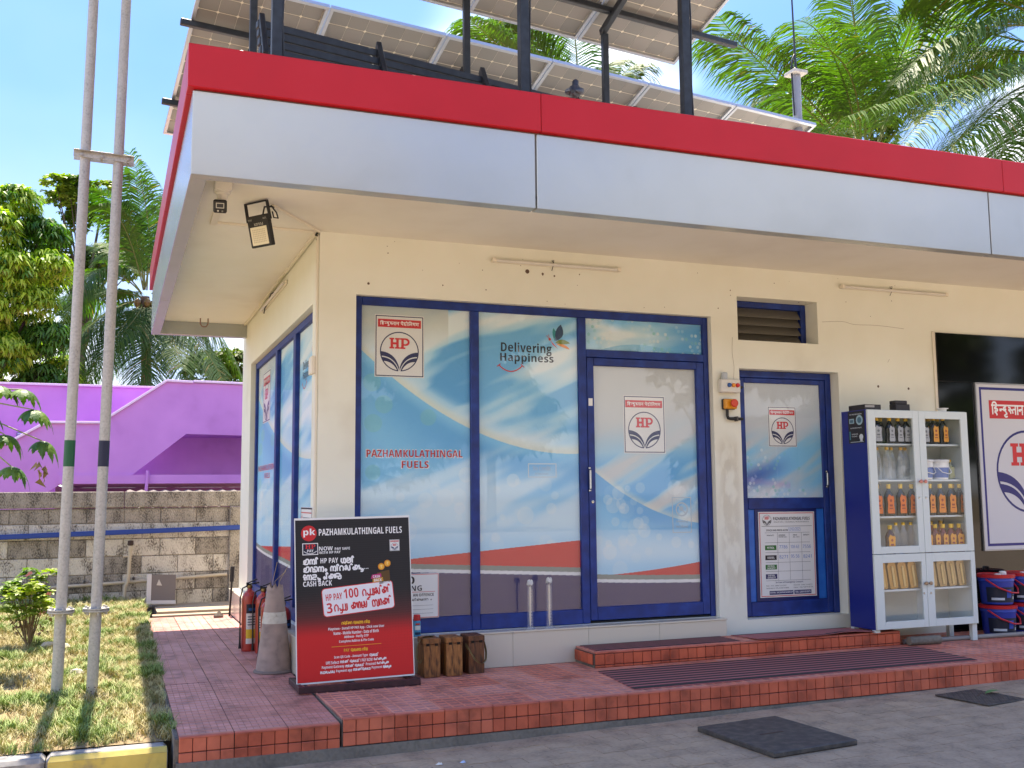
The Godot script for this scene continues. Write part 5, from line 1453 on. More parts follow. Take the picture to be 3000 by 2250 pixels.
func make_wall_devices() -> void:
	var t := thing("button_box", "white switch box with blue, orange and red buttons between the doors", "switch box", V(3.41, 2.275, 0.0))
	var mb := MB.new(); mb.bb(-0.094, 0.0, 0.001, 0.094, 0.112, 0.06, 0.008); obj("housing", mb, M.white_plastic, t)
	var cs := [mat(40, 84, 150, 0.35), mat(226, 142, 36, 0.35), mat(200, 34, 40, 0.35)]
	for k in 3:
		mb = MB.new(); mb.xf = Transform3D(Basis(V(1, 0, 0), PI / 2), V(-0.02 + k * 0.04, 0.062, 0.06)); mb.lathe([Vector2(0.018, 0.0), Vector2(0.018, 0.01), Vector2(0.014, 0.018), Vector2(0, 0.02)], 16); obj("button", mb, cs[k], t)
	mb = MB.new(); mb.lathe([Vector2(0.0, 0.112), Vector2(0.026, 0.112), Vector2(0.026, 0.165), Vector2(0.022, 0.17), Vector2(0, 0.171)], 16, V(-0.045, 0.0, 0.032)); obj("lamp_cap", mb, mat(176, 182, 186, 0.3), t)
	mb = MB.new(); mb.tube([V(0.094, 0.05, 0.03), V(0.12, 0.05, 0.03), V(0.13, 0.05, 0.0)], 0.012, 8); obj("gland", mb, M.black, t)
	t = thing("emergency_stop", "yellow emergency stop box with a red push button and black conduit", "switch box", V(3.412, 2.14, 0.0))
	mb = MB.new(); mb.bb(-0.062, 0.0, 0.001, 0.05, 0.082, 0.065, 0.008); obj("housing", mb, mat(222, 150, 30, 0.4), t)
	mb = MB.new(); mb.bb(-0.066, -0.003, 0.0005, 0.054, 0.085, 0.03, 0.006); obj("back_shell", mb, M.black, t)
	mb = MB.new(); mb.xf = Transform3D(Basis(V(1, 0, 0), PI / 2), V(0.004, 0.045, 0.065)); mb.lathe([Vector2(0.02, 0.0), Vector2(0.02, 0.014), Vector2(0.033, 0.018), Vector2(0.034, 0.03), Vector2(0.028, 0.036), Vector2(0, 0.038)], 20); obj("push_button", mb, mat(206, 66, 40, 0.4), t)
	mb = MB.new(); mb.tube([V(-0.03, 0.0, 0.03), V(-0.03, -0.055, 0.03), V(-0.022, -0.075, 0.03), V(0.0, -0.08, 0.03), V(0.118, -0.08, 0.03)], 0.013, 10); obj("conduit", mb, M.black, t)
	mb = MB.new(); mb.bb(0.055, -0.1, 0.001, 0.068, -0.06, 0.045, 0.002); obj("clip", mb, mat(90, 84, 80, 0.6), t)
	# tube light battens
	var specs := [[V(1.318, 3.228, 0), 1.1, 0.0, "slim cream tube light batten above the shop window"], [V(4.60, 3.238, 0), 1.2, 0.0, "slim cream tube light batten above the glass cabinet"]]
	for q in specs:
		t = thing("tube_light", q[3], "light", q[0], 0.0, "tube light battens")
		mb = MB.new(); mb.bb(0, 0.0, 0.001, q[1], 0.03, 0.022, 0.004); obj("batten", mb, M.casing, t)
		mb = MB.new(); mb.tube([V(0.03, 0.014, 0.034), V(q[1] - 0.03, 0.014, 0.034)], 0.0125, 10); obj("tube", mb, M.white_plastic, t)
		for x in [0.0, q[1] - 0.03]:
			mb = MB.new(); mb.bb(x, -0.002, 0.0225, x + 0.03, 0.032, 0.05, 0.003); obj("end_cap", mb, M.casing, t)
		mb = MB.new(); mb.tube([V(q[1] * 0.48, 0.03, 0.01), V(q[1] * 0.46, 0.05, 0.015), V(q[1] * 0.47, 0.052, 0.03), V(q[1] * 0.462, 0.0, 0.03), V(q[1] * 0.46, -0.03, 0.012)], 0.003, 6); obj("wire", mb, M.black, t)
	t = thing("tube_light", "tube light batten with dangling black wires on the side wall", "light", V(0, 3.26, -1.45), 0.0, "tube light battens")
	mb = MB.new(); mb.bb(-0.02, 0.0, -1.5, -0.001, 0.035, 0.0, 0.004); obj("batten", mb, M.casing, t)
	mb = MB.new(); mb.tube([V(-0.032, 0.016, -1.46), V(-0.032, 0.016, -0.04)], 0.0125, 10); obj("tube", mb, M.white_plastic, t)
	mb = MB.new(); mb.tube([V(-0.01, 0.04, -0.55), V(-0.035, 0.055, -0.75), V(-0.03, 0.02, -0.95), V(-0.028, -0.0, -1.2), V(-0.03, -0.045, -1.24)], 0.006, 6); obj("wire", mb, M.black, t)

func make_soffit_things() -> void:
	# cable casings on the soffit and down the corner
	var t := thing("cable_casing", "cream cable casing running over the soffit and down the wall corner", "casing", V(0, 0, 0))
	var run := func(a: Vector3, b: Vector3, w: float):
		var mb := MB.new(); mb.bar(a, b, w, 0.016); obj("casing_run", mb, M.casing, t)
	run.call(V(-0.42, 3.3515, 0.58), V(-0.012, 3.3515, 0.03), 0.022)
	run.call(V(-0.74, 3.3515, 0.03), V(-0.03, 3.3515, 0.0), 0.022)
	run.call(V(-0.755, 3.3515, 0.85), V(-0.745, 3.3515, -0.02), 0.045)
	run.call(V(-0.025, 3.3515, -0.03), V(-0.025, 3.3515, -4.25), 0.022)
	var mb := MB.new(); mb.bb(-0.02, 0.46, -0.05, -0.001, 3.34, -0.012, 0.003); obj("casing_run", mb, M.casing, t)
	mb = MB.new(); mb.bb(-0.05, 2.32, -0.12, -0.0205, 2.45, -0.008, 0.006); obj("junction_box", mb, M.casing, t)
	mb = MB.new(); mb.tube([V(-0.02, 3.345, 0.02), V(-0.03, 3.33, 0.0), V(-0.012, 3.33, -0.02), V(-0.015, 3.3, -0.03)], 0.008, 6); obj("cable", mb, M.black, t)
	# security camera
	t = thing("security_camera", "white bullet security camera with a black face under the roof corner", "camera", V(-0.773, 3.36, 0.94))
	mb = MB.new(); mb.bb(-0.052, -0.055, -0.052, 0.052, -0.0005, 0.052, 0.004); obj("mount_box", mb, M.white_plastic, t)
	mb = MB.new(); mb.lathe([Vector2(0.03, -0.1), Vector2(0.033, -0.075), Vector2(0.045, -0.066), Vector2(0.045, -0.046)], 18); mb.lathe([Vector2(0.0, -0.132), Vector2(0.022, -0.126), Vector2(0.031, -0.108), Vector2(0.03, -0.1)], 18); obj("bracket", mb, M.white_plastic, t)
	var fw := V(-0.12, -0.35, 1.0).normalized()
	var bz := Basis.looking_at(-fw)
	var tr := Transform3D(bz.scaled(V(1.15, 1.15, 1.15)), V(-0.012, -0.14, 0.0))
	mb = MB.new(); mb.xf = tr * Transform3D(Basis(V(1, 0, 0), PI / 2), V(0, 0, 0)); mb.lathe([Vector2(0.0, -0.09), Vector2(0.03, -0.09), Vector2(0.035, -0.08), Vector2(0.036, 0.055), Vector2(0.034, 0.06)], 20); obj("body", mb, M.white_plastic, t)
	mb = MB.new(); mb.xf = tr; mb.bbox(V(0, 0, 0.06), V(0.07, 0.07, 0.016), 0.012); obj("face", mb, M.black, t)
	mb = MB.new(); mb.xf = tr; mb.col = lin(190, 188, 180); mb.frame(-0.021, -0.01, 0.021, 0.018, 0.004, 0.069); mb.disc(-0.01, -0.024, 0.005, 0.069, 10); mb.col = lin(120, 118, 112); mb.disc(0.012, -0.025, 0.005, 0.069, 10); mb.col = lin(50, 50, 54); mb.rect(-0.017, -0.006, 0.017, 0.014, 0.069); obj("lens_window", mb, M.vc, t)
	# floodlight hanging from the soffit, turned towards the lawn and tilted down
	t = thing("floodlight", "black rectangular floodlight hanging upside down from the soffit", "light", V(-0.535, 3.36, 0.635))
	tr = Transform3D(Basis(V(0.6, 0, 0.8), V(0, 1, 0), V(-0.8, 0, 0.6)) * Basis(V(1, 0, 0), 0.26), V(0.0, -0.012, 0.0))
	mb = MB.new(); mb.xf = tr; mb.bbox(V(0, -0.185, 0), V(0.19, 0.205, 0.034), 0.006); obj("housing", mb, mat(16, 16, 18, 0.5), t)
	mb = MB.new(); mb.xf = tr; mb.bbox(V(0, -0.215, 0.0185), V(0.145, 0.118, 0.006), 0.0025); obj("lens", mb, mat(222, 214, 186, 0.2), t)
	mb = MB.new(); mb.xf = tr; mb.col = lin(186, 176, 150)
	for i in 8:
		for j in 7: mb.rect(-0.055 + i * 0.0145, -0.258 + j * 0.013, -0.045 + i * 0.0145, -0.25 + j * 0.013, 0.0217)
	obj("led_array", mb, M.vc, t); t.get_child(-1).set_meta("kind", "stuff")
	mb = MB.new(); mb.xf = tr * Transform3D(Basis(V(0, 0, 1), PI), V(0.0, -0.28, 0.0176)); mb.col = lin(170, 168, 160)
	mb.text("FULUX", sans_bold, -0.045, -0.148, 0.08, 0.017, 0.0); mb.text("50W", sans, -0.08, -0.178, 0.03, 0.012, 0.0); mb.text("IP66", sans, 0.048, -0.178, 0.032, 0.012, 0.0)
	obj("lettering", mb, M.vc, t)
	mb = MB.new(); mb.xf = tr
	for s in [-1.0, 1.0]: mb.bar(V(s * 0.1, -0.12, 0.0), V(s * 0.096, -0.002, 0.0), 0.01, 0.022, V(0, 0, 1))
	mb.bar(V(-0.1, 0.0, 0.0), V(0.1, 0.0, 0.0), 0.022, 0.01)
	obj("bracket", mb, M.black, t)
	mb = MB.new(); mb.tube([V(0.04, -0.1, 0.03), V(0.05, -0.045, 0.03), V(0.1, -0.03, 0.0), V(0.12, -0.02, -0.05)], 0.006, 6); mb.tube([V(0.1, -0.01, -0.04), V(0.14, -0.05, -0.06), V(0.15, -0.09, -0.05), V(0.12, -0.09, -0.04), V(0.11, -0.05, -0.04)], 0.005, 6); obj("cable", mb, M.black, t)
	t = thing("ceiling_hook", "small rusty ring hook in the soffit near its rear edge", "hook", V(-0.48, 3.36, -4.0))
	mb = MB.new(); mb.tube([V(-0.04, 0, 0), V(-0.04, -0.06, 0), V(-0.02, -0.09, 0), V(0.02, -0.09, 0), V(0.04, -0.06, 0), V(0.04, 0.0, 0)], 0.007, 6); obj("ring", mb, mat(130, 96, 80, 0.7), t)

# ---------------------------------------------------------------- right side: price board, cabinet, sign, buckets
func make_price_board() -> void:
	var t := thing("price_board", "white stock and price notice board on the lower half of the blue door", "board", V(3.745, 0.572, -0.12))
	var tr := Transform3D(Basis(V(0, 0, 1), -0.006), Vector3.ZERO)
	var W := 0.572
	var H := 0.715
	var mb := MB.new(); mb.xf = tr; mb.bb(-0.03, -0.03, -0.0098, W + 0.03, H + 0.03, -0.001, 0.002); obj("backing_board", mb, mat(14, 26, 92, 0.4), t)
	mb = MB.new(); mb.xf = tr; mb.bb(0, 0, -0.0008, W, H, 0.006, 0.001); obj("panel", mb, M.white, t)
	mb = MB.new(); mb.xf = tr
	var z := 0.007
	mb.col = lin(200, 50, 62); mb.frame(0.008, 0.008, W - 0.008, H - 0.008, 0.006, z)
	var blk := lin(28, 26, 34)
	leaf_ring(mb, 0.085, 0.645, 0.045, z, lin(24, 24, 40))
	mb.col = blk
	mb.text("PAZHAMKULATHINGAL FUELS", sans_bold, 0.148, 0.645, 0.375, 0.026, z); mb.text("DEALER HPCL, CHUNANGAD, MURUKKUMPATTA", sans, 0.155, 0.622, 0.36, 0.012, z)
	mb.rect(0.03, 0.592, W - 0.03, 0.595, z)
	mb.text("STOCK AND PRICE AS ON", sans_bold, 0.075, 0.552, 0.22, 0.015, z)
	for y in [0.538, 0.455, 0.372, 0.289, 0.215, 0.138]: mb.rect(0.06, y, W - 0.055, y + 0.002, z)
	for x in [0.185, 0.305, 0.43]: mb.rect(x, 0.139, x + 0.002, 0.538, z)
	mb.text("PRODUCT", sans_bold, 0.08, 0.512, 0.07, 0.011, z); mb.text("OPENING", sans_bold, 0.198, 0.512, 0.066, 0.011, z); mb.text("STOCK (Ltr.)", sans_bold, 0.198, 0.496, 0.084, 0.012, z)
	mb.text("PRICE", sans_bold, 0.345, 0.512, 0.042, 0.011, z); mb.text("(Rs. / Ltr.)", sans_bold, 0.345, 0.494, 0.065, 0.013, z); mb.text("DENSITY", sans_bold, 0.452, 0.512, 0.062, 0.011, z)
	var rows := [["PETROL", lin(34, 110, 40), 0.4], ["DIESEL", lin(20, 20, 34), 0.317], ["PETROL DENSITY", lin(34, 110, 40), 0.238], ["DIESEL DENSITY", lin(22, 24, 90), 0.16]]
	for r in rows:
		mb.col = r[1]; mb.rect(0.058, r[2] - 0.006, 0.172, r[2] + 0.034, z)
		mb.col = lin(232, 232, 228)
		var wd: PackedStringArray = (r[0] as String).split(" ")
		if wd.size() == 1: mb.text(wd[0], sans_bold, 0.08, r[2] + 0.006, 0.07, 0.016, z + 0.0005)
		else:
			mb.text(wd[0], sans_bold, 0.08, r[2] + 0.016, 0.07, 0.013, z + 0.0005); mb.text(wd[1], sans_bold, 0.076, r[2] - 0.002, 0.08, 0.013, z + 0.0005)
	# figures filled in by pen
	mb.col = lin(92, 124, 186)
	mb.text("12/02/2025", sans, 0.3, 0.556, 0.125, 0.026, z); mb.rect(0.298, 0.55, 0.43, 0.5515, z)
	for q in [["7786", 0.2, 0.405], ["106 63", 0.318, 0.405], ["7556", 0.44, 0.405], ["8271", 0.2, 0.322], ["95 56", 0.318, 0.325], ["8241", 0.445, 0.322]]: mb.text(q[0], sans, q[1], q[2], 0.085, 0.028, z)
	mb.col = lin(70, 74, 110)
	mb.text("In Case of Emergency Contact:", sans_bold, 0.155, 0.112, 0.28, 0.019, z)
	mb.col = blk
	mb.text("Fire : 101, 0466 2222501", sans, 0.06, 0.09, 0.2, 0.012, z); mb.text("Hospital : 0466 2244423", sans, 0.335, 0.09, 0.19, 0.012, z)
	mb.text("Ambulance :108, 07947415806", sans, 0.06, 0.07, 0.225, 0.012, z); mb.text("Police : 100, 94979 87156", sans, 0.335, 0.07, 0.2, 0.012, z)
	mb.col = lin(22, 24, 92); mb.rect(0.09, 0.022, 0.33, 0.054, z); mb.rect(0.34, 0.022, 0.515, 0.054, z)
	mb.col = lin(232, 232, 236); mb.text("GSTIN: 32CJMPM2424B1ZP", sans_bold, 0.096, 0.03, 0.228, 0.016, z + 0.0005); mb.text("TIN: 32091010571", sans_bold, 0.348, 0.03, 0.158, 0.016, z + 0.0005)
	obj("lettering", mb, M.print, t)

func make_cabinet() -> void:
	var t := thing("glass_cabinet", "tall white glass door cabinet with a blue side, full of oil bottles", "cabinet", V(4.409, 0.2, 0.19))
	var blue := mat(16, 32, 122, 0.4)
	var wt := mat(206, 214, 210, 0.35)
	var y0 := 0.139
	var y1 := 1.923
	var D := 0.30
	var W := 1.061
	var box := func(called, m, a): 
		var mb := MB.new(); mb.bb(a[0], a[1], a[2], a[3], a[4], a[5], 0.002); obj(called, mb, m, t)
	box.call("side_panel", blue, [0.0, y0, 0.0, 0.014, y1, D]); box.call("side_panel", wt, [W - 0.014, y0, 0.0, W, y1, D])
	box.call("back_panel", mat(186, 190, 186, 0.6), [0.0145, y0 + 0.02, 0.0, W - 0.0145, y1 - 0.02, 0.012])
	box.call("top_panel", wt, [0.0145, y1 - 0.016, 0.0125, W - 0.0145, y1, D]); box.call("bottom_panel", wt, [0.0145, y0, 0.0125, W - 0.0145, y0 + 0.016, D])
	for y in [1.645, 1.346, 1.046, 0.735, 0.45]:
		box.call("shelf", wt, [0.0145, y - 0.016, 0.0125, W - 0.0145, y, D - 0.03])
	box.call("divider", wt, [W / 2 - 0.008, y0 + 0.017, 0.2, W / 2 + 0.008, y1 - 0.017, D - 0.0005])
	for x in [0.0, W - 0.05]:
		for z in [0.0, 0.26]:
			var low := 0.1165 if x == 0.0 else 0.0012
			box.call("leg", wt, [x, low, z, x + 0.05, y0 - 0.0005, z + 0.04])
	# four doors: white borders round clear panes
	var gl := glass(0.02, 228, 240, 236)
	var doors := [[0.002, 0.745, 0.529, 1.918, 0.078, 0.802, 0.468, 1.855], [0.532, 0.745, 1.059, 1.918, 0.6, 0.802, 0.985, 1.855], [0.002, 0.143, 0.529, 0.739, 0.088, 0.202, 0.485, 0.672], [0.532, 0.143, 1.059, 0.739, 0.608, 0.202, 1.012, 0.668]]
	for k in 4:
		var q: Array = doors[k]
		var d := part("door", t)
		var z0 := D + 0.002
		var z1 := D + 0.022
		for a in [[q[0], q[1], q[4], q[3]], [q[6], q[1], q[2], q[3]], [q[4], q[1], q[6], q[5]], [q[4], q[7], q[6], q[3]]]:
			var mb := MB.new(); mb.bb(a[0], a[1], z0, a[2], a[3], z1, 0.0015); obj("border", mb, wt, d)
		var mb := MB.new(); mb.rect(q[4], q[5], q[6], q[7], z0 + 0.01); obj("pane", mb, gl, d)
		var kx: float = q[2] - 0.022 if k % 2 == 0 else q[0] + 0.022
		var ky := 1.33 if k < 2 else 0.495
		mb = MB.new(); mb.xf = Transform3D(Basis(V(1, 0, 0), PI / 2), V(kx, ky, z1)); mb.lathe([Vector2(0.007, 0.0), Vector2(0.007, 0.012), Vector2(0.015, 0.016), Vector2(0.016, 0.024), Vector2(0, 0.027)], 14); obj("knob", mb, mat(184, 120, 110, 0.3, 0.3) if k < 2 else mat(150, 130, 110, 0.3, 0.6), d)
		mb = MB.new(); mb.xf = Transform3D(Basis(V(1, 0, 0), PI / 2), V(kx - (0.02 if k % 2 == 0 else -0.02) * 0.6, ky - (0.135 if k < 2 else 0.08), z1)); mb.lathe([Vector2(0.009, 0.0), Vector2(0.009, 0.003), Vector2(0, 0.004)], 12); obj("lock", mb, M.steel, d)
	# poster stuck on the blue side
	var p := tag(obj("side_poster", sheet(0, 0, 0.2, 0.265, 0), mat(18, 24, 34, 0.35)), "small dark product poster on the blue side of the cabinet", "poster") as MeshInstance3D
	p.transform = Transform3D(Basis(V(0, 0, 1), V(0, 1, 0), V(-1, 0, 0)), V(4.4075, 1.85, 0.275))
	var mb := MB.new()
	mb.col = lin(150, 182, 196); mb.rect(0.015, 0.165, 0.075, 0.205, 0.0006); mb.disc(0.14, 0.19, 0.042, 0.0006, 14); mb.col = lin(70, 110, 130); mb.disc(0.14, 0.19, 0.026, 0.0012, 12); mb.rect(0.025, 0.172, 0.065, 0.196, 0.0012)
	mb.col = lin(200, 210, 216); mb.text("A MOTHER BRAND PRODUCT", sans_bold, 0.025, 0.122, 0.14, 0.009, 0.0006); mb.text("FUEL TREATMENT ADDITIVE", sans_bold, 0.02, 0.235, 0.15, 0.01, 0.0006)
	mb.text("USE THE REAL POWER", sans_bold, 0.04, 0.07, 0.075, 0.01, 0.0006); mb.text("OF YOUR ENGINE", sans_bold, 0.04, 0.052, 0.065, 0.01, 0.0006); mb.disc(0.155, 0.05, 0.024, 0.0006, 14); mb.rect(0.14, 0.015, 0.17, 0.03, 0.0006); mb.rect(0.02, 0.008, 0.18, 0.012, 0.0006)
	mb.col = lin(60, 130, 150); mb.rect(0.012, 0.03, 0.026, 0.1, 0.0006)
	obj("lettering", mb, M.print, p)
	# on top of the cabinet
	var b := thing("carton", "flat dark carton lying on the left end of the cabinet top", "box", V(4.5, 2.1235, 0.36))
	mb = MB.new(); mb.bb(-0.07, 0, -0.1, 0.1, 0.045, 0.1, 0.003); obj("carton_body", mb, mat(34, 34, 38, 0.5), b)
	mb = MB.new(); mb.bb(-0.065, 0.02, 0.1005, 0.03, 0.038, 0.102, 0.0005); obj("printed_strip", mb, mat(150, 148, 144, 0.5), b)
	b = thing("charger_box", "small black stepped plastic box on the middle of the cabinet top", "box", V(4.83, 2.1235, 0.42))
	mb = MB.new(); mb.bb(-0.075, 0, -0.04, 0.075, 0.055, 0.04, 0.004); obj("lower_half", mb, mat(26, 24, 30, 0.5), b)
	mb = MB.new(); mb.bb(-0.075, 0.0555, -0.038, 0.05, 0.085, 0.038, 0.004); obj("upper_half", mb, mat(30, 28, 34, 0.5), b)
	b = thing("white_cup", "small white plastic cup on the right end of the cabinet top", "cup", V(5.29, 2.1235, 0.42))
	mb = MB.new(); mb.lathe([Vector2(0, 0), Vector2(0.032, 0.0), Vector2(0.036, 0.024), Vector2(0.05, 0.026), Vector2(0.05, 0.032), Vector2(0.0, 0.032)], 16); obj("cup_body", mb, M.white, b)
	fill_cabinet()

func oil_bottle(label: String, group: String, at: Vector3, body: Material, cap: Material, lab: Color, h := 0.2, lab2 := Color(0, 0, 0)) -> void:
	var t := thing("oil_bottle", label, "bottle", at, rnd(-0.2, 0.2), group)
	var r := 0.045
	var mb := MB.new()
	mb.lathe([Vector2(0, 0.0), Vector2(r * 0.94, 0.0), Vector2(r, 0.006), Vector2(r, h * 0.18), Vector2(r * 0.92, h * 0.36), Vector2(r * 0.95, h * 0.5), Vector2(r * 0.98, h * 0.6), Vector2(r * 0.72, h * 0.72), Vector2(r * 0.36, h * 0.82), Vector2(r * 0.33, h * 0.87), Vector2(0, h * 0.87)], 18, Vector3.ZERO, 1.0, 0.62)
	obj("bottle_body", mb, body, t)
	mb = MB.new(); mb.lathe([Vector2(r * 0.38, h * 0.86), Vector2(r * 0.4, h * 0.99), Vector2(r * 0.34, h), Vector2(0, h)], 14); obj("cap", mb, cap, t)
	mb = MB.new()
	mb.col = lab
	var p := []
	for q in [[-0.03, 0.08], [0.03, 0.08], [0.034, 0.15], [0.027, 0.36], [0.032, 0.56], [0.023, 0.64], [0.008, 0.62], [-0.015, 0.68], [-0.031, 0.57], [-0.027, 0.36], [-0.034, 0.15]]: p.append(Vector2(q[0], q[1] * h))
	mb.poly(p, r * 0.64 + 0.001)
	if lab2.a > 0 and lab2.r > 0.001:
		mb.col = lab2; mb.rect(-0.014, 0.3 * h, 0.014, 0.36 * h, r * 0.64 + 0.0016); mb.rect(-0.017, 0.22 * h, 0.017, 0.25 * h, r * 0.64 + 0.0016); mb.disc(0.0, 0.48 * h, 0.011, r * 0.64 + 0.0016, 10)
	obj("paper_label", mb, M.vc, t)

func fill_cabinet() -> void:
	var dark := mat(20, 17, 16, 0.2)
	var yc := mat(232, 188, 24, 0.4)
	var silver := lin(176, 178, 178)
	var gold := lin(222, 156, 52)
	var orange := lin(226, 116, 44)
	var red := lin(150, 50, 40)
	var fl := [1.8465, 1.5475, 1.2475, 0.9365, 0.6515]
	for x in [4.575, 4.71, 4.80, 4.885, 5.075]: oil_bottle("black oil bottle with a silver label on the top cabinet shelf", "black bottles on the top shelf", V(x, fl[0], 0.42), dark, yc, silver, 0.22, lin(110, 112, 116))
	for x in [5.18, 5.285]: oil_bottle("black oil bottle with a golden label on the top cabinet shelf", "black bottles on the top shelf", V(x, fl[0], 0.42), dark, yc, gold, 0.235, red)
	for x in [4.66, 4.785, 4.9]: oil_bottle("black oil bottle with an orange label on the third cabinet shelf behind the left door", "black bottles on the third shelf", V(x, fl[2], 0.43), dark, yc, orange, 0.262, red)
	for x in [5.095, 5.205, 5.32]: oil_bottle("black oil bottle with an orange label on the third cabinet shelf behind the right door", "black bottles on the third shelf", V(x, fl[2], 0.43), dark, yc, lin(226, 140, 54), 0.262, red)
	oil_bottle("single dark brown oil bottle with an orange label beside clear bottles", "bottles on the fourth shelf", V(4.645, fl[3], 0.44), mat(60, 22, 14, 0.2), yc, gold, 0.235, red)
	for x in [5.13, 5.215, 5.3]: oil_bottle("oil bottle with a painted red reflection and an orange label on the fourth shelf", "bottles on the fourth shelf", V(x, fl[3], 0.43), mat(110, 34, 16, 0.25), yc, gold, 0.235, red)  # red body tone stands in for a reflection in the cabinet glass
	for k in 5: oil_bottle("black oil bottle standing in the back of the top shelf behind the left door", "black bottles in the back of the top shelf", V(4.53 + k * 0.095, fl[0], 0.3), dark, yc, silver, 0.225)
	for k in 4: oil_bottle("black oil bottle standing in the back of the top shelf behind the right door", "black bottles in the back of the top shelf", V(5.04 + k * 0.1, fl[0], 0.3), dark, yc, gold, 0.24)
	for k in 3: oil_bottle("oil bottle with a painted red reflection standing in the back of the fourth shelf", "bottles in the back of the fourth shelf", V(5.1 + k * 0.11, fl[3], 0.3), mat(150, 60, 30, 0.25), yc, gold, 0.26)  # same reflection painted into the body colour of the back row
	for k in 3: oil_bottle("black oil bottle squeezed into the far corner of the left third shelf", "black bottles squeezed into shelf corners", V(4.53 + k * 0.012, fl[2], 0.44 - k * 0.07), dark, yc, orange, 0.262, red)
	for k in 2: oil_bottle("dark oil bottle squeezed into the far corner of the right third shelf", "black bottles squeezed into shelf corners", V(5.42, fl[2], 0.43 - k * 0.08), dark, yc, orange, 0.262, red)
	for k in 2: oil_bottle("bottle with a painted red reflection at the far end of the fourth shelf row", "bottles at the ends of the fourth shelf", V(5.39, fl[3], 0.43 - k * 0.08), mat(110, 34, 16, 0.25), yc, gold, 0.235, red)  # red reflection put into the body colour here too
	oil_bottle("bottle with a painted red reflection beside the cabinet's middle upright on the fourth shelf", "bottles at the ends of the fourth shelf", V(5.045, fl[3], 0.43), mat(110, 34, 16, 0.25), yc, gold, 0.235, red)  # body reddened like its neighbours to paint in the reflection
	# clear empty bottles
	var pet := glass(0.13, 214, 222, 222)
	var clear := func(at: Vector3, label: String, group: String, h: float, cap: Material):
		var t := thing("clear_bottle", label, "bottle", at, 0.0, group)
		var mb := MB.new()
		var r := 0.034
		var pr := [Vector2(0, 0.002), Vector2(r * 0.9, 0.0), Vector2(r, 0.01)]
		for k in 9: pr.append(Vector2(r * (1.0 if k % 2 == 0 else 0.93), h * (0.08 + 0.06 * k)))
		pr += [Vector2(r * 0.9, h * 0.68), Vector2(r * 0.4, h * 0.86), Vector2(r * 0.36, h * 0.93)]
		mb.lathe(pr, 14); obj("bottle_body", mb, pet, t)
		mb = MB.new(); mb.lathe([Vector2(r * 0.42, h * 0.91), Vector2(r * 0.42, h), Vector2(0, h)], 10); obj("cap", mb, cap, t)
	var wcap := mat(150, 144, 130, 0.5)
	for k in 6: clear.call(V(4.52 + k * 0.074, fl[1], 0.42 - 0.03 * (k % 2)), "ribbed clear plastic bottle in the packed row on the second shelf", "clear bottles on the second shelf", 0.27, mat(206, 160, 60, 0.5))
	for k in 4: clear.call(V(4.57 + k * 0.1, fl[2], 0.32), "clear bottle behind the black bottles of the left third shelf", "clear bottles on the third shelf", 0.27, wcap)
	for k in 3: clear.call(V(5.1 + k * 0.11, fl[2], 0.32), "clear bottle behind the black bottles of the right third shelf", "clear bottles on the third shelf", 0.27, wcap)
	for k in 3: clear.call(V(4.735 + k * 0.078, fl[3], 0.41), "clear bottle beside the single dark brown bottle on the fourth shelf", "clear bottles on the fourth shelf", 0.255, yc)
	oil_bottle("pale oil bottle with a yellow cap in the corner of the second shelf", "bottles on the second shelf", V(5.37, fl[1], 0.38), mat(120, 130, 90, 0.2), yc, lin(180, 180, 120), 0.17)
	# two small white pails
	for k in 2:
		var t := thing("small_pail", ["small white and blue pail against the middle of the cabinet", "small white and blue pail with its handle folded to the right"][k], "pail", V(5.07 + 0.17 * k, fl[1], 0.4), 0.0, "pails on the second shelf")
		var mb := MB.new(); mb.lathe([Vector2(0, 0), Vector2(0.068, 0.0), Vector2(0.078, 0.13), Vector2(0.0785, 0.15)], 22); obj("pail_body", mb, M.white, t)
		mb = MB.new(); mb.lathe([Vector2(0.0705, 0.015), Vector2(0.077, 0.1)], 22); obj("blue_label", mb, mat(34, 80, 160, 0.4), t)
		mb = MB.new(); mb.lathe([Vector2(0.079, 0.145), Vector2(0.085, 0.148), Vector2(0.085, 0.165), Vector2(0.07, 0.168), Vector2(0, 0.166)], 22); obj("lid", mb, M.white, t)
		mb = MB.new(); mb.tube([V(-0.078, 0.14, 0.01), V(-0.04, 0.06, 0.078), V(0.03, 0.045, 0.082), V(0.085, 0.06, 0.05), V(0.08, 0.14, 0.01)], 0.0035, 6); obj("handle", mb, M.white, t)
	# slender gold containers on the shelf of the lower doors
	var gm := mat(166, 128, 58, 0.3, 0.3)
	for k in 8:
		var right := k > 3
		var x := 4.545 + k * 0.105 if not right else 5.06 + (k - 4) * 0.105
		var t := thing("gold_bottle", "slanted gold oil container behind the lower right cabinet door" if right else "slanted gold oil container behind the lower left cabinet door", "bottle", V(x, fl[4], 0.4), 0.0, "gold containers in the lower cabinet")
		var mb := MB.new(); mb.xf = Transform3D(Basis(V(0, 0, 1), 0.12), Vector3.ZERO)
		var m2 := mat(150, 128, 84, 0.25, 0.3) if right else gm
		mb.prism(PackedVector2Array([Vector2(-0.036, 0.006), Vector2(0.036, 0.006), Vector2(0.043, 0.05), Vector2(0.041, 0.2), Vector2(0.014, 0.24), Vector2(-0.014, 0.24), Vector2(-0.045, 0.2), Vector2(-0.043, 0.05)]), -0.06, 0.06)
		obj("bottle_body", mb, m2, t)
		mb = MB.new(); mb.xf = Transform3D(Basis(V(0, 0, 1), 0.12), Vector3.ZERO); mb.bb(-0.008, 0.02, 0.0605, 0.012, 0.19, 0.068, 0.003); obj("grip_rib", mb, mat(206, 176, 108, 0.3), t)
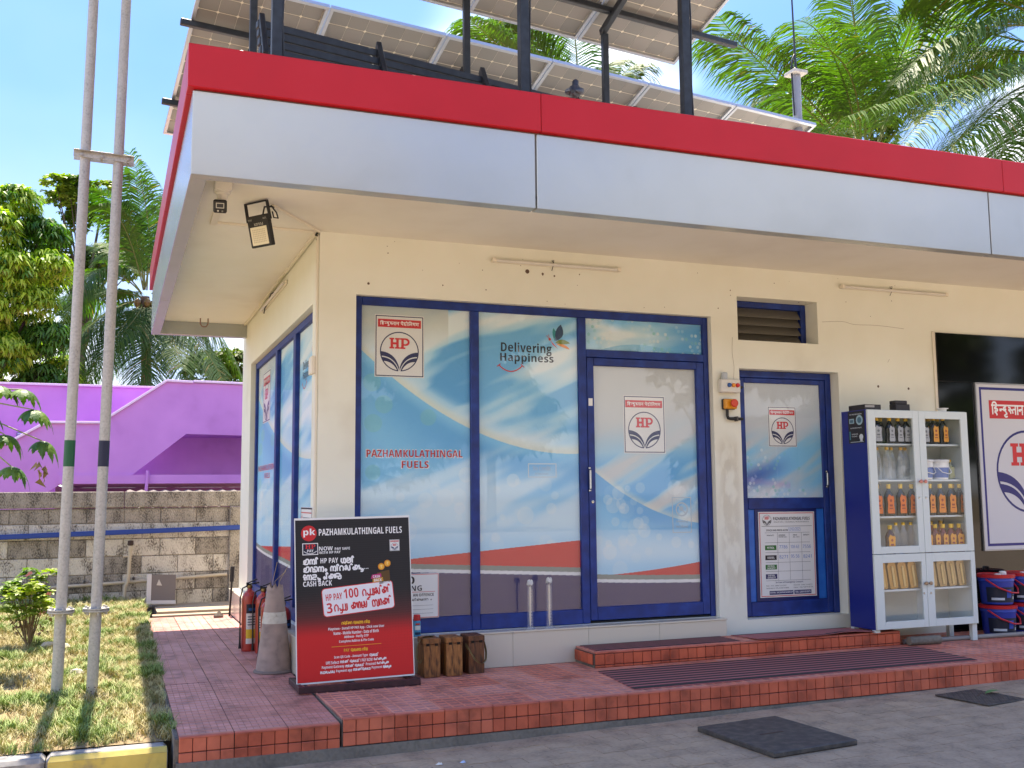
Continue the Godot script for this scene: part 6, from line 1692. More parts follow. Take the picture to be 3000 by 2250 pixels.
		mb = MB.new(); mb.xf = Transform3D(Basis(V(0, 0, 1), 0.12), Vector3.ZERO); mb.lathe([Vector2(0.011, 0.2405), Vector2(0.011, 0.255), Vector2(0, 0.256)], 10); obj("cap", mb, M.black, t)
	var st := tag(obj("wood_strip", strip_mesh(), mat(150, 110, 60, 0.6)), "thin curved wooden strip in the bottom of the cabinet", "strip")
	st.position = V(4.54, 0.357, 0.42)
func strip_mesh() -> MB:
	var mb := MB.new()
	mb.tube([V(0.02, 0.0, 0), V(0.0, 0.1, 0), V(-0.012, 0.2, -0.02), V(-0.01, 0.26, -0.06)], 0.006, 6)
	return mb

func make_sign_board() -> void:
	var t := thing("emblem_board", "large white emblem sign board on the black cladding beside the cabinet", "sign", V(6.075, 0.915, 0.0225))
	var W := 1.144
	var H := 1.52
	var mb := MB.new(); mb.bb(0, 0, 0, W, H, 0.018, 0.002); obj("board_panel", mb, mat(206, 206, 210, 0.35), t)
	for a in [[-0.012, -0.012, 0.0, H + 0.012], [W, -0.012, W + 0.012, H + 0.012], [0.0, -0.012, W, 0.0], [0.0, H, W, H + 0.012]]:
		mb = MB.new(); mb.bb(a[0], a[1], 0.0, a[2], a[3], 0.022, 0.002); obj("edge_trim", mb, mat(170, 172, 176, 0.3, 0.6), t)
	mb = MB.new()
	var z := 0.0188
	mb.col = lin(26, 28, 120); mb.frame(0.03, 0.03, W - 0.03, H - 0.03, 0.024, z)
	mb.col = lin(196, 34, 42); mb.rect(0.14, 1.2, W - 0.14, 1.37, z)
	mb.col = lin(240, 238, 236); write_strokes(mb, devanagari_first() + devanagari_second(), 0.17, 1.242, W - 0.34, 0.082, z + 0.0006, 0.0155)
	leaf_ring(mb, W / 2, 0.71, 0.385, z, lin(26, 28, 110))
	obj("emblem", mb, M.print, t)

func make_buckets() -> void:
	var spots := [[V(5.93, 0.2015, 0.28), "lower blue bucket with red lid of the stack next to the cabinet"], [V(5.925, 0.465, 0.28), "upper blue bucket of the stack next to the cabinet, a white cap on its lid"], [V(6.29, 0.2015, 0.22), "lower blue bucket of the stack farther from the cabinet"], [V(6.285, 0.465, 0.22), "upper blue bucket of the stack farther from the cabinet"], [V(6.62, 0.2015, 0.26), "single blue bucket beyond both bucket stacks"]]
	for q in spots:
		var t := thing("oil_bucket", q[1], "bucket", q[0], 0.0, "blue lubricant buckets")
		var mb := MB.new(); mb.lathe([Vector2(0, 0.003), Vector2(0.125, 0.0), Vector2(0.128, 0.006), Vector2(0.142, 0.2)], 30); obj("bucket_body", mb, mat(24, 48, 150, 0.35), t)
		mb = MB.new(); mb.col = lin(10, 16, 44); label_patch(mb, 0.1305, 0.02, 0.15, -3.0, -0.1, 0.0722); mb.col = lin(34, 70, 170); label_patch(mb, 0.1314, 0.06, 0.13, -1.75, -1.4, 0.0722); mb.col = lin(190, 196, 204); label_patch(mb, 0.1318, 0.04, 0.06, -2.7, -1.9, 0.0722); label_patch(mb, 0.1322, 0.045, 0.07, -1.25, -1.1, 0.0722); mb.col = lin(80, 120, 190)
		label_patch(mb, 0.1322, 0.1, 0.108, -1.25, -0.7, 0.0722); label_patch(mb, 0.1322, 0.085, 0.091, -1.25, -0.8, 0.0722)
		obj("wrap_label", mb, M.vc, t)
		mb = MB.new(); mb.lathe([Vector2(0.142, 0.195), Vector2(0.147, 0.2), Vector2(0.147, 0.225), Vector2(0.143, 0.23)], 30); obj("neck", mb, mat(30, 62, 170, 0.35), t)
		mb = MB.new(); mb.lathe([Vector2(0.144, 0.226), Vector2(0.156, 0.228), Vector2(0.158, 0.252), Vector2(0.148, 0.258), Vector2(0.138, 0.25), Vector2(0, 0.248)], 30); obj("lid", mb, mat(188, 24, 34, 0.35), t)
		mb = MB.new(); mb.tube([V(-0.148, 0.215, 0.03), V(-0.11, 0.15, 0.13), V(0.0, 0.105, 0.168), V(0.09, 0.1, 0.15), V(0.16, 0.13, 0.08), V(0.15, 0.212, 0.01)], 0.0075, 8); obj("handle", mb, mat(186, 28, 40, 0.4), t)
		if (q[1] as String).contains("white cap") or (q[1] as String).begins_with("upper blue bucket of the stack farther"):
			mb = MB.new(); mb.lathe([Vector2(0.03, 0.249), Vector2(0.03, 0.275), Vector2(0.02, 0.282), Vector2(0, 0.283)], 16, V(0.04, 0, 0.04)); mb.lathe([Vector2(0.026, 0.249), Vector2(0.026, 0.262), Vector2(0, 0.266)], 16, V(-0.04, 0, 0.06)); obj("spout_cap", mb, M.white, t)
	var p := thing("floor_pipe", "grey plastic pipe lying on the tiles behind the cabinet legs", "pipe", V(4.85, 0.2015, 0.42))
	var mb := MB.new(); mb.tube([V(-0.1, 0.02, 0.0), V(1.42, 0.02, 0.06)], 0.019, 10); obj("pipe_length", mb, mat(140, 134, 128, 0.6), p)
	p = thing("concrete_stub", "short mouldy grey pipe stub on the tiles under the cabinet", "pipe", V(4.86, 0.2015, 0.5))
	mb = MB.new(); mb.tube([V(-0.13, 0.036, 0.0), V(0.17, 0.036, 0.02)], 0.035, 14); obj("pipe_length", mb, M.concrete, p)

# ---------------------------------------------------------------- forecourt odds and ends
func make_forecourt_things() -> void:
	var t := thing("manhole_cover", "large dark square manhole cover with a lifting slot in the forecourt", "manhole cover", V(2.31, gy(2.31) + 0.001, 2.06), 0.0)
	t.rotation = V(0, 0.06, 0.0155)
	var mm := bump(tri_mat(ramp_tex(noise_img(256, 101, 0.03, 4), [[0.0, Color8(52, 49, 47)], [0.5, Color8(70, 66, 62)], [1.0, Color8(96, 89, 80)]]), 1.5, 0.6), noise_img(256, 102, 0.12, 3), 0.1)
	var mb := MB.new(); mb.bb(-0.295, 0.0, -0.36, 0.295, 0.03, 0.36, 0.005); obj("plate", mb, mm, t)
	mb = MB.new(); mb.bb(-0.1, 0.0302, -0.012, 0.06, 0.0318, 0.006, 0.0005); obj("slot", mb, M.slot_shade, t)  # dark bar on the plate, painted shade of the open slot
	t = thing("manhole_cover", "smaller chequered steel manhole cover with a green leaf lying on it", "manhole cover", V(4.2, gy(4.2) + 0.001, 1.75), 0.12)
	mb = MB.new(); mb.bb(-0.2, 0.0, -0.21, 0.2, 0.008, 0.21, 0.002); obj("plate", mb, mm, t)
	mb = MB.new()
	for i in 16:
		for j in 16:
			mb.xf = Transform3D(Basis(Vector3.UP, PI / 4 if (i + j) % 2 == 0 else -PI / 4), V(-0.18 + i * 0.024, 0.008, -0.185 + j * 0.0245)); mb.box(V(0, 0.0008, 0), V(0.014, 0.0016, 0.004))
	obj("tread", mb, mm, t); t.get_child(1).set_meta("kind", "stuff")
	mb = MB.new(); mb.xf = Transform3D(Basis(Vector3.UP, 0.5), V(0.05, 0.0098, -0.05)); mb.bb(-0.075, 0, -0.007, 0.075, 0.0012, 0.007, 0.0004); obj("slot", mb, M.slot_shade, t)  # slot drawn as a dark bar, its shade put into the colour
	t = tag(obj("fallen_leaf", leaf_blade(0.2, 0.05), leafmat(0.5)), "long green leaf fallen on the smaller manhole cover", "leaf") as Node3D
	t.position = V(4.36, gy(4.36) + 0.016, 1.70); t.rotation = V(0, 0.25, 0)
	var spots := [[0.49, 1.76, "crumpled bit of silver foil on the forecourt"], [0.36, 1.74, "crumpled bit of white paper on the forecourt"]]
	for k in 2:
		mb = MB.new()
		for j in 9:
			var a := j * 0.9
			mb.tri(V(cos(a) * 0.02, 0.001, sin(a) * 0.012), V(cos(a + 1.4) * 0.024, 0.002, sin(a + 1.4) * 0.014), V(rnd(-0.01, 0.01), 0.009 + 0.004 * sin(j), rnd(-0.008, 0.008)))
		var o := tag(obj("litter_scrap", mb, mat(200, 200, 206, 0.25, 0.5) if k == 0 else M.white), spots[k][2], "litter") as Node3D
		o.position = V(spots[k][0], gy(spots[k][0]) + 0.001, spots[k][1])
	# dry leaf crumbs and grit
	mb = MB.new()
	for k in 240:
		var x := rnd(-0.8, 6.0)
		var z := 1.43 + pow(rng.randf(), 1.8) * 1.1
		mb.col = [lin(150, 128, 86), lin(92, 74, 52), lin(46, 40, 36), lin(186, 172, 142), lin(168, 142, 70)][rng.randi() % 5]
		var a := rnd(0, TAU)
		var s := rnd(0.002, 0.007)
		var d := V(cos(a), 0, sin(a)) * s
		var e := V(-sin(a), 0, cos(a)) * s * rnd(0.3, 0.8)
		var o := V(x, gy(x) + 0.0025, z)
		mb.quad(o - d, o + e + V(0, 0.002, 0), o + d, o - e)
	var g := tag(obj("debris", mb, M.vc), "dry leaf crumbs and grit scattered on the forecourt pavers", "debris")
	g.set_meta("kind", "stuff")
func leaf_blade(l: float, w: float) -> MB:
	var mb := MB.new()
	mb.col = Color(0.10, 0.22, 0.06)
	for k in 8:
		var a := k / 8.0
		var b := (k + 1) / 8.0
		var wa := w * sin(a * PI) * 0.5
		var wb := w * sin(b * PI) * 0.5
		var ya := 0.006 * sin(a * 3)
		var yb := 0.006 * sin(b * 3)
		for s in [-1.0, 1.0]:
			mb.quad(V(l * (a - 0.5), ya, 0), V(l * (b - 0.5), yb, 0), V(l * (b - 0.5), yb + wb * 0.25, s * wb), V(l * (a - 0.5), ya + wa * 0.25, s * wa))
	return mb

# ---------------------------------------------------------------- on the roof
func make_roof_things() -> void:
	# solar panels seen from below: grey cells over a light backsheet in an aluminium frame
	var yaw := 0.08
	var tilt := 0.31
	var sheetm := mat(214, 208, 194, 0.6)
	sheetm.backlight_enabled = true; sheetm.backlight = Color(0.6, 0.57, 0.5)
	var cellm := [mat(128, 125, 119, 0.5), mat(133, 129, 123, 0.5), mat(123, 121, 116, 0.5)]
	var alu := mat(176, 180, 186, 0.4, 0.5)
	var cell := MB.new()
	var cs := 0.0765
	var ch := 0.012
	cell.prism(PackedVector2Array([Vector2(-cs + ch, -cs), Vector2(cs - ch, -cs), Vector2(cs, -cs + ch), Vector2(cs, cs - ch), Vector2(cs - ch, cs), Vector2(-cs + ch, cs), Vector2(-cs, cs - ch), Vector2(-cs, -cs + ch)]), -0.0012, 0.0)
	var cmesh := cell.mesh()
	# local frame of a panel: x along the row, y up the slope (towards the forecourt), z the underside normal
	var bs := Basis(Vector3.UP, yaw)
	var rt := (bs * V(1, 0, 0) + V(0, -0.04, 0)).normalized()
	var up := bs * V(0, sin(tilt), cos(tilt))
	up = (up - rt * up.dot(rt)).normalized()
	var panel_basis := Basis(rt, up, rt.cross(up))
	var rows := [[V(0.159, 5.338, -0.484) - up * 1.98, -1, 6, "rear row of solar panels, low behind the red band"], [V(1.211, 5.344, -0.195), -3, 5, "front row of solar panels, raised high over the red band"]]
	var ord := ["first", "second", "third", "fourth", "fifth", "sixth"]
	for r in 2:
		for k in rows[r][2]:
			var at: Vector3 = rows[r][0] + rt * (rows[r][1] + k) * 1.0
			var t := thing("solar_panel", "%s solar panel from the flagpole end of the %s" % [ord[k], ["low rear row", "raised front row"][r]], "solar panel", at, 0.0, ["solar panels of the rear row", "solar panels of the front row"][r])
			t.transform = Transform3D(panel_basis, at)
			var mb := MB.new(); mb.bx(0.012, 0.012, 0.0035, 0.978, 1.968, 0.007); obj("backsheet", mb, sheetm, t)
			for a in [[0.0, 0.0, 0.99, 0.03], [0.0, 1.95, 0.99, 1.98], [0.0, 0.0305, 0.028, 1.9495], [0.962, 0.0305, 0.99, 1.9495]]:
				mb = MB.new(); mb.bb(a[0], a[1], -0.0, a[2], a[3], 0.036, 0.002); obj("frame_bar", mb, alu, t)
			for i in 6:
				for j in 12:
					var o := obj("cell", cmesh, cellm[(i * 7 + j * 5 + k) % 3], t)
					o.position = V(0.03 + 0.0775 + i * 0.155, 0.03 + 0.082 + j * 0.1596, 0.0095)
	# steel frames carrying the raised row
	var names := ["black steel frame carrying the raised solar row, at its flagpole end", "black steel frame carrying the middle of the raised solar row", "black steel frame carrying the end of the raised solar row near the palms"]
	var fx := [-0.5, 1.12, 2.36]
	for k in 3:
		var x: float = fx[k]
		var t := thing("support_frame", names[k], "frame", V(x, 3.62, 1.2), 0.0, "steel frames under the solar panels")
		var p := V(x, 0, 0)
		var under := func(z: float) -> float:   # height of the row's underside at this z
			var d := (z - (-0.195 - 0.08 * (x - 1.211)))
			return 5.344 - 0.04 * (x - 1.211) + d * tan(tilt) - 0.13
		var z0 := 0.1 - 0.08 * (x - 1.1)
		var z1 := 1.2
		var mb := MB.new(); mb.bb(-0.032, 0.001, -0.032, 0.032, under.call(z1) - 3.62 - 0.03, 0.032, 0.004); obj("front_post", mb, M.black_steel, t)
		mb = MB.new(); mb.bb(-0.05, 0.001, z0 - z1 - 0.025, 0.0, under.call(z0) - 3.62 - 0.03, z0 - z1 + 0.025, 0.004); obj("rear_post", mb, M.black_steel, t)
		mb = MB.new(); mb.bar(V(-0.025, under.call(z0) - 3.62, z0 - z1 - 0.05), V(-0.0, under.call(1.95) - 3.62, 1.95 - z1), 0.05, 0.06); obj("rafter", mb, M.black_steel, t)
		mb = MB.new(); mb.tube([V(0.04, 1.9, 0.0), V(0.045, 1.2, 0.02), V(0.03, 0.7, 0.03), V(0.05, 0.3, 0.02), V(0.04, 0.02, 0.02)], 0.006, 6); obj("cable", mb, M.black, t)
	for k in 2:
		var t := thing("purlin", ["black steel purlin under the lower edge of the raised solar row", "black steel purlin under the upper edge of the raised solar row"][k], "beam", V(1.211, 5.344, -0.195), 0.0, "purlins under the raised row")
		var o := up * (0.42 + 1.15 * k) - panel_basis.z * -0.068
		var mb := MB.new(); mb.bar(rt * -3.1 + o, rt * 2.35 + o, 0.05, 0.05); obj("beam", mb, M.black_steel, t)
	for k in 2:
		var t := thing("purlin", ["black steel purlin under the upper edge of the low solar row", "black steel purlin under the lower edge of the low solar row"][k], "beam", rows[0][0], 0.0, "purlins under the low row")
		var o := up * (1.5 - 1.0 * k) + panel_basis.z * 0.068
		var mb := MB.new(); mb.bar(rt * -1.08 + o, rt * 5.1 + o, 0.05, 0.05); obj("beam", mb, M.black_steel, t)
	for k in 4:
		var q: Vector3 = rows[0][0] + rt * (-0.5 + k * 1.75) + up * 1.42 + panel_basis.z * 0.11
		var t := thing("rear_support", "slanted black strut and post under the low solar row, %s from the flagpole end" % ord[k], "frame", V(q.x, 3.62, q.z), 0.0, "struts under the low row")
		var mb := MB.new(); mb.bb(-0.025, 0.001, -0.025, 0.025, q.y - 3.62, 0.025, 0.003); obj("post", mb, M.black_steel, t)
		mb = MB.new(); mb.bar(up * -1.2 + V(0, q.y - 3.62 + 0.01, 0), up * 0.3 + V(0, q.y - 3.62 + 0.01, 0), 0.045, 0.05); obj("strut", mb, M.black_steel, t)
	# ladder-like rack of black rails lying along the roof edge
	var t := thing("rail_rack", "rack of stacked black steel rails lying along the roof edge", "rack", V(-0.56, 3.62, 0.8))
	for k in 4:
		var mb := MB.new(); mb.bar(V(0, 0.66 + k * 0.08, 0.06 - k * 0.05), V(2.75, 0.66 + k * 0.08 - 0.06, -0.42 - k * 0.05), 0.055, 0.055); obj("rail", mb, M.black_steel, t)
	for k in 4:
		var x := 0.03 + k * 0.82
		var z := -0.19 * x
		var mb := MB.new(); mb.bar(V(x, 0.6, 0.05 + z + 0.09), V(x, 0.96, -0.09 + z), 0.06, 0.035, V(1, 0, 0)); mb.bar(V(x, 0.001, -0.05 + z), V(x, 0.66, -0.05 + z), 0.045, 0.045, V(1, 0, 0)); obj("bracket", mb, M.black_steel, t)
	# mast with a thin rod
	t = thing("roof_mast", "grey pipe mast with a cap plate and a thin lightning rod on the roof", "mast", V(5.0, 3.62, -1.0))
	var mb := MB.new(); mb.tube([V(0, 0.001, 0), V(0, 2.04, 0)], 0.045, 14); obj("pipe", mb, mat(126, 132, 146, 0.5, 0.2), t)
	mb = MB.new(); mb.bb(-0.085, 2.041, -0.085, 0.085, 2.075, 0.085, 0.004); obj("cap_plate", mb, M.galv, t)
	mb = MB.new(); mb.lathe([Vector2(0.03, 2.0755), Vector2(0.03, 2.1), Vector2(0.012, 2.13), Vector2(0, 2.14)], 10); mb.tube([V(0, 2.1, 0), V(-0.005, 2.4, 0), V(-0.015, 3.0, 0), V(-0.04, 4.2, 0)], [0.012, 0.01, 0.008, 0.005], 8); obj("rod", mb, M.black_steel, t)
	mb = MB.new(); mb.tube([V(-0.06, 1.6, 0.03), V(-0.075, 2.1, 0.03), V(-0.05, 2.2, 0.02), V(-0.01, 2.26, 0)], 0.009, 6); obj("earth_wire", mb, M.black, t)
	# pigeon on the red band
	t = thing("pigeon", "dark grey pigeon perched on the edge of the red roof band", "bird", V(1.35, 3.9525, 1.5), 2.6)
	mb = MB.new()
	mb.tube([V(0, 0.02, -0.135), V(0, 0.03, -0.09), V(0, 0.05, -0.05), V(0, 0.07, -0.005), V(0, 0.09, 0.03), V(0, 0.12, 0.048), V(0, 0.145, 0.053), V(0, 0.158, 0.062), V(0, 0.158, 0.08), V(0, 0.154, 0.098)], [0.012, 0.018, 0.034, 0.044, 0.042, 0.025, 0.02, 0.0225, 0.015, 0.002], 12)
	obj("body", mb, mat(44, 46, 54, 0.6), t)
	for s in [-1.0, 1.0]:
		mb = MB.new(); mb.tube([V(s * 0.03, 0.085, 0.02), V(s * 0.042, 0.07, -0.01), V(s * 0.036, 0.05, -0.06), V(s * 0.016, 0.035, -0.115)], [0.01, 0.022, 0.018, 0.004], 8); obj("wing", mb, mat(62, 66, 76, 0.6), t)
		mb = MB.new(); mb.tube([V(s * 0.016, 0.035, 0.01), V(s * 0.016, 0.003, 0.015), V(s * 0.018, 0.002, 0.035)], 0.003, 5); obj("leg", mb, mat(150, 60, 56, 0.6), t)

# ---------------------------------------------------------------- poles, boundary wall, house behind
func make_poles() -> void:
	var bases := [V(-1.645, lawn_y(-0.2) - 0.02, -0.2), V(-1.431, lawn_y(-0.2) - 0.02, -0.2)]
	var bands := [mat(14, 84, 50, 0.5), mat(20, 26, 58, 0.5)]
	var labels := ["grey steel flagpole with a green band", "grey steel flagpole with a dark blue band"]
	for k in 2:
		var t := thing("flagpole", labels[k], "pole", bases[k], 0.0, "pair of flagpoles on the lawn")
		t.rotation.z = -0.0148
		var mb := MB.new(); mb.tube([V(0, 0, 0), V(0, 0.55, 0)], 0.036, 20); obj("stub", mb, M.galv, t)
		mb = MB.new(); mb.tube([V(0, 0.575, 0), V(0, 3.0, 0), V(0, 8.0, 0)], [0.0345, 0.0345, 0.03], 20); obj("shaft", mb, M.galv, t)
		for j in 2:
			mb = MB.new(); mb.lathe([Vector2(0.03, 0.55 + j * 0.0135), Vector2(0.082, 0.55 + j * 0.0135), Vector2(0.083, 0.552 + j * 0.0135), Vector2(0.083, 0.561 + j * 0.0135), Vector2(0.03, 0.562 + j * 0.0135)], 24); obj("flange", mb, M.galv, t)
		for j in 6:
			var a := j * TAU / 6 + 0.3
			mb = MB.new(); mb.lathe([Vector2(0.0, 0.532), Vector2(0.009, 0.532), Vector2(0.009, 0.588), Vector2(0, 0.589)], 6, V(cos(a) * 0.066, 0, sin(a) * 0.066)); obj("bolt", mb, M.galv, t)
		mb = MB.new(); mb.lathe([Vector2(0.0352, 1.51), Vector2(0.0352, 1.685)], 20); obj("painted_band", mb, bands[k], t)
		mb = MB.new(); mb.col = lin(86, 52, 34)
		for j in 10: mb.box(V(cos(j * 1.7) * 0.0355, 0.03 + 0.035 * abs(sin(j * 2.9)), sin(j * 1.7) * 0.0355), V(0.007, 0.006, 0.007))
		obj("rust_spot", mb, M.vc, t)
	var t := thing("pole_bracket", "pair of bolted angle irons clamping the two flagpoles together", "bracket", V(-1.485, 3.80, -0.2))
	for s in [-1.0, 1.0]:
		var mb := MB.new()
		mb.xf = Transform3D(Basis(V(0, 0, 1), -0.03), V(0, 0, s * 0.04))
		mb.bb(-0.18, -0.02, -0.003, 0.21, 0.02, 0.003, 0.001); mb.bb(-0.18, 0.0205, -0.0 if s > 0 else -0.03, 0.21, 0.025, 0.03 if s > 0 else 0.0, 0.001)
		obj("angle_iron", mb, M.galv, t)
	for x in [-0.13, 0.0, 0.17]:
		var mb := MB.new(); mb.xf = Transform3D(Basis(V(1, 0, 0), PI / 2), V(x, -0.002, 0)); mb.lathe([Vector2(0.0, -0.06), Vector2(0.007, -0.06), Vector2(0.007, 0.06), Vector2(0, 0.06)], 8); mb.lathe([Vector2(0, 0.0435), Vector2(0.013, 0.0435), Vector2(0.013, 0.054), Vector2(0, 0.055)], 6); obj("bolt", mb, M.galv, t)

func make_boundary_wall() -> void:
	var t := thing("boundary_wall", "weathered blockwork boundary wall with black mould behind the lawn", "wall", V(-7.2, 0.0, -5.5))
	var mb := MB.new(); mb.bx(0.0, 0.0, -0.16, 14.0, 1.345, -0.012); obj("core", mb, M.block_dark, t)
	var rows := [[0.0, 0.19], [0.195, 0.39], [0.395, 0.59], [0.595, 0.79], [0.795, 0.99], [0.995, 1.17], [1.175, 1.335]]
	for r in rows.size():
		var x := -0.2 * (r % 2)
		while x < 7.6:
			var l := 0.4
			if x + l > 3.6:
				mb = MB.new()
				var pz := rnd(-0.004, 0.004)
				mb.bb(max(x, 0.0) + 0.003, rows[r][0] + 0.003, -0.0118, x + l - 0.003, rows[r][1] - 0.001, 0.0 + pz, 0.006)
				obj("block", mb, M.block if r > 0 and r < 6 and rng.randf() < 0.8 else M.block_dark, t)
			x += l
	for k in 4:
		mb = MB.new(); mb.bb(k * 3.0 + (2.4 if k == 0 else 0.0), 1.352, -0.18, (k + 1) * 3.0 - 0.006 + (0.0 if k < 3 else 2.0), 1.537, 0.022, 0.008); obj("coping_beam", mb, M.block_dark, t)
	mb = MB.new(); mb.bb(7.18, 0.0, -0.011, 7.36, 1.35, 0.06, 0.008); obj("pier", mb, M.block_dark, t)
	# blue rail fixed along the wall
	t = thing("blue_rail", "blue painted steel rail along the boundary wall", "rail", V(-7.2, 1.02, -5.44))
	mb = MB.new(); mb.bar(V(0.0, -0.09, 0), V(7.3, 0.082, 0), 0.05, 0.055); obj("rail_bar", mb, mat(30, 62, 142, 0.5), t)
	for k in 5:
		mb = MB.new(); mb.bb(4.0 + k * 0.8, -0.02 + k * 0.018, -0.056, 4.03 + k * 0.8, 0.02 + k * 0.018, -0.026, 0.002); obj("clip", mb, M.grime_steel, t)
	# water pipe with a tap stub
	var pvc := mat(186, 172, 150, 0.5)
	t = thing("water_pipe", "cream plastic water pipe along the foot of the boundary wall", "pipe", V(-2.9, 0.44, -5.45))
	mb = MB.new(); mb.tube([V(0.0, 0.0, 0), V(1.75, 0.06, 0), V(2.86, 0.115, 0)], 0.02, 10); obj("run", mb, pvc, t)
	for x in [1.3, 2.05, 1.82]:
		mb = MB.new(); mb.bb(x - 0.012, 0.02 + x * 0.036, -0.048, x + 0.012, 0.06 + x * 0.036 - 0.012, 0.024, 0.003); obj("clip", mb, M.grime_steel, t)
	t = thing("tap_riser", "cream pipe riser with a black cap standing at the boundary wall", "pipe", V(-1.17, 0.30, -5.4))
	mb = MB.new(); mb.tube([V(-0.005, -0.02, 0), V(0.0, 0.16, 0), V(0.03, 0.22, 0.0), V(0.035, 0.3, 0.0), V(0.045, 0.62, 0.0)], 0.021, 10); obj("riser", mb, pvc, t)
	mb = MB.new(); mb.lathe([Vector2(0.027, 0.56), Vector2(0.03, 0.6), Vector2(0.027, 0.615)], 12, V(0.045, 0, 0)); mb.tube([V(-0.03, 0.5, 0), V(0.042, 0.5, 0.0)], 0.014, 8); obj("socket", mb, pvc, t)
	mb = MB.new(); mb.lathe([Vector2(0.031, 0.62), Vector2(0.033, 0.64), Vector2(0.031, 0.675), Vector2(0, 0.68)], 12, V(0.047, 0, 0)); obj("cap", mb, mat(48, 28, 24, 0.6), t)
	# leaning sheet, stick, stone
	t = thing("leaning_sheet", "grey mesh sheet in a broken white frame leaning against the boundary wall", "sheet", V(-0.78, 0.26, -5.2), 0.05)
	var tr := Transform3D(Basis(V(1, 0, 0), -0.35) * Basis(V(0, 0, 1), -0.04), Vector3.ZERO)
	mb = MB.new(); mb.xf = tr; mb.bb(-0.115, 0.045, -0.006, 0.15, 0.345, 0.0, 0.001); obj("mesh_sheet", mb, mat(116, 104, 96, 0.8), t)
	for a in [[-0.165, 0.0, -0.115, 0.35], [-0.114, 0.0, 0.155, 0.044]]:
		mb = MB.new(); mb.xf = tr; mb.bb(a[0], a[1], -0.012, a[2], a[3], 0.006, 0.003); obj("frame_bar", mb, mat(204, 194, 184, 0.7), t)
	mb = MB.new(); mb.xf = tr; mb.prism(PackedVector2Array([Vector2(-0.06, 0.22), Vector2(0.0, 0.215), Vector2(-0.035, 0.29)]), 0.0005, 0.003); obj("paper_scrap", mb, mat(196, 182, 164, 0.8), t)
	t = thing("leaning_stick", "black stick standing at the rear corner of the plinth", "stick", V(-0.135, 0.2, -4.2))
	mb = MB.new(); mb.tube([V(0, 0.001, 0), V(0.01, 0.2, 0), V(0.018, 0.36, 0)], 0.011, 8); mb.tube([V(0.018, 0.36, 0), V(0.022, 0.52, 0)], 0.022, 8); obj("stick_body", mb, M.black, t)
	mb = MB.new()
	for k in 10:
		var a := k * TAU / 10
		var b := (k + 1) * TAU / 10
		var ra := 0.055 * (1.0 + 0.2 * sin(k * 2.0))
		var rb := 0.055 * (1.0 + 0.2 * sin((k + 1) % 10 * 2.0))
		var A := V(cos(a) * ra, 0.02, sin(a) * ra * 0.8)
		var B := V(cos(b) * rb, 0.02, sin(b) * rb * 0.8)
		mb.tri(B, A, V(0.01, 0.075, 0)); mb.tri(V(A.x * 0.85, 0, A.z * 0.85), A, B)
		mb.tri(V(A.x * 0.85, 0, A.z * 0.85), B, V(B.x * 0.85, 0, B.z * 0.85))
	var st := tag(obj("loose_stone", mb, M.concrete), "loose brown stone on the tiles near the black stick", "stone") as Node3D
	st.position = V(-0.26, 0.2005, -4.1)

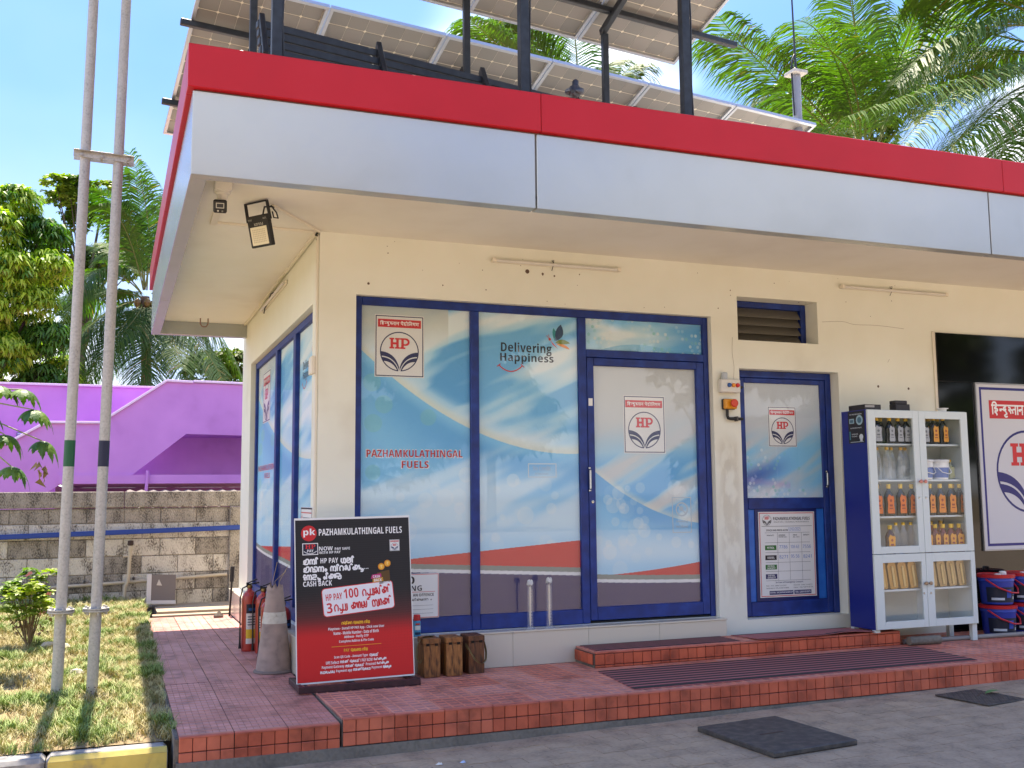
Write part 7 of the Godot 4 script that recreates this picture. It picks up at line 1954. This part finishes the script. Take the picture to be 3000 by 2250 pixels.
func make_house() -> void:
	var t := thing("purple_house", "purple house with an outside stair wall behind the boundary wall", "house", V(-2.0, 0.0, -12.0))
	# coordinates below are relative to x = -2, z = -12
	var mb := MB.new()
	var o := PackedVector2Array([Vector2(-5.0, 0.0), Vector2(-0.95, 0.0), Vector2(-0.33, 1.6), Vector2(-0.17, 1.715), Vector2(0.97, 1.86), Vector2(1.88, 2.61), Vector2(5.0, 2.56), Vector2(5.0, 3.49), Vector2(1.52, 3.54), Vector2(0.44, 2.77), Vector2(-0.42, 2.76), Vector2(-0.9, 2.46), Vector2(-5.0, 0.4)])
	mb.prism(o, -0.13, 0.0)
	obj("stair_wall", mb, M.purple, t)
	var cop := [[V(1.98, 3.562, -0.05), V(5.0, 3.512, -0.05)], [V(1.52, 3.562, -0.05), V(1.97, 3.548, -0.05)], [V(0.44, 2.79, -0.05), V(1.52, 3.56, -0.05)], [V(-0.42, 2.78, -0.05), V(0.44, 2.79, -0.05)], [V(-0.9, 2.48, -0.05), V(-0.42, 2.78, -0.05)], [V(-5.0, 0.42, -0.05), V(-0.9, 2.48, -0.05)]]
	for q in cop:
		mb = MB.new(); mb.bar(q[0], q[1], 0.2, 0.04); obj("sunlit_coping", mb, M.purple_sunlit_edge, t)  # light strips painted as the sunlit top edges of the stair wall
	mb = MB.new(); mb.bx(-6.0, 1.881, -1.5, 5.0, 3.55, -1.36); mb.bx(-6.0, 0.0, -1.5, -0.3, 1.88, -1.36); mb.bx(-0.3, 0.0, -6.1, 5.0, 1.724, -6.0); mb.bx(-0.42, 0.0, -6.0, -0.3, 1.724, -1.5); obj("rear_wall", mb, M.purple, t)
	mb = MB.new(); mb.bb(-6.0, 3.552, -1.55, 5.0, 3.59, -1.3, 0.004); obj("sunlit_coping", mb, M.purple_sunlit_edge, t)  # rear wall top edge, sunlight put into its pale colour
	mb = MB.new(); mb.bx(0.9, 2.62, -1.355, 5.0, 2.72, -0.135); obj("landing_slab", mb, M.purple, t)
	mb = MB.new(); mb.bx(-0.2, 1.725, -6.0, 5.0, 1.88, 0.03); obj("floor_slab", mb, M.purple, t)
	mb = MB.new(); mb.bx(-6.0, 3.2, -6.0, 5.0, 3.3, -1.5); obj("roof_slab", mb, M.purple, t)
	mb = MB.new(); mb.tube([V(1.24, 1.95, 0.05), V(1.24, 1.86, 0.06), V(1.22, 1.5, 0.06)], 0.028, 8); obj("drain_pipe", mb, M.purple, t)
	# louvred vent
	mb = MB.new(); mb.bx(-0.98, 2.55, -1.358, -0.7, 2.68, -1.33)
	obj("vent_frame", mb, mat(110, 100, 150, 0.6), t)
	for k in 3:
		mb = MB.new(); mb.bx(-0.96, 2.565 + k * 0.04, -1.329, -0.72, 2.585 + k * 0.04, -1.315); obj("vent_slat", mb, mat(186, 196, 226, 0.4), t)
	# corrugated sheets below the beam
	var s := thing("corrugated_roof", "rusty corrugated sheet roof between the boundary wall and the purple house", "roof", V(-2.4, 1.34, -9.4))
	for k in 3:
		mb = MB.new()
		var n := 40
		for j in n:
			var xa := 1.3 + k * 1.9 + 1.88 * j / n
			var xb := 1.3 + k * 1.9 + 1.88 * (j + 1) / n
			var ya := 0.016 * sin(j * 1.57)
			var yb := 0.016 * sin((j + 1) * 1.57)
			mb.quad(V(xa, ya + 0.0, 0.6), V(xb, yb + 0.0, 0.6), V(xb, yb + 0.26, -1.9), V(xa, ya + 0.26, -1.9))
		obj("roof_sheet", mb, mat(118, 108, 102, 0.7, 0.2), s)
	for x in [1.5, 3.6, 6.2]:
		mb = MB.new(); mb.bx(x, -1.55, -1.6, x + 0.08, 0.18, -1.52); mb.bx(x, -1.55, 0.4, x + 0.08, -0.03, 0.48); obj("post", mb, M.grime_steel, s)

# ---------------------------------------------------------------- plants
func frond(mb: MB, p0: Vector3, p1: Vector3, p2: Vector3, n: int, ll: float, tone: float) -> void:
	var pts := []
	var rad := []
	var m := 14
	for k in m + 1:
		var t := float(k) / m
		pts.append(p0.lerp(p1, t).lerp(p1.lerp(p2, t), t))
		rad.append(lerp(0.021, 0.004, t))
	mb.col = Color(0.30, 0.30, 0.09)
	mb.tube(pts, rad, 5, false)
	for k in n:
		var t: float = lerp(0.12, 1.0, (k + rnd(0, 0.6)) / n)
		var c := p0.lerp(p1, t).lerp(p1.lerp(p2, t), t)
		var d := ((p1 - p0).lerp(p2 - p1, t)).normalized()
		var side := d.cross(Vector3.UP)
		if side.length() < 0.2: side = V(1, 0, 0.3)
		side = side.normalized()
		var l: float = ll * (0.35 + 0.65 * sin(PI * clamp(0.12 + t * 0.86, 0, 1))) * rnd(0.85, 1.1)
		for s in [-1.0, 1.0]:
			var out: Vector3 = (side * s * 0.8 + d * rnd(0.45, 0.65) + Vector3.UP * rnd(0.0, 0.18)).normalized()
			var a := c
			var b := c + out * l * 0.45 - V(0, l * 0.05, 0)
			var e := c + out * l * 0.8 - V(0, l * rnd(0.2, 0.34), 0)
			var g := e + (out * 0.18 - V(0, 0.26, 0)) * l + V(rnd(-0.03, 0.03), 0, rnd(-0.03, 0.03)) * l
			var w: Vector3 = d * 0.021 * ll / 0.8 * min(1.0, 58.0 / n)
			var gr: float = tone + rnd(-0.12, 0.12)
			mb.col = Color(0.06, 0.13, 0.028).lerp(Color(0.2, 0.3, 0.035), clamp(gr, 0, 1))
			if rng.randf() < 0.02: mb.col = Color(0.28, 0.2, 0.06)
			if rng.randf() < 0.07: continue
			mb.quad(a - w * 0.5, a + w * 0.5, b + w, b - w)
			mb.quad(b - w, b + w, e + w * 0.7, e - w * 0.7)
			mb.tri(e - w * 0.7, e + w * 0.7, g)

func jitter(f: Array, more: int, by: float) -> Array:
	var o := f.duplicate()
	for k in more:
		var q: Array = f[k % f.size()]
		o.append([q[0], q[1] + V(rnd(-by, by), rnd(-by, by) * 0.6, rnd(-by, by)), q[2] + V(rnd(-by, by), rnd(-by, by), rnd(-by, by)) * 1.3])
	return o

func palm(label: String, crown: Vector3, ground: float, fronds: Array, tone: float, ll: float, n: int, group := "") -> void:
	var t := thing("coconut_palm", label, "palm tree", V(crown.x, ground, crown.z), 0.0, group)
	var h := crown.y - ground
	var mb := MB.new()
	var pts := []
	var rad := []
	for k in 25:
		var f := k / 24.0
		pts.append(V(0.25 * sin(f * 2.0) - 0.25 * sin(2.0) * f, h * f, 0.1 * sin(f * 3.0) * (1.0 - f)))
		rad.append(lerp(0.19, 0.115, f) * (1.05 if k % 2 == 0 else 0.97))
	mb.tube(pts, rad, 12)
	obj("trunk", mb, bump(tri_mat(ramp_tex(noise_img(128, 44, 0.05, 4), [[0.0, Color8(70, 58, 46)], [1.0, Color8(132, 112, 92)]]), 1.5, 0.95), noise_img(128, 45, 0.08), 1.0), t)
	var lm := leafmat(0.55, Color(0.85, 1.0, 0.32))
	for f in fronds:
		mb = MB.new()
		var o := V(crown.x, ground, crown.z)
		frond(mb, f[0] - o, f[1] - o, f[2] - o, n, ll, tone + rnd(-0.2, 0.25))
		obj("frond", mb, lm, t)
	for k in 5:
		var a := k * 1.3
		mb = MB.new(); mb.lathe([Vector2(0, -0.12), Vector2(0.06, -0.1), Vector2(0.1, 0.0), Vector2(0.07, 0.09), Vector2(0, 0.13)], 10, V(cos(a) * 0.22, h - 0.2, sin(a) * 0.22)); obj("coconut", mb, mat(120, 96, 44, 0.5), t)

func leaf_cluster(n: int, l: float, w: float, droop: float) -> ArrayMesh:
	var mb := MB.new()
	for k in n:
		var a := TAU * k / n + rnd(-0.3, 0.3)
		var d := V(cos(a), 0, sin(a))
		var s := V(-sin(a), 0, cos(a)) * w * 0.5
		var e := rnd(-0.3, 0.5)
		var l2 := l * rnd(0.75, 1.1)
		var p0 := V(0, 0, 0)
		var p1 := d * l2 * 0.45 + V(0, l2 * (0.18 + e * 0.3) - droop * 0.1, 0)
		var p2 := d * l2 * 0.85 + V(0, l2 * e * 0.3 - droop * l2, 0)
		mb.quad(p0 - s * 0.2, p0 + s * 0.2, p1 + s, p1 - s)
		mb.tri(p1 - s, p1 + s, p2)
	return mb.mesh()

# a crown of leaf clusters on the skins of several lumps
func crown(parent: Node3D, lumps: Array, count: int, me: ArrayMesh, dark: Color, light: Color, flush: Color, flush_share: float, sc: float, back := Color(0.9, 1.0, 0.3)) -> void:
	var tr := []
	var cs := []
	var total := 0.0
	for q in lumps: total += q[1] * q[1]
	for q in lumps:
		var n := int(count * q[1] * q[1] / total)
		var young := rng.randf() < flush_share
		for k in n:
			var d := V(rng.randfn(), rng.randfn() + 0.55, rng.randfn()).normalized()
			var r: float = q[1] * rnd(0.72, 1.05)
			var p: Vector3 = q[0] + V(d.x * r, d.y * r * 0.8, d.z * r)
			var b := Basis(Vector3.UP, rnd(0, TAU)) * Basis(V(1, 0, 0), rnd(-0.5, 0.5))
			tr.append(Transform3D(b.scaled(Vector3.ONE * sc * rnd(0.75, 1.25)), p))
			var c := dark.lerp(light, clamp(rnd(0.0, 1.0), 0, 1))
			if young and rng.randf() < 0.8: c = c.lerp(flush, rnd(0.45, 1.0))
			cs.append(c)
	var ar := me.surface_get_arrays(0)
	var v0: PackedVector3Array = ar[Mesh.ARRAY_VERTEX]
	var n0: PackedVector3Array = ar[Mesh.ARRAY_NORMAL]
	var mb := MB.new()
	var one := PackedColorArray()
	one.resize(v0.size())
	for k in tr.size():
		mb.v.append_array(tr[k] * v0)
		mb.n.append_array(Transform3D(tr[k].basis.orthonormalized(), Vector3.ZERO) * n0)
		one.fill(cs[k])
		mb.c.append_array(one)
	mb.uv.resize(mb.v.size())
	obj("crown", mb, leafmat(0.45, back), parent)
func limbs(parent: Node3D, top: Array, h0: float, r0: float, m: Material) -> void:
	var mb := MB.new()
	mb.tube([V(0, 0, 0), V(0.05, h0 * 0.5, 0.03), V(0.0, h0, 0)], [r0, r0 * 0.8, r0 * 0.7], 10)
	obj("trunk", mb, m, parent)
	for p in top:
		mb = MB.new()
		var q: Vector3 = p
		mb.tube([V(0, h0 * 0.92, 0), V(q.x * 0.35, lerp(h0, q.y, 0.5), q.z * 0.35), q], [r0 * 0.5, r0 * 0.3, r0 * 0.1], 6)
		obj("limb", mb, m, parent)

func make_plants() -> void:
	var bark := bump(tri_mat(ramp_tex(noise_img(128, 46, 0.04, 4), [[0.0, Color8(58, 48, 40)], [1.0, Color8(112, 98, 84)]]), 1.2, 0.95), noise_img(128, 47, 0.1), 1.0)
	var fd := [[V(-0.65,7.13,-22.00),V(-0.74,9.02,-22.00),V(-1.03,10.24,-21.50)],[V(-0.69,7.12,-22.00),V(-1.20,9.32,-21.50),V(-1.87,9.12,-21.00)],[V(-0.60,7.13,-22.00),V(-0.56,9.46,-22.50),V(-0.01,10.25,-23.00)],[V(-0.73,7.03,-22.00),V(-1.76,8.40,-21.00),V(-2.63,5.75,-20.50)],[V(-0.77,6.93,-22.00),V(-1.57,7.45,-23.00),V(-3.16,6.86,-24.00)],[V(-0.81,6.83,-22.00),V(-1.79,6.50,-21.50),V(-2.89,4.77,-21.00)],[V(-0.72,6.74,-22.00),V(-1.11,6.10,-20.50),V(-2.01,4.26,-20.00)],[V(-0.59,6.75,-22.00),V(-0.53,5.86,-20.50),V(-0.66,4.21,-20.00)],[V(-0.51,6.80,-22.00),V(0.50,6.54,-21.00),V(1.23,4.35,-20.80)],[V(-0.46,6.90,-22.00),V(0.92,7.13,-22.00),V(2.03,4.68,-22.00)],[V(-0.65,7.22,-22.00),V(-0.98,8.77,-23.00),V(-1.79,8.74,-24.00)],[V(-0.47,7.04,-22.00),V(0.60,8.30,-23.00),V(1.87,7.16,-24.00)],[V(-0.55,6.80,-22.00),V(-0.04,6.16,-20.50),V(0.49,4.16,-20.00)],[V(-0.68,6.84,-22.00),V(-1.26,6.14,-22.50),V(-2.68,4.27,-23.00)]]
	palm("coconut palm with drooping fronds standing behind the purple house", V(-0.64, 6.94, -22.0), -0.09, jitter(fd, 14, 0.45), 0.15, 1.05, 100)
	var fa := [[V(10.63,7.14,-6.50),V(10.39,8.99,-6.30),V(9.98,10.67,-6.00)],[V(10.35,7.23,-6.50),V(8.32,8.71,-6.00),V(7.00,8.39,-5.60)],[V(10.50,7.31,-6.50),V(9.28,8.99,-5.50),V(7.95,8.46,-4.80)],[V(10.79,7.28,-6.50),V(12.32,9.91,-7.00),V(13.39,11.18,-7.00)],[V(10.45,7.34,-6.80),V(9.97,8.79,-7.50),V(9.34,8.37,-8.00)],[V(10.05,7.23,-6.40),V(8.50,7.25,-5.20),V(7.53,6.45,-4.60)],[V(10.6,7.2,-6.6),V(11.4,9.2,-8.0),V(11.8,10.6,-9.0)],[V(10.5,7.2,-6.5),V(10.9,9.0,-5.6),V(11.0,10.4,-5.0)]]
	palm("coconut palm with an upright frond right behind the roof mast", V(10.48, 7.07, -6.5), -0.09, jitter(fa, 6, 0.5), 0.36, 1.0, 105)
	var fb := [[V(12.80,8.22,-4.50),V(10.76,8.27,-4.20),V(8.77,6.18,-3.80)],[V(12.64,8.98,-4.50),V(11.09,9.32,-4.80),V(9.98,7.48,-5.00)],[V(12.81,9.13,-4.50),V(11.47,9.92,-4.70),V(10.52,9.43,-5.00)],[V(12.45,8.04,-4.40),V(10.97,7.51,-4.00),V(9.63,6.18,-3.80)],[V(12.91,8.95,-4.60),V(12.56,10.40,-5.00),V(11.59,10.80,-5.20)],[V(12.90,8.44,-4.50),V(13.00,9.24,-5.50),V(12.42,8.94,-6.50)],[V(12.86,8.03,-4.50),V(11.74,7.48,-4.20),V(10.88,6.33,-4.00)],[V(12.9,8.6,-4.5),V(12.0,9.8,-6.0),V(10.9,9.9,-7.2)]]
	palm("coconut palm whose long fronds sweep down over the right end of the roof", V(12.88, 8.32, -4.5), -0.09, jitter(fb, 7, 0.6), 0.36, 1.1, 110)
	var fcn := [[V(6.56,8.73,-10.00),V(5.25,9.74,-9.50),V(4.22,9.74,-9.00)],[V(6.63,8.74,-10.00),V(6.16,10.52,-10.00),V(5.39,10.16,-9.50)],[V(6.78,8.76,-10.00),V(7.12,10.90,-10.50),V(6.68,11.68,-10.50)],[V(6.85,8.77,-10.00),V(7.47,10.44,-10.30),V(7.78,9.64,-10.50)],[V(6.70,8.75,-10.00),V(6.51,10.38,-11.00),V(5.89,10.20,-11.50)],[V(6.99,8.72,-10.00),V(7.99,10.18,-10.00),V(8.09,9.35,-9.80)],[V(6.56,8.73,-10.00),V(5.79,10.63,-9.80),V(4.63,9.97,-9.80)]]
	palm("coconut palm with only its top showing between the solar rows", V(6.77, 8.56, -10.0), -0.09, jitter(fcn, 2, 0.3), 0.5, 0.95, 90)
	# mango tree at the left: dense, drooping leaves, yellow green flush
	var t := thing("mango_tree", "dense mango tree with yellow green young leaves at the left, behind the purple house", "tree", V(-4.2, -0.09, -20.0))
	var lumps := []
	for q in [[-0.6, 9.0, 0, 0.9], [0.45, 8.7, 0.3, 0.8], [-1.6, 8.6, 0, 1.0], [1.05, 8.0, 0.2, 0.75], [0.1, 7.9, 0.9, 0.8], [-0.9, 7.6, 1.0, 0.9], [1.3, 7.1, 0.7, 0.7], [0.5, 6.9, 1.1, 0.75], [-1.9, 7.2, 0.4, 0.9], [1.0, 6.2, 0.8, 0.7], [0.0, 5.9, 1.0, 0.8], [-1.2, 6.2, 0.8, 0.9], [1.35, 5.4, 0.6, 0.7], [0.4, 5.0, 0.9, 0.8], [-0.8, 5.0, 0.8, 0.9], [1.2, 4.4, 0.5, 0.7], [0.0, 4.0, 0.8, 0.8], [1.6, 4.7, 0.0, 0.6], [-1.8, 5.6, 0.2, 1.0], [0.2, 7.2, -0.6, 1.1], [0.3, 5.4, -0.6, 1.1]]: lumps.append([V(q[0], q[1], q[2]), q[3] * 0.74])
	limbs(t, [V(-0.6, 8.6, 0), V(1.0, 7.8, 0.2), V(-1.5, 7.6, 0), V(0.9, 6.0, 0.5), V(0.2, 7.0, -0.4), V(1.2, 4.6, 0.3), V(-1.0, 5.6, 0.5)], 3.4, 0.26, bark)
	crown(t, lumps, 3900, leaf_cluster(9, 0.26, 0.06, 0.75), Color(0.05, 0.13, 0.02), Color(0.14, 0.30, 0.035), Color(0.50, 0.64, 0.05), 0.78, 1.0)
	# a lighter, open tree behind it
	t = thing("open_tree", "tall sparse tree with small round leaves and bare twigs behind the mango", "tree", V(-2.3, -0.09, -27.0))
	var tw := []
	for k in 26: tw.append(V(rnd(-1.3, 1.3), rnd(8.6, 11.6), rnd(-0.9, 0.9)))
	limbs(t, tw, 6.5, 0.12, bark)
	lumps = []
	for p in tw: lumps.append([p, rnd(0.3, 0.5)])
	for k in 14: lumps.append([V(rnd(-1.5, 1.5), rnd(6.5, 9.0), rnd(-0.8, 0.8)), 0.35])
	crown(t, lumps, 2600, leaf_cluster(5, 0.2, 0.11, 0.25), Color(0.08, 0.15, 0.02), Color(0.2, 0.3, 0.04), Color(0.34, 0.4, 0.06), 0.5, 1.0)
	# background trees that close the view behind the house and the palms
	var far := [[V(-6.5, -0.09, -30.0), 2.6, 6.5, "broad dark tree far behind the mango tree"], [V(0.6, -0.09, -31.0), 2.0, 4.2, "low leafy tree behind the drooping palm"], [V(3.6, -0.09, -30.0), 2.2, 4.6, "leafy tree showing under the roof edge beside the shop wall"], [V(-2.6, -0.09, -29.0), 1.7, 3.6, "low leafy tree between the flagpoles and the palm"], [V(16.5, -0.09, -14.0), 3.0, 8.5, "leafy tree behind the fronds at the right end of the roof"], [V(10.4, -0.09, -13.0), 1.6, 7.0, "pale green tree top just behind the roof mast"]]
	for q in far:
		t = thing("leafy_tree", q[3], "tree", q[0], 0.0, "trees in the background")
		lumps = []
		for k in 13: lumps.append([V(rnd(-1, 1) * q[1], q[2] + rnd(-1.2, 1.3) * q[1] * 0.75, rnd(-0.6, 0.6) * q[1]), rnd(0.4, 0.62) * q[1] * 0.8])
		limbs(t, [V(-q[1] * 0.6, q[2] + 0.4, 0), V(q[1] * 0.6, q[2], 0.2), V(0.1, q[2] + 0.9, 0)], q[2] * 0.6, 0.18, bark)
		crown(t, lumps, 2600, leaf_cluster(6, 0.26, 0.11, 0.35), Color(0.03, 0.07, 0.015), Color(0.11, 0.17, 0.03), Color(0.22, 0.26, 0.05), 0.35, 1.0)
	make_papaya()
	make_shrub()

func make_papaya() -> void:
	var t := thing("papaya_plant", "papaya plant whose lobed leaves reach in from the left beside the flagpoles", "plant", V(-2.75, lawn_y(-1.6) - 0.02, -1.6))
	var mb := MB.new()
	mb.tube([V(0, 0, 0), V(0.02, 1.0, 0), V(0.0, 2.1, 0)], [0.06, 0.05, 0.035], 10); obj("trunk", mb, mat(130, 122, 98, 0.8), t)
	var lm := leafmat(0.5, Color(0.5, 0.62, 0.14))
	var base := V(-2.75, lawn_y(-1.6) - 0.02, -1.6)
	# [leaf hub, size, droop, turn]
	var leaves := [[V(-2.02, 2.30, -1.5), 0.2, 0.9, -0.3], [V(-1.93, 2.14, -1.45), 0.22, 1.0, 0.1], [V(-1.865, 1.90, -1.5), 0.2, 1.1, 0.2], [V(-2.12, 1.94, -1.4), 0.2, 1.0, -0.6], [V(-2.07, 1.70, -1.45), 0.2, 1.0, 0.0], [V(-2.2, 2.33, -1.55), 0.22, 0.8, 0.4], [V(-2.25, 2.1, -1.4), 0.2, 1.0, 0.9], [V(-2.3, 1.75, -1.5), 0.2, 1.0, 1.4]]
	var crn := V(-0.0, 1.95, 0.0)
	for q in leaves:
		var hub: Vector3 = q[0] - base
		mb = MB.new()
		mb.col = Color(0.32, 0.34, 0.14)
		mb.tube([crn, crn.lerp(hub, 0.5) + V(0, 0.08, 0), hub], [0.009, 0.007, 0.005], 6)
		obj("petiole", mb, M.vc, t)
		mb = MB.new()
		var nl := 9
		for k in nl:
			var a: float = q[3] + lerp(-2.5, 2.5, float(k) / (nl - 1)) + 0.0
			var d := V(cos(a), 0, sin(a))
			var s := V(-sin(a), 0, cos(a))
			var l: float = q[1] * (1.05 - 0.35 * abs(k - 4) / 4.0) * rnd(0.9, 1.1)
			mb.col = Color(0.05, 0.13, 0.02).lerp(Color(0.16, 0.26, 0.03), rnd(0, 0.8))
			var bend := func(p: Vector3) -> Vector3:
				var rr: float = Vector2(p.x, p.z).length()
				return V(p.x * (1.0 - 0.35 * q[2] * rr / q[1]), p.y - q[2] * rr * rr / q[1] * 0.75, p.z * (1.0 - 0.35 * q[2] * rr / q[1])) + hub
			var prev := 0.006
			var pr := 0.0
			for j in 7:
				var f := (j + 1) / 7.0
				var wd: float = [0.03, 0.034, 0.05, 0.034, 0.05, 0.025, 0.002][j] * q[1] / 0.2
				for sg in [-1.0, 1.0]:
					mb.quad(bend.call(d * l * pr), bend.call(d * l * f), bend.call(d * l * (f + 0.06) + s * sg * wd), bend.call(d * l * pr + s * sg * prev))
				prev = wd * (0.55 if j in [2, 4] else 1.0)
				pr = f
		obj("leaf", mb, lm, t)
	mb = MB.new()
	mb.col = Color(0.30, 0.19, 0.06)
	for k in 14:
		var p := V(-1.87, 1.7, -1.48) - base + V(rnd(-0.04, 0.04), rnd(-0.1, 0.1), rnd(-0.04, 0.04))
		mb.tri(p, p + V(rnd(-0.05, 0.05), -0.07, rnd(-0.03, 0.03)), p + V(rnd(-0.04, 0.04), -0.03, 0.03))
	obj("dry_leaf", mb, M.vc, t)

func make_shrub() -> void:
	var t := thing("flowering_shrub", "small leafy shrub with pink flowers and brown lower leaves in the lawn", "shrub", V(-1.95, lawn_y(-2.3) - 0.015, -2.3))
	var mb := MB.new()
	mb.col = Color(0.22, 0.15, 0.08)
	var tips := []
	for k in 16:
		var a := rnd(0, TAU)
		var r := rnd(0.05, 0.2)
		var tip := V(cos(a) * r, rnd(0.3, 0.64), sin(a) * r)
		mb.tube([V(rnd(-0.02, 0.02), 0, rnd(-0.02, 0.02)), tip * V(0.5, 0.5, 0.5), tip], [0.008, 0.005, 0.002], 5)
		tips.append(tip)
	obj("stem", mb, M.vc, t)
	var lumps := []
	for p in tips: lumps.append([p, 0.07])
	for k in 8: lumps.append([V(rnd(-0.16, 0.16), rnd(0.3, 0.5), rnd(-0.14, 0.14)), 0.08])
	crown(t, lumps, 420, leaf_cluster(6, 0.06, 0.026, 0.2), Color(0.1, 0.2, 0.03), Color(0.24, 0.36, 0.05), Color(0.46, 0.52, 0.09), 0.6, 1.0)
	mb = MB.new()
	for k in 60:
		mb.col = Color(0.24, 0.15, 0.08) * rnd(0.7, 1.4)
		var p := V(rnd(-0.14, 0.14), rnd(0.12, 0.28), rnd(-0.12, 0.12))
		mb.tri(p, p + V(rnd(-0.04, 0.04), -0.03, rnd(-0.03, 0.03)), p + V(rnd(-0.03, 0.03), rnd(-0.02, 0.02), 0.03))
	obj("dry_leaves", mb, M.vc, t)
	mb = MB.new()
	mb.col = lin(206, 130, 136)
	for p in [V(0.1, 0.3, 0.1), V(0.18, 0.28, 0.06), V(-0.02, 0.62, 0.05), V(0.14, 0.45, 0.08)]:
		mb = MB.new()
		mb.col = lin(206, 130, 136)
		for j in 9: mb.disc(p.x + rnd(-0.02, 0.02), p.y + rnd(-0.015, 0.015), 0.008, p.z + rnd(-0.015, 0.02), 5)
		obj("flower", mb, M.vc, t)
	for k in 3:
		mb = MB.new()
		mb.lathe([Vector2(0, 0), Vector2(0.045, 0.006), Vector2(0.05, 0.03), Vector2(0.03, 0.055), Vector2(0, 0.06)], 9, Vector3.ZERO, 1.2, 0.8)
		var s := tag(obj("white_stone", mb, mat(196, 186, 170, 0.9)), ["larger white stone at the foot of the shrub", "smaller white stone at the foot of the shrub", "white stone in the grass behind the nearer flagpole"][k], "stone") as Node3D
		s.position = [V(-1.80, lawn_y(-2.2) - 0.006, -2.2), V(-1.68, lawn_y(-2.1) - 0.012, -2.1), V(-1.55, lawn_y(-0.9) - 0.015, -0.9)][k]

# ---------------------------------------------------------------- behind the photographer: what the shiny surfaces mirror
func make_behind() -> void:
	var t := thing("forecourt_canopy", "white pump canopy over the forecourt behind the photographer", "canopy", V(-7.0, 0.0, 15.0))
	var mb := MB.new(); mb.bb(-9.0, 5.3, -6.0, 9.2, 6.1, 6.0, 0.02); obj("canopy_roof", mb, mat(196, 198, 200, 0.5), t)
	for x in [-6.0, 5.5]:
		mb = MB.new(); mb.bb(x - 0.25, -0.05, -0.25, x + 0.25, 5.299, 0.25, 0.02); obj("column", mb, mat(190, 190, 190, 0.5), t)
	var bark := mat(90, 78, 66, 0.9)
	var me := leaf_cluster(6, 0.8, 0.4, 0.35)
	for k in 10:
		t = thing("roadside_tree", "leafy tree in the row across the road facing the shop", "tree", V(-16.0 + k * 7.5, -0.09, 32.0 + 3.0 * sin(k * 2.1)), 0.0, "trees across the road")
		var lumps := []
		for j in 12: lumps.append([V(rnd(-3.6, 3.6), rnd(2.6, 11.0), rnd(-2, 2)), rnd(1.6, 2.3)])
		limbs(t, [V(-1.5, 6, 0), V(1.6, 5.6, 0), V(0, 6.6, 0.5)], 3.0, 0.25, bark)
		crown(t, lumps, 1500, me, Color(0.03, 0.07, 0.015), Color(0.11, 0.17, 0.03), Color(0.2, 0.24, 0.05), 0.3, 1.0)

func _ready() -> void:
	rng.seed = 20250212
	make_view()
	make_materials()
	make_ground()
	make_platform()
	make_lawn()
	make_building()
	make_boundary_wall()
	make_house()
	make_roof_things()
	make_poles()
	make_plants()
	make_behind()
	make_mat("striped mat on the step in front of the glass door", 1.22, 0.30, V(2.57, 0.3165, 0.275), 6)
	make_mat("striped mat with a curled edge on the step before the blue door", 1.12, 0.36, V(3.87, 0.3165, 0.295), 6, 0.03, 0.1)
	make_mat("long striped mat on the tiles below the step", 2.85, 0.72, V(3.27, 0.2015, 0.93), 9, 0.0, -0.12)
	make_banner()
	make_cone()
	make_extinguishers()
	make_boxes()
	make_sill_things()
	make_wall_devices()
	make_soffit_things()
	make_price_board()
	make_cabinet()
	make_sign_board()
	make_buckets()
	make_forecourt_things()
